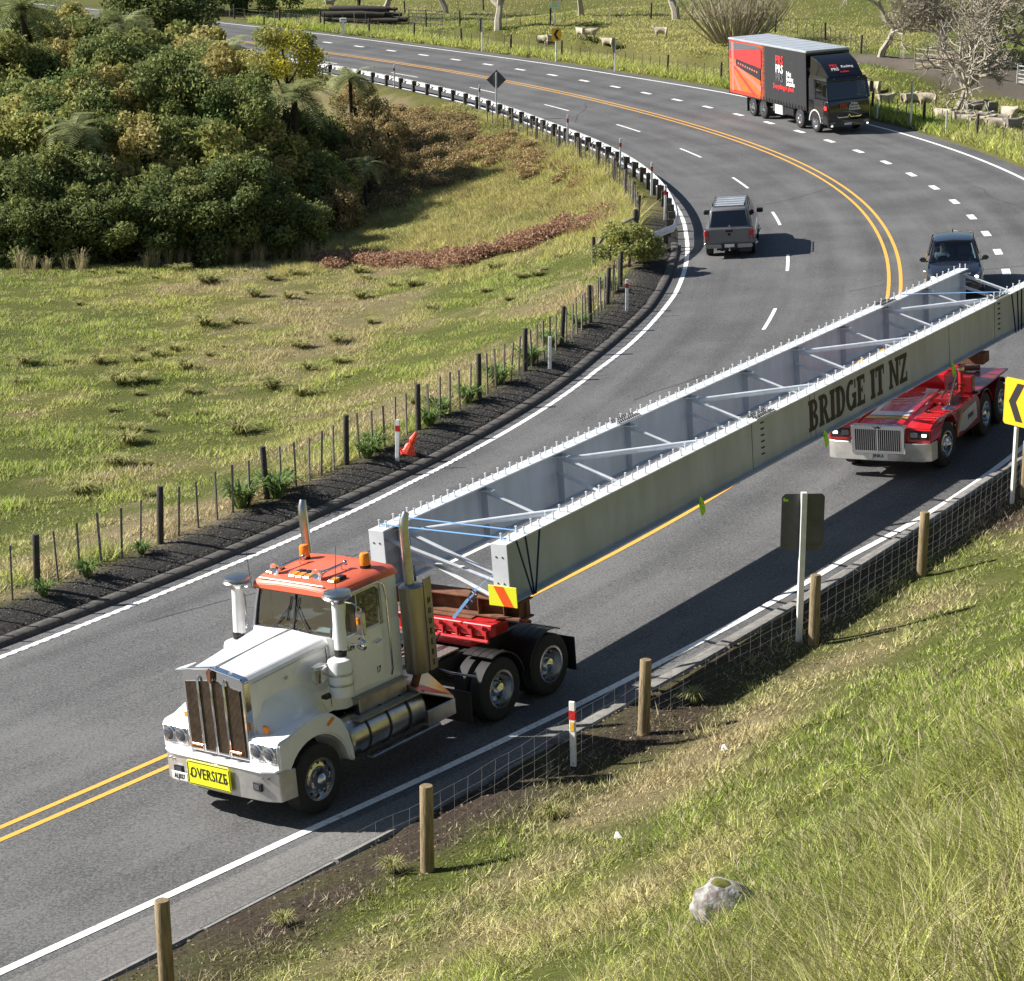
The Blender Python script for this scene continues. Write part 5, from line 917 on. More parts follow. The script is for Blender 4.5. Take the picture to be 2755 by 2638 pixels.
# ------------------------------------------------------------------ fences
mat('post_dark',(.045,.038,.032),.9,var=.4,scale=9,bump=.4,bscale=25,stretch=(4,4,.6)); mat('batten_grey',(.17,.15,.125),.9,var=.35,scale=10,stretch=(4,4,.6)); mat('post_pale',(.30,.225,.125),.85,col2=(.15,.11,.06),scale=7,bump=.35,bscale=20,stretch=(3,3,.4)); mat('wire',(.24,.24,.23),.5,.5)
mat('galv_rail',(.66,.67,.68),.42,.35,var=.12,scale=3); mat('white_post',(.74,.74,.72),.5,var=.08,scale=6); mat('reflector_red',(.55,.02,.015),.35); mat('sign_back',(.105,.10,.115),.5,.3,var=.15,scale=4); mat('chevron_yellow',(.86,.47,.012),.45,var=.03,scale=5); mat('timber_pale',(.42,.36,.24),.85,var=.25,scale=6); mat('cone_orange',(.80,.07,.025),.5,var=.12,scale=9)
def post_mesh(name,r,h,m,n=10,below=.3):
    b=MB(); b.lathe([(r*1.03,-below),(r,0),(r*.97,h*.6),(r*.96,h-.015),(r*.86,h)],(0,0,0),(0,0,1),n); return b.mesh(name,m,smooth=40)
PM=post_mesh('post',.075,1.22,'post_dark'); PMB=post_mesh('post',.095,1.22,'post_pale',14)
BM=MB().box(-.02,.02,-.025,.025,-.1,1.12).mesh('batten','batten_grey',bevel=.004); BMT=MB().box(-.018,.018,-.02,.02,-.1,1.0).mesh('batten','batten_grey')
def put(me,name,parent,p,rz_=None,tilt=.03,sc=1.):
    o=link(name,me,parent); o.location=p; o.rotation_euler=(random.gauss(0,tilt),random.gauss(0,tilt),random.uniform(0,6.28) if rz_ is None else rz_); o.scale=(sc,sc,sc*random.uniform(.95,1.05)); return o
def wires(parent,pts,hs,r,m='wire'):
    for h in hs: MB().tube([(p[0],p[1],p[2]+h) for p in pts],r,4,cap=False).build('wire',m,parent)
def fence(label,posts,battens,whs,pm=PM,bm=BM,group=None,r=.003):
    Fn=thing('post_and_wire_fence',label,'fence',group)
    for p in posts: put(pm,'post',Fn,p)
    for p in battens: put(bm,'batten',Fn,p,tilt=.035)
    allp=sorted(posts+battens,key=lambda p:p[3] if len(p)>3 else 0)
    if whs: wires(Fn,[(p[0],p[1],p[2]) for p in allp],whs,r)
    return Fn
def so_pt(s,o): 
    a=rpos(s,o); return [float(a[0]),float(a[1]),gz(a[0],a[1])]
class P4(list): pass
def fpts(S,O):
    out=[]
    for s in S:
        o=O(s) if callable(O) else O; out.append((*so_pt(s,o),float(s)))
    return out
OLF=lambda s: float(np.interp(s,[-10,8,12,16,24,30,40,46],[-8.8,-8.98,-9.15,-9.42,-9.6,-9.5,-9.32,-9.35]))
postS=[-3.7,.3,4.4,8.4,12.3,16.5,20.2,24.4,28.5,32.4,36.3,40.2,43.6,47.0]
bs=[]
for a,b in zip(postS[:-1],postS[1:]):
    n=int(round((b-a)/.66)); bs+=[a+(b-a)*k/n+random.uniform(-.04,.04) for k in range(1,n)]
def lift(P): return [((p[0],p[1],p[2],p[3])) for p in P]
def fence2(label,PS,BS,whs,**k):
    pm=k.pop('pm',PM); bm=k.pop('bm',BM); r=k.pop('r',.003); Fn=thing('post_and_wire_fence',label,'fence',k.get('group'))
    for p in PS: put(pm,'post',Fn,p[:3])
    for p in BS: put(bm,'batten',Fn,p[:3],tilt=.03)
    allp=sorted(PS+BS,key=lambda p:p[3]); wires(Fn,[p[:3] for p in allp],whs,r); return Fn
fence2('post and batten fence along the kerb between road and paddock',fpts(postS,OLF),fpts(bs,OLF),[.18,.36,.54,.72,.90,1.06])
# fence below the guard rail
PS=fpts(np.arange(57,100,4.3),-9.5); BS=fpts([s for s in np.arange(57.7,100,.86) if (s-57)%4.3>.5],-9.5)
fence2('wooden batten fence on the bank just below the guard rail',PS,BS,[.3,.6,.9])
# timber stay at the fence corner
st=thing('fence_stay','timber strainer posts with sloping stay rail beside the leafy shrub','fence stay')
a=Vector(lay(3.07,76.88)); b=Vector(lay(3.62,77.3)); c=Vector(lay(4.7,80.1))
put(PM,'post',st,a); put(PM,'post',st,b,sc=1.25); put(PM,'post',st,c,sc=1.2); MB().beam(a+Vector((0,0,.7)),b+Vector((0,0,1.35)),.10,.10).build('stay_rail','batten_grey',st); MB().beam(b+Vector((0,0,1.2)),c+Vector((0,0,1.1)),.09,.09).build('stay_rail','batten_grey',st)
# near fence with netting on the right
RPs=[-6.5,-2.4,1.8,7.1,11.75,15.9,21.45,25.6]; ORF=lambda s: float(np.interp(s,[-6,-2.4,1.8,7.1,11.7,16,21],[6.3,6.3,6.65,6.35,6.75,6.85,6.9]))
NF=thing('netting_fence','netting fence with thick round posts at the foot of the grassy hillside','fence')
RP_=fpts(RPs,ORF)
for p in RP_: put(PMB,'post',NF,p[:3],tilt=.02)
nt_=MB(); S=np.arange(-6.5,25.6,.30); pts=[np.array(so_pt(s,ORF(s)-.10)) for s in S]
for h in (.06,.18,.30,.44,.60,.78,.96):
    nt_.tube([(p[0],p[1],p[2]+h+.012*math.sin(i*1.7+h*9)) for i,p in enumerate(pts)],.0022,3,cap=False)
for i,p in enumerate(pts): nt_.tube([(p[0],p[1],p[2]+.04),(p[0]+random.uniform(-.02,.02),p[1],p[2]+.5),(p[0],p[1],p[2]+.96)],.0019,3,cap=False)
tag(nt_.build('netting','wire',NF),kind='stuff')
# far roadside fence
FP=lambda s: float(K(s,KR))+1.9+.25*math.sin(s*.13)
ps=list(np.arange(58,176,5.6)); bb=[s for s in np.arange(59,176,.93) if min(abs(s-q) for q in ps)>.4]
fence2('long batten fence along the outer edge of the far bend',fpts(ps,FP),fpts(bb,FP),[.3,.6,.9],bm=BMT,r=.004)
def line_fence(label,P,step,every,whs=(.3,.6,.9),h=1.):
    P=[Vector(p) for p in P]; pts=[];acc=0
    for a,b in zip(P[:-1],P[1:]):
        L=(b-a).length; n=max(1,int(L/step))
        for k in range(n): q=a+(b-a)*k/n; pts.append((q.x,q.y,gz(q.x,q.y),acc+L*k/n))
        acc+=L
    fence2(label,[p for i,p in enumerate(pts) if i%every==0],[p for i,p in enumerate(pts) if i%every],list(whs),bm=BMT,r=.004)
line_fence('batten fence above the eroded bank of the sheep paddock',[(-10,182),(-3.7,167.4),(.65,164.5),(6.45,166.3),(10.8,165.9),(15,164.6),(21.5,148.2),(23.2,137)],1.05,7)
line_fence('distant batten fence running up the bright green field',[(-9.5,189.5),(-2.6,194.6),(2.5,198.2),(12,206)],1.3,6)
line_fence('short fence beside the dark pile of logs',[(-20,172),(-14,176.5),(-8.5,179.5)],1.0,5)
# farm gates and rails
def farm_gate(label,a,b,m,h=1.1):
    Gt=thing('farm_gate',label,'gate'); a=Vector(lay(*a)); b=Vector(lay(*b))
    for z in np.linspace(.15,h,5): MB().beam(a+Vector((0,0,z)),b+Vector((0,0,z)),.03,.07).build('rail',m,Gt)
    for p in (a,b,(a+b)/2): MB().beam(p+Vector((0,0,.05)),p+Vector((0,0,h+.1)),.07,.05,up=(0,1,0)).build('upright',m,Gt)
    MB().beam(a+Vector((0,0,.15)),b+Vector((0,0,h)),.03,.06).build('brace',m,Gt)
farm_gate('white farm gate at the end of the gravel track',(30.2,126.6),(33.4,124.8),'white_post'); farm_gate('pale timber rails beside the bare tree trunks',(24.6,129.6),(27.6,127.4),'timber_pale',1.3); farm_gate('grey metal gate beside the log pile',(-8.6,178.0),(-5.8,177.0),'batten_grey',1.2)
# ------------------------------------------------------------------ guard rail
GR=thing('guard_rail','galvanised guard rail on dark timber posts round the inside of the bend','guard rail')
RO=lambda s: float(K(s,KL))-.05 if s>60 else float(np.interp(s,[51.8,52.6,54.5,57,60],[-9.75,-9.35,-8.65,-8.10,-7.95]))
SS=[51.8,52.1,52.6,53.2,54,55,56,57]+list(np.arange(58,151,1.0)); wprof=[(0,.02),(.035,.06),(.075,.085),(.075,.12),(.03,.15),(.03,.17),(.075,.20),(.075,.235),(.035,.26),(0,.30)]
rings=[]
for s in SS:
    o=RO(s); p=rpos(s,o); q0=rpos(s-.3,RO(s-.3)); q1=rpos(s+.3,RO(s+.3)); t=(q1-q0)[:2]; t/=np.linalg.norm(t); nrm=np.array((t[1],-t[0])); zb=max(float(p[2]),gz(p[0],p[1])-.02)+.50
    rings.append([(p[0]+nrm[0]*a,p[1]+nrm[1]*a,zb+b) for a,b in wprof]+[(p[0]+nrm[0]*(a-.006),p[1]+nrm[1]*(a-.006),zb+b) for a,b in wprof[::-1]])
MB().loft(rings).build('rail','galv_rail',GR,smooth=50)
gp=MB().box(-.09,.09,-.075,.075,-.4,.82).mesh('post','post_dark',bevel=.012); gb_=MB().box(-.07,.07,-.05,.05,.52,.80).mesh('block','post_dark',bevel=.008)
for s in [54.2,55.4]+list(np.arange(57,150,2.0)):
    p=so_pt(s,RO(s)-.26); zz=float(rpos(s,RO(s))[2]); o=link('post',gp,GR); o.location=(p[0],p[1],zz); o.rotation_euler=(random.gauss(0,.015),random.gauss(0,.015),-rdir(s)); q=rpos(s,RO(s)-.10); o2=link('block',gb_,o); o2.location=(.14,0,0)
p=rings[0][0]; e=MB(); s0=52.0; q=so_pt(51.75,-9.85); e.lathe([(.13,.48),(.13,.82)],(q[0]+.08,q[1]+.12,q[2]),(0,0,1),16); e.build('end_terminal','galv_rail',GR,smooth=40)
tq=Vector((q[0]+.30,q[1]-.06,q[2]+.65)); e=MB(); e.bx(tq,(.30,.02,.34),rotm('Z',-12)); ep=e.build('end_marker','white_post',GR); MB().bx(tq+Vector((-.06,-.02,0)),(.09,.015,.30),rotm('Z',-12)).build('marker_band','black_print',ep)
for z in (-.08,.08): MB().cyl(tq+Vector((-.06,-.025,z)),tq+Vector((-.06,-.04,z)),.035,n=12).build('marker_reflector','white_post',ep)
# ------------------------------------------------------------------ marker posts
dm_post=MB().box(-.05,.05,-.02,.02,-.2,1.0).mesh('post','white_post',bevel=.01); dm_band=MB().box(-.052,.052,-.023,.023,.72,.86).mesh('red_band','reflector_red'); dm_ref=MB().box(-.03,.03,-.026,.026,.56,.70).mesh('reflector','chevron_yellow')
def marker(label,p,rz_,h=1.,band=True,lean=(0,0),refl=False):
    M_=thing('marker_post',label,'marker post','white road marker posts',loc=p,rz=rz_); M_.rotation_euler=(lean[0],lean[1],rz_)
    o=link('post',dm_post,M_); o.scale=(1,1,h)
    if band: link('red_band',dm_band,M_).scale=(1,1,h)
    if refl: link('reflector',dm_ref,M_)
marker('white marker post with red band in front of the netting fence',so_pt(5.6,6.13),-.5,1.02,refl=True,lean=(0,-.03)); marker('white marker post beside the orange cone on the left verge',so_pt(21.2,-8.60),-.3,1.05,lean=(0,.03))
marker('white marker post beside the kerb below the guard rail end',so_pt(42.7,-8.55),-.1,1.05); marker('white marker post by fence flax on the left verge',so_pt(33.1,-8.9),-.2,.95,band=False)
for s,t in ((63,'first behind the curled rail end'),(70.5,'second behind the curled rail end'),(79.5,'third behind the curled rail end'),(90,'at the foot of the brown bracken slope'),(106,'next beyond the diamond sign'),(119.5,'farthest along, by the dark bush')): marker('white marker post standing behind guard rail, '+t,so_pt(s,RO(s)-.42),0,1.45)
marker('white marker post on the verge beside the flock of sheep',so_pt(81.3,9.13),.3,1.25,band=False,lean=(0,-.03)); marker('white marker post in the shadow of the black truck',so_pt(88.6,8.9),.3,1.0,band=False)
marker('white marker post on the grass behind the truck body',so_pt(101,9.4),.3,1.0,band=False)
lb=thing('letterbox','small white letterbox on a white post by the far fence','letterbox',loc=so_pt(147.8,7.2)); MB().box(-.08,.08,-.06,.06,-.2,1.25).build('post','white_post',lb); MB().box(-.26,.26,-.16,.16,1.2,1.52).build('box','white_post',lb,bevel=.03); MB().box(-.22,.22,-.166,-.158,1.40,1.44).build('slot','black_print',lb)
# ------------------------------------------------------------------ signs
def sign(name,label,p,w,h,zc,face_rz,front=None,back='sign_back',post_h=None,post=.075,shape='rect',cat='road sign',post_side=1):
    S_=thing(name,label,cat,loc=p,rz=face_rz)       # local -y is the sign's face
    MB().box(-post/2,post/2,.02,.02+post,-.3,post_h or zc+h*.42).build('post','white_post',S_,bevel=.008)
    if shape=='rect':
        c=.05; P=[(-w/2+c,zc-h/2),(w/2-c,zc-h/2),(w/2,zc-h/2+c),(w/2,zc+h/2-c),(w/2-c,zc+h/2),(-w/2+c,zc+h/2),(-w/2,zc+h/2-c),(-w/2,zc-h/2+c)]
    else: P=[(0,zc-w*.7071),(w*.7071,zc),(0,zc+w*.7071),(-w*.7071,zc)]
    MB().prism(P,'y',-.004,.016).build('panel',back,S_,bevel=.002)
    if front: MB().prism([(x*.985,zc+(z-zc)*.985) for x,z in P],'y',-.007,-.0045).build('face',front,S_)
    for z in (zc-h*.42,zc,zc+h*.42) if shape=='rect' else (): MB().box(-w*.42,w*.42,.016,.022,z-.015,z+.015).build('bracket',back,S_)
    return S_
def chevron(S_,w,h,zc):
    a=.17*w; P1=[(-.30*w,zc),(.02*w,zc+.40*h),(.32*w,zc+.40*h),(.0*w,zc)]; P2=[(-.30*w,zc),(.0*w,zc),(.32*w,zc-.40*h),(.02*w,zc-.40*h)]
    m=MB()
    for P in (P1,P2): m.add([(x,-.011,z) for x,z in P],[(0,1,2,3)])
    m.build('chevron','black_print',S_)
    f=MB()
    for s in (-1,1): f.box(s*.46*w-.008,s*.46*w+.008,-.0105,-.0085,zc-h*.47,zc+h*.47); f.box(-w*.46,w*.46,-.0107,-.0087,zc+s*h*.465-.008,zc+s*h*.465+.008)
    f.build('border','black_print',S_) if False else None
cs=sign('chevron_sign','yellow chevron sign on white post beside the netting fence',(10.42,42.1,gz(10.42,42.1)),.66,1.0,2.18,-.98,'chevron_yellow'); chevron(cs,.66,1.0,2.18)
# board facing away from the camera (back with brackets visible)
sb=sign('road_sign','grey back of a rectangular road sign on white post by the hillside',(4.95,34.22,gz(4.95,34.22)),.74,1.0,2.12,math.pi+.05,'chevron_yellow',post=.10,post_h=2.66)
MB().bx((.30,.0175,2.52),(.08,.003,.06)).build('sticker','flag_green',sb)
fc=sign('chevron_sign','small yellow chevron sign by the fence in front of grazing sheep',so_pt(123.6,7.75),.66,.85,1.85,.15,'chevron_yellow',post=.08); chevron(fc,.66,.85,1.85)
for s,o,t,rz_ in ((132.3,7.8,'near the log pile',1.25),(116.8,7.6,'in front of the eroded bank',1.30),(85.2,9.0,'between black truck and sheep flock',1.38)):
    q=sign('chevron_sign','edge-on dark sign board on white post '+t,so_pt(s,o),.62,.95,1.85,rz_+math.pi,'chevron_yellow',post=.09)
ds=sign('warning_sign','dark back of a diamond warning sign behind the guard rail',so_pt(102.6,-7.95),.80,.8,2.05,math.pi-.05,'chevron_yellow',shape='diamond',post=.09,post_h=2.45)
ad=thing('farm_sign','white board with orange and green print standing in the sheep paddock','sign',loc=(3.25,161.8,gz(3.25,161.8))); MB().box(-.05,.05,0,.1,-.2,3.0).build('post','white_post',ad); MB().box(-.34,.34,-.03,0,1.55,2.95).build('board','plate_white',ad); MB().add([(-.22,-.035,2.05),(.2,-.035,2.1),(.26,-.035,2.5),(-.1,-.035,2.62)],[(0,1,2,3)]).build('print','chevron_yellow',ad)
for k in range(4): MB().box(-.25,.25-.06*k,-.035,-.032,1.65+.09*k,1.70+.09*k).build('print_line','flag_green',ad)
es=thing('road_sign','dark sign board at the right beside the resting sheep','road sign',loc=(26.9,107.2,gz(26.9,107.2)),rz=.1); MB().box(-.35,.35,-.02,0,1.0,2.05).build('panel','sign_back',es,bevel=.01); MB().box(-.05,.05,0,.09,-.2,2.0).build('post','white_post',es)
# ------------------------------------------------------------------ small things on the ground
cn=thing('traffic_cone','crumpled orange traffic cone leaning on the left verge','traffic cone',loc=(-2.62,50.55,gz(-2.62,50.55))); cn.rotation_euler=(.28,.22,.4)
MB().lathe([(.17,.03),(.15,.06),(.125,.22),(.075,.28),(.10,.38),(.05,.52),(.03,.60)],(0,0,0),(.1,0,1),9).build('cone','cone_orange',cn,smooth=30); MB().prism([(-.22,-.18),(.2,-.22),(.24,.17),(-.17,.22)],'z',0,.04).build('base','cone_orange',cn,bevel=.01)
mat('lichen_rock',(.33,.325,.31),.95,col2=(.15,.125,.115),scale=9,bump=.8,bscale=18,mixlo=.42,mixhi=.6); mat('moss',(.10,.10,.012),.95,var=.3,scale=20)
def rock_mesh(seed,r,m='lichen_rock'):
    rr=np.random.default_rng(seed); bm=bmesh.new(); bmesh.ops.create_icosphere(bm,subdivisions=4,radius=1)
    dirs=rr.normal(size=(14,3)); dirs/=np.linalg.norm(dirs,axis=1)[:,None]; ds_=rr.uniform(.62,.95,14)
    for v in bm.verts:
        p=np.array(v.co); 
        for d,l in zip(dirs,ds_):
            t=p@d
            if t>l: p=p-d*(t-l)*.85
        p*=1+.03*math.sin(9*p[0]+4*p[1])+.03*math.sin(11*p[2]+5*p[0]); v.co=Vector(p*np.array(r))
    me=bpy.data.meshes.new('rock'); bm.to_mesh(me); bm.free(); me.polygons.foreach_set('use_smooth',[True]*len(me.polygons)); me.materials.append(MAT[m]); return me
rk=link('rock',rock_mesh(5,(.34,.30,.30))); rk.location=(1.90,17.2,gz(1.90,17.2)+.07); rk.rotation_euler=(.2,.1,.4); tag(rk,'lichen covered grey rock with moss in the foreground grass','rock')
ms_=link('moss_patch',rock_mesh(5,(.30,.24,.24),'moss'),rk); ms_.location=(-.03,.03,.085); ms_.scale=(.75,.8,.9)
for i,(x,y,t) in enumerate(((1.37,24.9,'white scrap of litter lying on the grassy hillside'),(3.08,28.25,'small pale scrap of litter near the netting fence'))):
    l=MB(); l.add([(-.06,-.04,.05),(.05,-.05,.07),(.08,.05,.06),(-.03,.07,.10),(0,0,.13)],[(0,1,4),(1,2,4),(2,3,4),(3,0,4)]); o=l.build('litter_scrap','paper'); o.location=lay(x,y); tag(o,t,'litter')
lg=thing('log_pile','dark stack of felled logs beside the fence','log pile',loc=lay(-12.2,179.5),rz=-.25)
for r_,row in enumerate((6,5,4)):
    for k in range(row):
        m=MB(); y=(k-row/2)*.55+random.uniform(-.12,.12); z=.26+.44*r_; q_=random.uniform(.16,.30); m.tube([(-2.6+random.uniform(-1.,.5),y,z),(0,y+random.uniform(-.15,.15),z+random.uniform(-.05,.1)),(2.6+random.uniform(-.8,.6),y+random.uniform(-.3,.3),z)],[q_,q_*1.05,q_*.8],9); m.build('log','post_dark',lg,smooth=40)
# ------------------------------------------------------------------ vegetation materials
def leaf_mat(name,rough=.55,tr=.30,spec=.35):
    m=bpy.data.materials.new(name); m.use_nodes=True; n=m.node_tree; L=n.links; b=n.nodes['Principled BSDF']; b.inputs['Roughness'].default_value=rough; b.inputs['Specular IOR Level'].default_value=spec
    a=n.nodes.new('ShaderNodeVertexColor'); a.layer_name='col'; L.new(a.outputs[0],b.inputs['Base Color'])
    t=n.nodes.new('ShaderNodeBsdfTranslucent'); L.new(a.outputs[0],t.inputs[0]); mx=n.nodes.new('ShaderNodeMixShader'); mx.inputs[0].default_value=tr
    L.new(b.outputs[0],mx.inputs[1]); L.new(t.outputs[0],mx.inputs[2]); L.new(mx.outputs[0],n.nodes['Material Output'].inputs[0]); MAT[name]=m
leaf_mat('leaf',.7,.35,.15); leaf_mat('grass',.7,.35,.15); mat('bark_dark',(.035,.028,.022),.95,var=.4,scale=8,bump=.6,bscale=18,stretch=(3,3,.5)); mat('bark_pale',(.46,.41,.32),.9,col2=(.24,.21,.165),scale=5,bump=.5,bscale=18,stretch=(3,3,.7)); mat('twig',(.33,.285,.19),.9,var=.3,scale=6)
def blades(P,H,Wd,C,lean,seg=1,rng=RNG,ang=None):
    """grass blades: P (n,3) base, H height, Wd width, C colour (n,3); seg=1 triangle, 2 bent blade"""
    n=len(P); a=rng.uniform(0,2*np.pi,n); d=np.stack([np.cos(a),np.sin(a),np.zeros(n)],1); b=rng.uniform(0,2*np.pi,n) if ang is None else ang+rng.normal(0,1.5,n); ld=np.stack([np.cos(b),np.sin(b),np.zeros(n)],1)*(lean*H*rng.uniform(.3,1.5,n))[:,None]
    up=np.zeros((n,3)); up[:,2]=H; w=d*(Wd/2)[:,None]
    if seg==1:
        V=np.stack([P-w,P+w,P+up*.92+ld],1).reshape(-1,3); F_=np.arange(3*n).reshape(n,3); Cc=np.repeat(C[:,None],3,1).reshape(-1,3)
    else:
        m=P+up*.55+ld*.30; V=np.stack([P-w,P+w,m+w*.75,m-w*.75,P+up*.92+ld],1).reshape(-1,3); i=np.arange(n)*5
        F_=np.concatenate([np.stack([i,i+1,i+2],1),np.stack([i,i+2,i+3],1),np.stack([i+3,i+2,i+4],1)]); Cc=np.repeat(C[:,None],5,1).reshape(-1,3)
    return V,F_,Cc
def stuff_mesh(name,parts,m,label=None,cat=None):
    V=[];Fc=[];C=[];o=0
    for v,f,c in parts: V.append(v);Fc.append(f+o);C.append(c);o+=len(v)
    ob=link(name,npmesh(name,np.concatenate(V),np.concatenate(Fc),m,3,colors=np.concatenate(C))); return tag(ob,label,cat,kind='stuff')
def cap(C,m): return C*np.minimum(1,m/np.maximum(C.max(1),1e-6))[:,None]
def patchy(C,rng,straw=.25,amt=.35):
    n=len(C); b=rng.uniform(1-amt,1+amt,n)[:,None]; s=(rng.random(n)<straw)[:,None]
    return np.where(s,np.array((.60,.52,.32))*rng.uniform(.5,1.2,n)[:,None],C*b)
# ---- pasture left of the road and on the bank
def paddock_points(n,x0,x1,y0,y1,keep,rng):
    x=rng.uniform(x0,x1,n); y=rng.uniform(y0,y1,n); s,o=road_so(x,y); k=keep(x,y,s,o); return x[k],y[k],s[k],o[k]
rng=np.random.default_rng(5)
def vis(x,y,margin=1.5):      # inside the view wedge, so nothing is grown far outside it
    return (np.abs(x)<y*.262+margin)
parts=[]
x,y,s,o=paddock_points(560000,-28,10,34,106,lambda x,y,s,o:vis(x,y,3.0)&(o<K(s,KL)-1.6)&(o>-48)&((y<(93+(x+22)*.62))|(o>-17)),rng)
x2,y2,s2,o2=paddock_points(330000,-14,9,78,126,lambda x,y,s,o:(o<K(s,KL)-1.0)&(o>-25)&(s>58)&(y>(86+(x+22)*.2)),rng)
z=ground_z(x,y); C=ground_col(x,y,s,o); n1=fbm(x,y,.8,61,4,.6); H=(.06+.07*rng.random(len(x)))*(1+1.5*np.clip(n1,-.5,1.2)); bank=(s>58)&(o>-17.5); H=np.where(bank,H*1.9,H); C=np.where(bank[:,None],np.array((.19,.175,.06))*(1+.5*fbm(x,y,.5,62,4))[:,None]*.8+C*.35,C)
fb=(o>K(s,KL)-3.2); H=np.where(fb,H*2.6,H)
z2=ground_z(x2,y2); m2=fbm(x2,y2,.5,64,4); C2=np.where((m2>.0)[:,None],np.array((.46,.42,.15)),np.array((.36,.37,.11)))*(1+.35*fbm(x2,y2,1.6,65,3))[:,None]; parts.append(blades(np.stack([x2,y2,z2-.02],1),(.14+.16*rng.random(len(x2)))*(1+.6*m2),.03+.03*rng.random(len(x2)),patchy(C2,rng,.2,.5),1.0,1,rng))
parts.append(blades(np.stack([x,y,z-.01],1),H,.022+.022*rng.random(len(x)),patchy(cap(C*2.8*(1+.3*n1)[:,None],.52),rng,.22,.55),.75,1,rng))
stuff_mesh('pasture_grass',parts,'grass','short green and straw coloured grass covering the paddock','grass')
# ---- foreground hillside
parts=[]
def hill(n,ymin,ymax,dens,rng):
    x=rng.uniform(-11,15,n); y=rng.uniform(ymin,ymax,n); s,o=road_so(x,y); d2=o-K(s,KR); k=vis(x,y,2.2)&(d2>.75)&(s<40); x,y,s,o,d2=x[k],y[k],s[k],o[k],d2[k]
    pr=np.clip(dens(np.hypot(x,y)),0,1)*np.clip((d2-.6)/1.6,.05,1); k=rng.random(len(x))<pr; return x[k],y[k],s[k],o[k],d2[k]
x,y,s,o,d2=hill(1450000,7.0,46,lambda r:(15/r)**1.35,rng)
z=ground_z(x,y); n1=fbm(x,y,.7,71,3); n2=fbm(x,y,2.2,72,3); C=ground_col(x,y,s,o); r=np.hypot(x,y); gap=fbm(x,y,1.9,75,3); kk=(gap>-.42)|(rng.random(len(x))<.25); x,y,z,s,o,d2,n1,n2,C,r,gap=[q[kk] for q in (x,y,z,s,o,d2,n1,n2,C,r,gap)]
tall=sm((d2-9.6+1.2*n1)/1.6); H=(.06+.06*rng.random(len(x)))*(1+.9*n1+.5*n2)+tall*(.06+.17*rng.random(len(x)))*(1+.8*n2); fresh=np.array((.14,.155,.038)); C=C*(1-.75*tall[:,None])+fresh*.75*tall[:,None]
W_=(.0055+.006*rng.random(len(x)))*np.clip(r/13,.85,2.4)
nearm=r<24
Cp=patchy(cap(C*2.5*(1+.4*n2)[:,None]*(1-.22*tall)[:,None],.55),rng,.28,.6)
P=np.stack([x,y,z-.015],1)
ANG=(fbm(x,y,1.4,77,2)*5)[nearm]; parts.append(blades(P[nearm],H[nearm],W_[nearm],Cp[nearm],1.25,2,rng,ang=ANG)); parts.append(blades(P[~nearm],H[~nearm],W_[~nearm]*1.4,Cp[~nearm],.9,1,rng))
stuff_mesh('hillside_grass',parts,'grass','long green and dry grass on the foreground hillside','grass')
print('grass',len(x))
# ---- rough verge along the far fence and far fields
parts=[]
x,y,s,o=paddock_points(420000,-22,34,95,206,lambda x,y,s,o:vis(x,y,2)&(o>K(s,KR)+.25)&(o<60)&(s>40)&(rng.random(len(x))<np.clip(1.25-(o-K(s,KR))/26,.16,1)),rng)
d2=o-K(s,KR); z=ground_z(x,y); C=ground_col(x,y,s,o); H=np.where(d2<3.6,.22+.35*rng.random(len(x))*(1+_noise(x,y,1.2,81)),.08+.12*rng.random(len(x))); Wd=np.where(d2<3.6,.05+.06*rng.random(len(x)),.07); tk=((np.abs(d2-13.5-2.5*np.sin((s-70)/9))<2.2)&(s<112)&(s>45))|(np.hypot(x-27.5,(y-131)*.55)<4.2); k=~tk
C=np.where((d2<3.6)[:,None],C*.9+np.array((.03,.05,.0)),C*1.15)
parts.append(blades(np.stack([x,y,z-.02],1)[k],H[k],Wd[k],patchy(cap(C*2.3,.55),rng,.14,.5)[k],.8,1,rng)); stuff_mesh('verge_grass',parts,'grass','rough green grass on the far verge and sheep paddock','grass')
# ---- loose stones of the left berm, clods and straw on the right verge
def bits(n,s0,s1,of,size,cols,rng,flat=.6):
    s=rng.uniform(s0,s1,n); o=of(s,rng.random(n)); p=rpos(s,o); z=ground_z(p[:,0],p[:,1]); P=np.stack([p[:,0],p[:,1],z+size*.15],1); sz=size*rng.uniform(.4,1.5,n)
    T_=np.array(((1,0,-.4),(-.5,.87,-.4),(-.5,-.87,-.4),(0,0,.8)))[None].repeat(n,0)*rng.uniform(.6,1.3,(n,4,1)); a=rng.uniform(0,6.28,n); c,sn=np.cos(a)[:,None],np.sin(a)[:,None]; X=T_[...,0]*c-T_[...,1]*sn; Y_=T_[...,0]*sn+T_[...,1]*c
    V=(np.stack([X,Y_,T_[...,2]*flat],2)*sz[:,None,None]+P[:,None]).reshape(-1,3); i=np.arange(n)*4; F_=np.concatenate([np.stack([i,i+1,i+3],1),np.stack([i+1,i+2,i+3],1),np.stack([i+2,i,i+3],1)]); C=np.array(cols)[rng.integers(0,len(cols),n)]*rng.uniform(.6,1.5,n)[:,None]
    return V,F_,np.repeat(C[:,None],4,1).reshape(-1,3)
stuff_mesh('verge_gravel',[bits(26000,-8,57,lambda s,u:K(s,KL)-.28-1.25*u,.022,[(.075,.072,.068),(.11,.105,.10),(.05,.048,.046),(.15,.145,.135)],rng)],'grass','dark loose gravel along the left kerb','gravel')
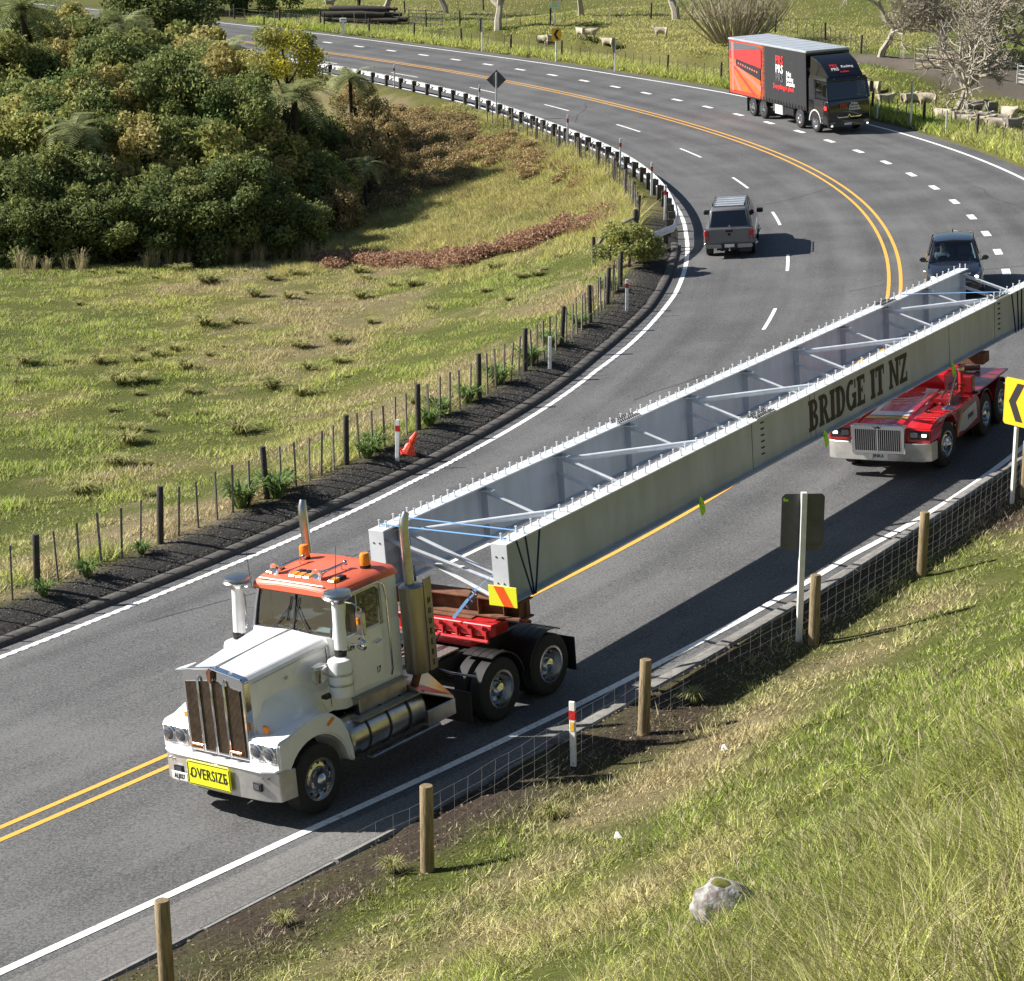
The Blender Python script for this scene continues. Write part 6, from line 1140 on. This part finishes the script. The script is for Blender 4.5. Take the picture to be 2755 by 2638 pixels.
stuff_mesh('verge_litter',[bits(9000,-14,27,lambda s,u:K(s,KR)+.25+2.3*u,.026,[(.09,.068,.05),(.06,.045,.035),(.16,.13,.09),(.28,.23,.15)],rng,.5),bits(2500,-14,27,lambda s,u:K(s,KR)-.35+.5*u,.012,[(.2,.19,.17),(.1,.09,.08)],rng,.5)],'grass','clods of soil and dead leaves along the right kerb','soil litter')
# ---- bracken and scrub on the bank: brown fern masses
def leaf_cloud(n,P,size,C,rng,upb=.2):
    nr=rng.normal(size=(n,3)); nr[:,2]+=upb; nr/=np.linalg.norm(nr,axis=1)[:,None]; t=np.cross(nr,rng.normal(size=(n,3))); t/=np.linalg.norm(t,axis=1)[:,None]+1e-9; b=np.cross(nr,t)
    s=size*rng.uniform(.6,1.3,n)[:,None]; V=np.stack([P-t*s*.5,P+b*s*.28,P+t*s*.5,P-b*s*.28],1).reshape(-1,3); i=np.arange(n)*4; F_=np.concatenate([np.stack([i,i+1,i+2],1),np.stack([i,i+2,i+3],1)]); return V,F_,np.repeat(C[:,None],4,1).reshape(-1,3)
parts=[]
cl=[]
for k in range(110): u=rng.random(); cl.append((-8.5+12.5*u+rng.normal(0,.4),91.5-5.6*u+rng.normal(0,.5)+1.2*math.sin(u*9),.55*rng.uniform(.6,1.3),0))      # brown row at the toe of the bank
for k in range(110): u=rng.random()**.6; s_=74+40*u; p_=rpos(s_,-10.2-rng.random()*(1.0+5*u)); cl.append((p_[0],p_[1],.45*rng.uniform(.6,1.4),1))
for k in range(190): u=rng.random()**1.3; v=rng.random(); cl.append((-10.5+8.5*u,102+19*v+3*u,.65*rng.uniform(.6,1.4),2 if rng.random()<.6 else 1))
BC=[np.array((.30,.185,.12)),np.array((.30,.225,.11)),np.array((.21,.165,.085))]
for (cx_,cy_,r_,kd) in cl:
    if road_so([cx_],[cy_])[1][0]>-9.6: continue
    n=760; d=rng.normal(size=(n,3)); d/=np.linalg.norm(d,axis=1)[:,None]; d[:,2]=np.abs(d[:,2]); q=d*(r_*rng.uniform(.4,1.05,n))[:,None]*np.array((1.25,1.1,.85)); P=q+np.array((cx_,cy_,gz(cx_,cy_)))
    parts.append(leaf_cloud(n,P,np.full((n,1),.17)[:,0:1].ravel()[:,None]*np.ones((n,1)),BC[kd]*rng.uniform(.45,1.5,n)[:,None],rng,.5) if False else leaf_cloud(n,P,.115,BC[kd]*1.3*rng.uniform(.35,1.6,n)[:,None],rng,.5))
stuff_mesh('bracken',parts,'leaf','brown bracken and scrub on the bank below the guard rail','bracken')
# ------------------------------------------------------------------ native bush: crown variants of leaf clumps
def crown_mesh(name,seed,R,n,leaf,cols,holes=.0):
    r=np.random.default_rng(seed); K_=26; c=r.normal(size=(K_,3)); c/=np.linalg.norm(c,axis=1)[:,None]; c[:,2]=np.where(c[:,2]<-.55,-c[:,2],c[:,2]); c*=r.uniform(.55,.92,K_)[:,None]; cr=r.uniform(.20,.40,K_)
    k=r.integers(0,K_,n); d=r.normal(size=(n,3)); d/=np.linalg.norm(d,axis=1)[:,None]; P=(c[k]+d*(cr[k]*r.uniform(.45,1.05,n))[:,None])*np.array(R)
    base=np.array(cols)[r.integers(0,len(cols),K_)][k]; C=base*r.uniform(.55,1.45,n)[:,None]
    v,f,cc=leaf_cloud(n,P,leaf,C,r,.35); return npmesh(name,v,f,'leaf',3,colors=cc)
OL=[(.23,.26,.085),(.32,.33,.105),(.165,.20,.07),(.40,.37,.12)]; YG=[(.46,.41,.04),(.38,.36,.05),(.28,.29,.06)]; BR=[(.34,.27,.13),(.26,.215,.10),(.40,.32,.15)]; DK=[(.12,.155,.055),(.17,.205,.07),(.23,.25,.085)]
CROWN={'olive':[crown_mesh('crown',20+i,(2.5,2.5,2.2),(10500,8000,12000,8500)[i],(.21,.27,.16,.24)[i],([OL[0],OL[1],OL[2]],[OL[1],OL[3],OL[0]],[OL[2],OL[0],(.17,.235,.08)],[OL[3],OL[1],(.42,.36,.14)])[i]) for i in range(4)],'dark':[crown_mesh('crown',30+i,(2.4,2.4,2.4),8500,.23,DK) for i in range(2)],'yellow':[crown_mesh('crown',40,(2.3,2.3,2.1),9000,.17,[YG[0],YG[2],OL[1],OL[3],YG[1]])],'brown':[crown_mesh('crown',50+i,(1.5,1.5,1.5),5000,.15,BR) for i in range(2)]}
def trunk_mesh(seed,h,r0,bend=.25):
    r=np.random.default_rng(seed); p=[(0,0,-.6)]; 
    for k in range(1,6): p.append((bend*h*.1*r.normal(),bend*h*.1*r.normal(),h*k/5))
    m=MB(); m.tube(p,[r0*1.3,r0,r0*.85,r0*.7,r0*.55,r0*.3],8)
    for k in range(5):
        a=r.uniform(0,6.28); z=h*r.uniform(.45,.85); L=h*r.uniform(.18,.32); m.tube([(0,0,z),(math.cos(a)*L*.5,math.sin(a)*L*.5,z+L*.35),(math.cos(a)*L,math.sin(a)*L,z+L*.75)],[r0*.45,r0*.3,r0*.12],6)
    return m.mesh('trunk','bark_dark',smooth=50)
TRK=[trunk_mesh(i,4.,.13) for i in range(3)]
LAB={'olive':'olive green broadleaf tree in the native bush below the road','dark':'dark green tree of the native bush, its tone partly standing for shade','yellow':'yellow flowering rounded tree beside the big tree fern','brown':'brownish scrub tree at the edge of the native bush'}
def bush_tree(x,y,top,kind,sc=1.,i=0,zb=None):
    zg=gz(x,y) if zb is None else zb; t=thing('bush_tree',LAB[kind],'tree','trees of the native bush below the road',loc=(x,y,zg))
    cm=CROWN[kind][i%len(CROWN[kind])]; ch=2.1*sc if kind!='brown' else 1.4*sc; cz=max(top-zg-ch*.95,ch*.7)
    tr=link('trunk',TRK[i%3],t); tr.scale=(1.1*sc,1.1*sc,max(.5,(cz+.8)/4.)); tr.rotation_euler=(0,0,i*1.3)
    c=link('crown',cm,t); c.location=(0,0,cz); c.scale=(sc*random.uniform(.9,1.12),sc*random.uniform(.9,1.12),sc*random.uniform(.85,1.1)); c.rotation_euler=(random.uniform(-.2,.2),random.uniform(-.2,.2),random.uniform(0,6.28)); return t
# silhouette of the bush by bearing: (bearing x/y, top elevation) at depth
i=0; r5=np.random.default_rng(77)
def ztop(px,py,y): # height of the crown top that shows at the given bearing row
    yy=(py-1319)/5600.; d=(math.cos(math.radians(14.5))-yy*math.sin(math.radians(14.5)),-math.sin(math.radians(14.5))-yy*math.cos(math.radians(14.5))); return HC+d[1]/d[0]*y
rows=[(95,[(20,480),(110,430),(215,420),(310,470),(420,520),(520,470),(640,430),(-40,420)],'front'),(99,[(60,380),(160,300),(280,290),(380,330),(480,330),(590,340),(690,480),(-20,330)],'mid'),(104,[(30,230),(130,210),(230,200),(330,190),(440,170),(540,200),(640,210),(740,330),(850,420)],'mid'),(110,[(20,110),(120,150),(210,120),(300,110),(400,120),(500,110),(600,140),(820,300),(-40,90)],'back'),(117,[(60,40),(160,60),(260,40),(360,80),(470,100),(570,90),(640,150)],'back'),(124,[(20,-20),(120,10),(220,10),(320,40),(420,70),(520,80)],'far')]
for y0,L_,kd in rows:
    for px_,py_ in L_:
        y=y0+r5.uniform(-1.4,1.4); x=(px_-1377.5)/5600*y*1.0+r5.uniform(-.3,.3); x=x*(1.0)/(math.cos(0)); top=ztop(px_,py_,y)
        kind='dark' if (kd=='front' and r5.random()<.55) or r5.random()<.15 else 'olive'  # front row often gets darker leaf colour as shade; other dark crowns are random
        bush_tree(x,y,top,kind,r5.uniform(.85,1.2),i); i+=1
for px_ in range(-60,830,62):
    y=92.6+(px_/5600)*8+r5.uniform(-.6,.6); bush_tree((px_-1377.5)/5600*y,y,ztop(px_,r5.uniform(540,650),y),'dark',r5.uniform(.7,.95),i); i+=1  # shade at the bush foot is put into these dark leaf colours
bush_tree((775-1377.5)/5600*107.5,107.5,ztop(780,58,107.5),'yellow',.95,0)
for px_,py_,y in ((1000,345,108),(930,300,111),(1050,300,112),(880,480,103),(920,520,101),(1010,270,116),(960,215,119)): bush_tree((px_-1377.5)/5600*y,y,ztop(px_,py_,y),'brown',r5.uniform(.8,1.15),i); i+=1
for px_,py_,y in ((500,-30,150),(420,-40,150),(600,-20,186),(680,-30,190),(560,-60,188),(750,-10,192)): bush_tree((px_-1377.5)/5600*y,y,ztop(px_,py_,y),'dark',1.3,i); i+=1
# ------------------------------------------------------------------ tree ferns
def frond_mesh(seed,L=2.7):
    r=np.random.default_rng(seed); V=[];F_=[];C=[]; N=26; pts=[]
    for k in range(N+1): u=k/N; pts.append((L*(u*.97-.10*u*u),0,L*(.42*u-.78*u*u+r.normal(0,.002))))
    for k in range(1,N):
        u=k/N; p=np.array(pts[k]); t=np.array(pts[k+1])-np.array(pts[k-1]); t/=np.linalg.norm(t); ln=L*.24*math.sin(math.pi*min(1,u*.86+.12))**.8
        for sg in (-1,1):
            side=np.array((.32,sg*.94,-.18-.12*u)); side/=np.linalg.norm(side); q=p+side*ln; o=len(V); w=t*L*.011
            V+=[p-w,p+w,q+w*.3,q-w*.5]; F_.append((o,o+1,o+2)); F_.append((o,o+2,o+3)); c=np.array((.27,.30,.13))*r.uniform(.5,1.5); C+=[c]*4
    o=len(V)
    for k in range(N):
        a,b=np.array(pts[k]),np.array(pts[k+1]); w=np.array((0,.018*(1-k/N)+.004,0)); o=len(V); V+=[a-w,a+w,b+w,b-w]; F_+= [(o,o+1,o+2),(o,o+2,o+3)]; C+=[np.array((.06,.045,.02))]*4
    return npmesh('frond',np.array(V),np.array(F_),'leaf',3,colors=np.array(C))
FR=[frond_mesh(i) for i in range(4)]
fern_trunk=MB().tube([(0,0,-.5),(.03,0,1),(0,.04,2.4),(0,0,4)],[.20,.15,.13,.16],9).mesh('trunk','bark_dark',smooth=50)
def tree_fern(label,x,y,top,sc=1.,n=24):
    zg=gz(x,y); t=thing('tree_fern',label,'tree fern',loc=(x,y,zg)); h=max(1.2,top-zg); tr=link('trunk',fern_trunk,t); tr.scale=(sc,sc,h/4)
    for k in range(n):
        o=link('frond',FR[k%4],t); o.location=(0,0,h-.05); o.rotation_euler=(random.uniform(-.15,.15),random.choice((-.55,-.3,-.05,.2,.45))+random.uniform(-.1,.1),2*math.pi*k/n*2.618); s_=sc*random.uniform(.85,1.15); o.scale=(s_,s_,s_)
for lab,px_,py_,y,sc in (('large tree fern with drooping fronds at the edge of the bush',800,258,106,1.08),('tree fern among the tree tops at the road end of the bush',355,62,118,1.0),('tree fern overlapping the shaded trees at the far corner',95,20,114,1.15),('tree fern sunk among the olive trees in mid bush',215,345,97,.8),('small tree fern spreading over the guard rail',950,205,116,.75),('tree fern in front of the yellow flowering tree',620,130,114,.85),('low tree fern beside the brown scrub trees',985,440,104,.55)):
    tree_fern(lab,(px_-1377.5)/5600*y,y,ztop(px_,py_,y),sc)
# ------------------------------------------------------------------ bare trees
def bare_tree(seed,h,r0,spread,depth=5,low=.25,nb=4,up=.5,m='bark_pale'):
    r=np.random.default_rng(seed); trunk=MB(); br=MB()
    def grow(p,d,L,rad,lev,mb):
        n=3 if lev>0 else 3; pts=[p]; q=Vector(p); dd=Vector(d)
        for k in range(n):
            dd=(dd+Vector(r.normal(0,.16,3))+Vector((0,0,.05*(lev>0)))).normalized(); q=q+dd*(L/n); pts.append(q.copy())
        r1=rad*.62; mb.tube(pts,[rad+(r1-rad)*k/n for k in range(n+1)],6 if lev<2 else (4 if lev<4 else 3),cap=False)
        if lev>=depth: return
        m_=nb if lev<2 else int(r.integers(2,4))
        for j in range(m_):
            a=r.uniform(0,6.283); t=r.uniform(.45,1.0) if lev else r.uniform(.75,1.0); i_=min(n-1,int(t*n)); f_=t*n-i_; s_=pts[i_].lerp(pts[i_+1],min(1,f_)); o=dd.orthogonal(); o.rotate(Matrix.Rotation(a,3,dd)); nd=(dd*up+o*spread*r.uniform(.6,1.1)+Vector((0,0,.12))).normalized(); grow(s_,nd,L*r.uniform(.58,.82),max(rad*r.uniform(.52,.72),.011),lev+1,br)
        grow(pts[-1],dd,L*.75,r1*.9,lev+1,br)
    grow(Vector((0,0,-.3)),Vector((0,0,1)),h*low,r0,0,trunk); return trunk.mesh('trunk',m,smooth=50),br.mesh('branches',m,smooth=50)
def place_bare(label,x,y,ms,sc=1.,rz_=0.,name='bare_tree'):
    t=thing(name,label,'tree',loc=lay(x,y),rz=rz_); t.scale=(sc,)*3; link('trunk',ms[0],t); link('branches',ms[1],t); return t
bt1=bare_tree(3,8.5,.17,1.0,5,.17,4,.65); bt2=bare_tree(8,9,.17,.8,6,.20,3,.75); bt3=bare_tree(12,10,.42,.55,4,.32,3,.8)
place_bare('bare spreading tree with forked trunk beside the sheep flock',24.31,116.7,bt1,1.5,.4); place_bare('pale bare tree at the corner of the upper fence',23.6,136.3,bt2,1.5,1.2); place_bare('bare tree with pale limbs beyond the gravel track',28.9,128.5,bt1,1.7,2.6); place_bare('slender bare tree standing behind the pale timber rails',27.2,131.8,bt2,1.5,4.0); place_bare('tangled bare tree at the edge of the track by the white gate',32.6,130.5,bt1,1.6,5.2)
place_bare('thick bare trunk with short limbs above the roadside fence',-1.07,164.0,bt3,.8,0.); place_bare('pale bare trunk standing beyond the grey gate',-5.9,190.9,bt3,.8,2.); place_bare('thick dark trunk on the upper fence above the eroded bank',12.75,165.3,bt3,.85,1.); place_bare('slim bare trunk beside the upper fence near the farm sign',5.5,170.5,bt3,.65,3.1); place_bare('leaning pale trunk at the end of the log pile',-11.2,186.,bt3,.75,4.4)
# leafless multi-stemmed shrub
r9=np.random.default_rng(4); sh=thing('bare_shrub','large leafless bush of many thin upright stems above the truck','shrub',loc=lay(15.6,148.0))
mb=MB()
for k in range(230):
    a=r9.uniform(0,6.283); u=r9.random()**.6; R_=4.6*u; L=4.6*r9.uniform(.7,1.05); b=Vector((math.cos(a)*R_*.35,math.sin(a)*R_*.30,0)); e=Vector((math.cos(a)*R_,math.sin(a)*R_*.75,L*(1-.25*u*u))); md=(b+e)/2+Vector(r9.normal(0,.15,3)); mb.tube([b,md,e],[.045,.03,.012],4,cap=False)
    for j in range(4): t=r9.uniform(.35,.95); q=b.lerp(e,t); mb.tube([q,q+Vector((r9.normal(0,.35),r9.normal(0,.3),r9.uniform(.5,1.1)))],[.016,.006],3,cap=False)
mb.build('stems','twig',sh)
# ------------------------------------------------------------------ flax and agapanthus clumps on the left fence, tussocks in the paddock
def clump_mesh(name,seed,n,L,w,cols,droop=.5):
    r=np.random.default_rng(seed); V=[];F_=[];C=[]
    for k in range(n):
        a=r.uniform(0,6.283); l=L*r.uniform(.6,1.1); out=r.uniform(.25,1.)*droop; d=np.array((math.cos(a),math.sin(a),0)); sd=np.array((-d[1],d[0],0))*w*.5; c=np.array(cols[r.integers(0,len(cols))])*r.uniform(.6,1.4); b=d*r.uniform(0,.18)*L
        m1=b+d*l*out*.35+np.array((0,0,l*.55)); m2=b+d*l*out*.8+np.array((0,0,l*.78)); t=b+d*l*out*1.25+np.array((0,0,l*(.78-.25*out))); o=len(V); V+=[b-sd*.7,b+sd*.7,m1+sd,m1-sd,m2+sd*.8,m2-sd*.8,t]; F_+=[(o,o+1,o+2),(o,o+2,o+3),(o+3,o+2,o+4),(o+3,o+4,o+5),(o+5,o+4,o+6)]; C+=[c]*7
    return npmesh(name,np.array(V),np.array(F_),'leaf',3,colors=np.array(C))
FL=[clump_mesh('leaves',60+i,120,.75,.055,[(.14,.22,.06),(.22,.29,.09),(.10,.16,.05)],.9) for i in range(3)]
for s_,o_,sc,t in ((8.2,-8.6,.55,'small flax clump near the first dark fence post'),(9.6,-8.75,.6,'low flax clump between battens of the roadside fence'),(11.4,-8.9,.5,'narrow flax clump against the roadside fence'),(15.6,-9.5,1.1,'big flax clump spreading through the roadside fence'),(16.6,-9.2,1.05,'broad flax clump touching the gravel verge'),(17.3,-9.7,.8,'flax clump behind the battens beside the big one'),(20.9,-9.3,.75,'flax clump beside the marker post and orange cone'),(21.7,-9.6,.85,'flax clump behind the orange cone'),(24.9,-9.5,.8,'flax clump next after the orange cone'),(26.2,-9.8,.9,'flax clump at the middle of the roadside fence'),(28.0,-9.7,.9,'flax clump by the tall strainer post'),(30.5,-9.7,1.0,'yellowish flax clump on the fence'),(33.4,-9.6,1.0,'flax clump beside the plain marker post'),(36.3,-9.8,.9,'flax clump near the curve of the kerb'),(39.5,-9.6,.8,'flax clump below the corner post'),(46.0,-9.7,.95,'flax clump under the sloping stay rail')):
    p=so_pt(s_,o_); t_=thing('flax_clump',t,'plant','flax clumps along the roadside fence',loc=p,rz=random.uniform(0,6)); l=link('leaves',random.choice(FL),t_); l.scale=(sc,sc,sc*.9)
p=lay(4.25,75.6); gs_=thing('leafy_shrub','dense green shrub beside the curled guard rail end','shrub',loc=p); c=link('crown',CROWN['olive'][1],gs_); c.scale=(.48,.45,.40); c.location=(0,0,.75); MB().tube([(0,0,-.2),(.05,0,.4),(0,.1,.9)],[.06,.05,.03],6).build('stem','bark_dark',gs_)
TU=[clump_mesh('blades',80+i,190,.50,.022,[(.34,.34,.12),(.52,.46,.22),(.24,.26,.09)],1.0) for i in range(3)]
rt=np.random.default_rng(15); cnt=0
while cnt<72:
    y=rt.uniform(42,90); x=rt.uniform(-y*.246,4); s_,o_=road_so([x],[y])
    if o_[0]>-11 or y>(90+(x+22)*.6): continue
    sc=rt.uniform(.4,1.5)**1.2; t_=thing('grass_tussock','dark grass tussock standing in the paddock','grass tussock','tussocks scattered over the paddock',loc=lay(x,y),rz=rt.uniform(0,6)); l=link('blades',TU[cnt%3],t_); l.scale=(sc*1.0,sc*.95,sc*.62); cnt+=1
RD=[clump_mesh('blades',90+i,46,1.15,.014,[(.42,.36,.2),(.30,.28,.14),(.5,.42,.26)],.42) for i in range(2)]
for k in range(44):
    x=-23+17*rt.random()+.0; y=89.0+(x+22)*.30+rt.uniform(-.4,.8); t_=thing('reed_tuft','tall straw coloured reed tuft at the dark edge of the bush','grass tuft','reed tufts between paddock and bush',loc=lay(x,y)); l=link('blades',RD[k%2],t_); s_=rt.uniform(.6,1.15); l.scale=(s_,s_,s_)
for x,y,sc,t in ((.55,26.9,.45,'green grass tuft at the foot of a round fence post'),(-1.6,25.6,.4,'green grass tuft on the bare soil by the kerb'),(-2.9,24.2,.35,'small green tuft on the bare soil beside a fence post'),(2.9,31.4,.5,'dry tuft beside the tall round fence post')): t_=thing('grass_tussock',t,'grass tussock',loc=lay(x,y)); l=link('blades',TU[1],t_); l.scale=(sc*1.2,)*3
# ------------------------------------------------------------------ sheep and the walker
mat('fleece',(.42,.365,.27),.95,var=.25,scale=9,bump=.7,bscale=14); mat('fleece_grey',(.24,.22,.19),.95,var=.25,scale=9,bump=.7,bscale=14); mat('dark_clothes',(.012,.012,.016),.9)
def sheep_parts(lying):
    z=.30 if lying else .62
    J=[((-.42,0,z),.20),((-.2,0,z+.03),.27),((.12,0,z+.02),.27),((.34,0,z+.02),.21),((.50,0,z+.16),.12),((.62,0,z+.26),.085),((.76,0,z+.20),.055)]; E=[(0,1),(1,2),(2,3),(3,4),(4,5),(5,6)]
    if lying: L_=[(3,[(.40,.16,.12,.06),(.58,.18,.06,.04)]),(3,[(.40,-.16,.12,.06),(.58,-.18,.06,.04)]),(0,[(-.40,.20,.12,.08),(-.25,.26,.06,.05)]),(0,[(-.40,-.20,.12,.08),(-.25,-.26,.06,.05)])]
    else: L_=[(3,[(.33,.13,.36,.065),(.34,.13,.18,.035),(.33,.13,.02,.035)]),(3,[(.33,-.13,.36,.065),(.30,-.13,.18,.035),(.31,-.13,.02,.035)]),(0,[(-.42,.13,.38,.085),(-.47,.13,.20,.038),(-.43,.13,.02,.035)]),(0,[(-.42,-.13,.38,.085),(-.45,-.13,.20,.038),(-.40,-.13,.02,.035)])]
    for root,ps_ in L_:
        pr=root
        for x,y,zz,r_ in ps_: J.append(((x,y,zz),r_)); E.append((pr,len(J)-1)); pr=len(J)-1
    for sg in (-1,1): J.append(((.56,sg*.13,z+.30),.025)); E.append((5,len(J)-1))
    return J,E
proto={}
for lying in (False,True):
    for m in ('fleece','fleece_grey'):
        J,E=sheep_parts(lying); proto[(lying,m)]=(J,E)
first={}
def sheep(label,x,y,rz_,lying=False,m='fleece',grp='sheep resting beside the gravel track',sc=1.):
    k=(lying,m)
    if k not in first: o=skin_body('sheep',*proto[k],m,None,(0,0,0),0.,2,1); first[k]=o
    else: o=first[k].copy(); COL.objects.link(o)
    o.location=lay(x,y); o.rotation_euler=(0,0,rz_); o.scale=(sc,)*3; tag(o,label,'sheep',grp)
RL_='sheep lying down in the flock beside the gravel track'
sheep('grey sheep standing side-on behind the resting flock',25.05,114.5,.2,False,'fleece_grey'); sheep('grey sheep standing rump first behind the resting flock',25.8,113.9,1.7,False,'fleece_grey'); sheep('cream sheep standing at the end of the flock by the dark sign',26.15,110.7,-1.3,False,'fleece',sc=1.1)
for x,y,a,m in ((23.9,112.6,.3,'fleece'),(24.6,112.5,2.8,'fleece'),(24.95,111.9,.1,'fleece'),(25.6,110.9,3.0,'fleece_grey'),(23.8,110.8,-.4,'fleece'),(24.8,110.2,.5,'fleece'),(23.3,113.7,2.5,'fleece'),(24.2,109.6,.2,'fleece'),(25.1,109.3,2.9,'fleece'),(25.9,109.0,.4,'fleece_grey'),(24.2,111.6,1.0,'fleece_grey')): sheep(RL_ if m=='fleece' else 'grey sheep lying down in the flock beside the gravel track',x,y,a,True,m)
for x,y,a,l,t in ((21.4,121.3,.3,True,'cream sheep lying by the fence in the shade of the black truck'),(21.3,125.2,2.6,False,'cream sheep standing just ahead of the black truck cab'),(22.9,121.7,.5,True,'cream sheep lying near the edge-on sign by the truck'),(23.35,118.7,2.8,False,'cream sheep standing near the forked bare tree')): sheep(t,x,y,a,l)
for x,y,a,t in ((2.3,158.7,-.6,'cream sheep grazing left of the small chevron sign post'),(3.0,158.1,.2,'cream sheep grazing behind the small chevron sign post'),(5.05,155.6,2.2,'cream sheep standing above the eroded bank with another beside it'),(5.7,155.0,-.4,'second of two cream sheep close together above the bank'),(6.9,153.2,2.6,'cream sheep behind the edge-on sign below the bank'),(10.7,153.0,2.9,'lone cream sheep on the grass above the eroded bank'),(-16.7,195.6,.3,'cream sheep far off beside the walker')): sheep(t,x,y,a,False,'fleece','sheep grazing in the far paddock',.9)
J=[((0,0,.92),.15),((0,0,1.15),.17),((0,0,1.38),.19),((0,0,1.50),.07),((.02,0,1.60),.10),((.03,0,1.72),.09),((.10,.11,.50),.085),((.20,.11,.10),.06),((.34,.11,.05),.05),((-.16,-.11,.52),.085),((-.36,-.11,.14),.06),((-.24,-.11,.06),.05),((-.02,.24,1.38),.07),((-.14,.28,1.12),.05),((-.08,.27,.88),.045),((-.02,-.24,1.38),.07),((.14,-.28,1.12),.05),((.24,-.26,.92),.045)]
E=[(0,1),(1,2),(2,3),(3,4),(4,5),(0,6),(6,7),(7,8),(0,9),(9,10),(10,11),(2,12),(12,13),(13,14),(2,15),(15,16),(16,17)]
wk=skin_body('person',J,E,'dark_clothes',None,lay(-13.72,191.5),1.2); tag(wk,'person in dark clothes walking across the far field','person'); wk.scale=(1.1,1.1,1.1); hd_=MB().sphere((.04,0,1.68),(.10,.085,.13)).build('head','skin',wk,smooth=60)
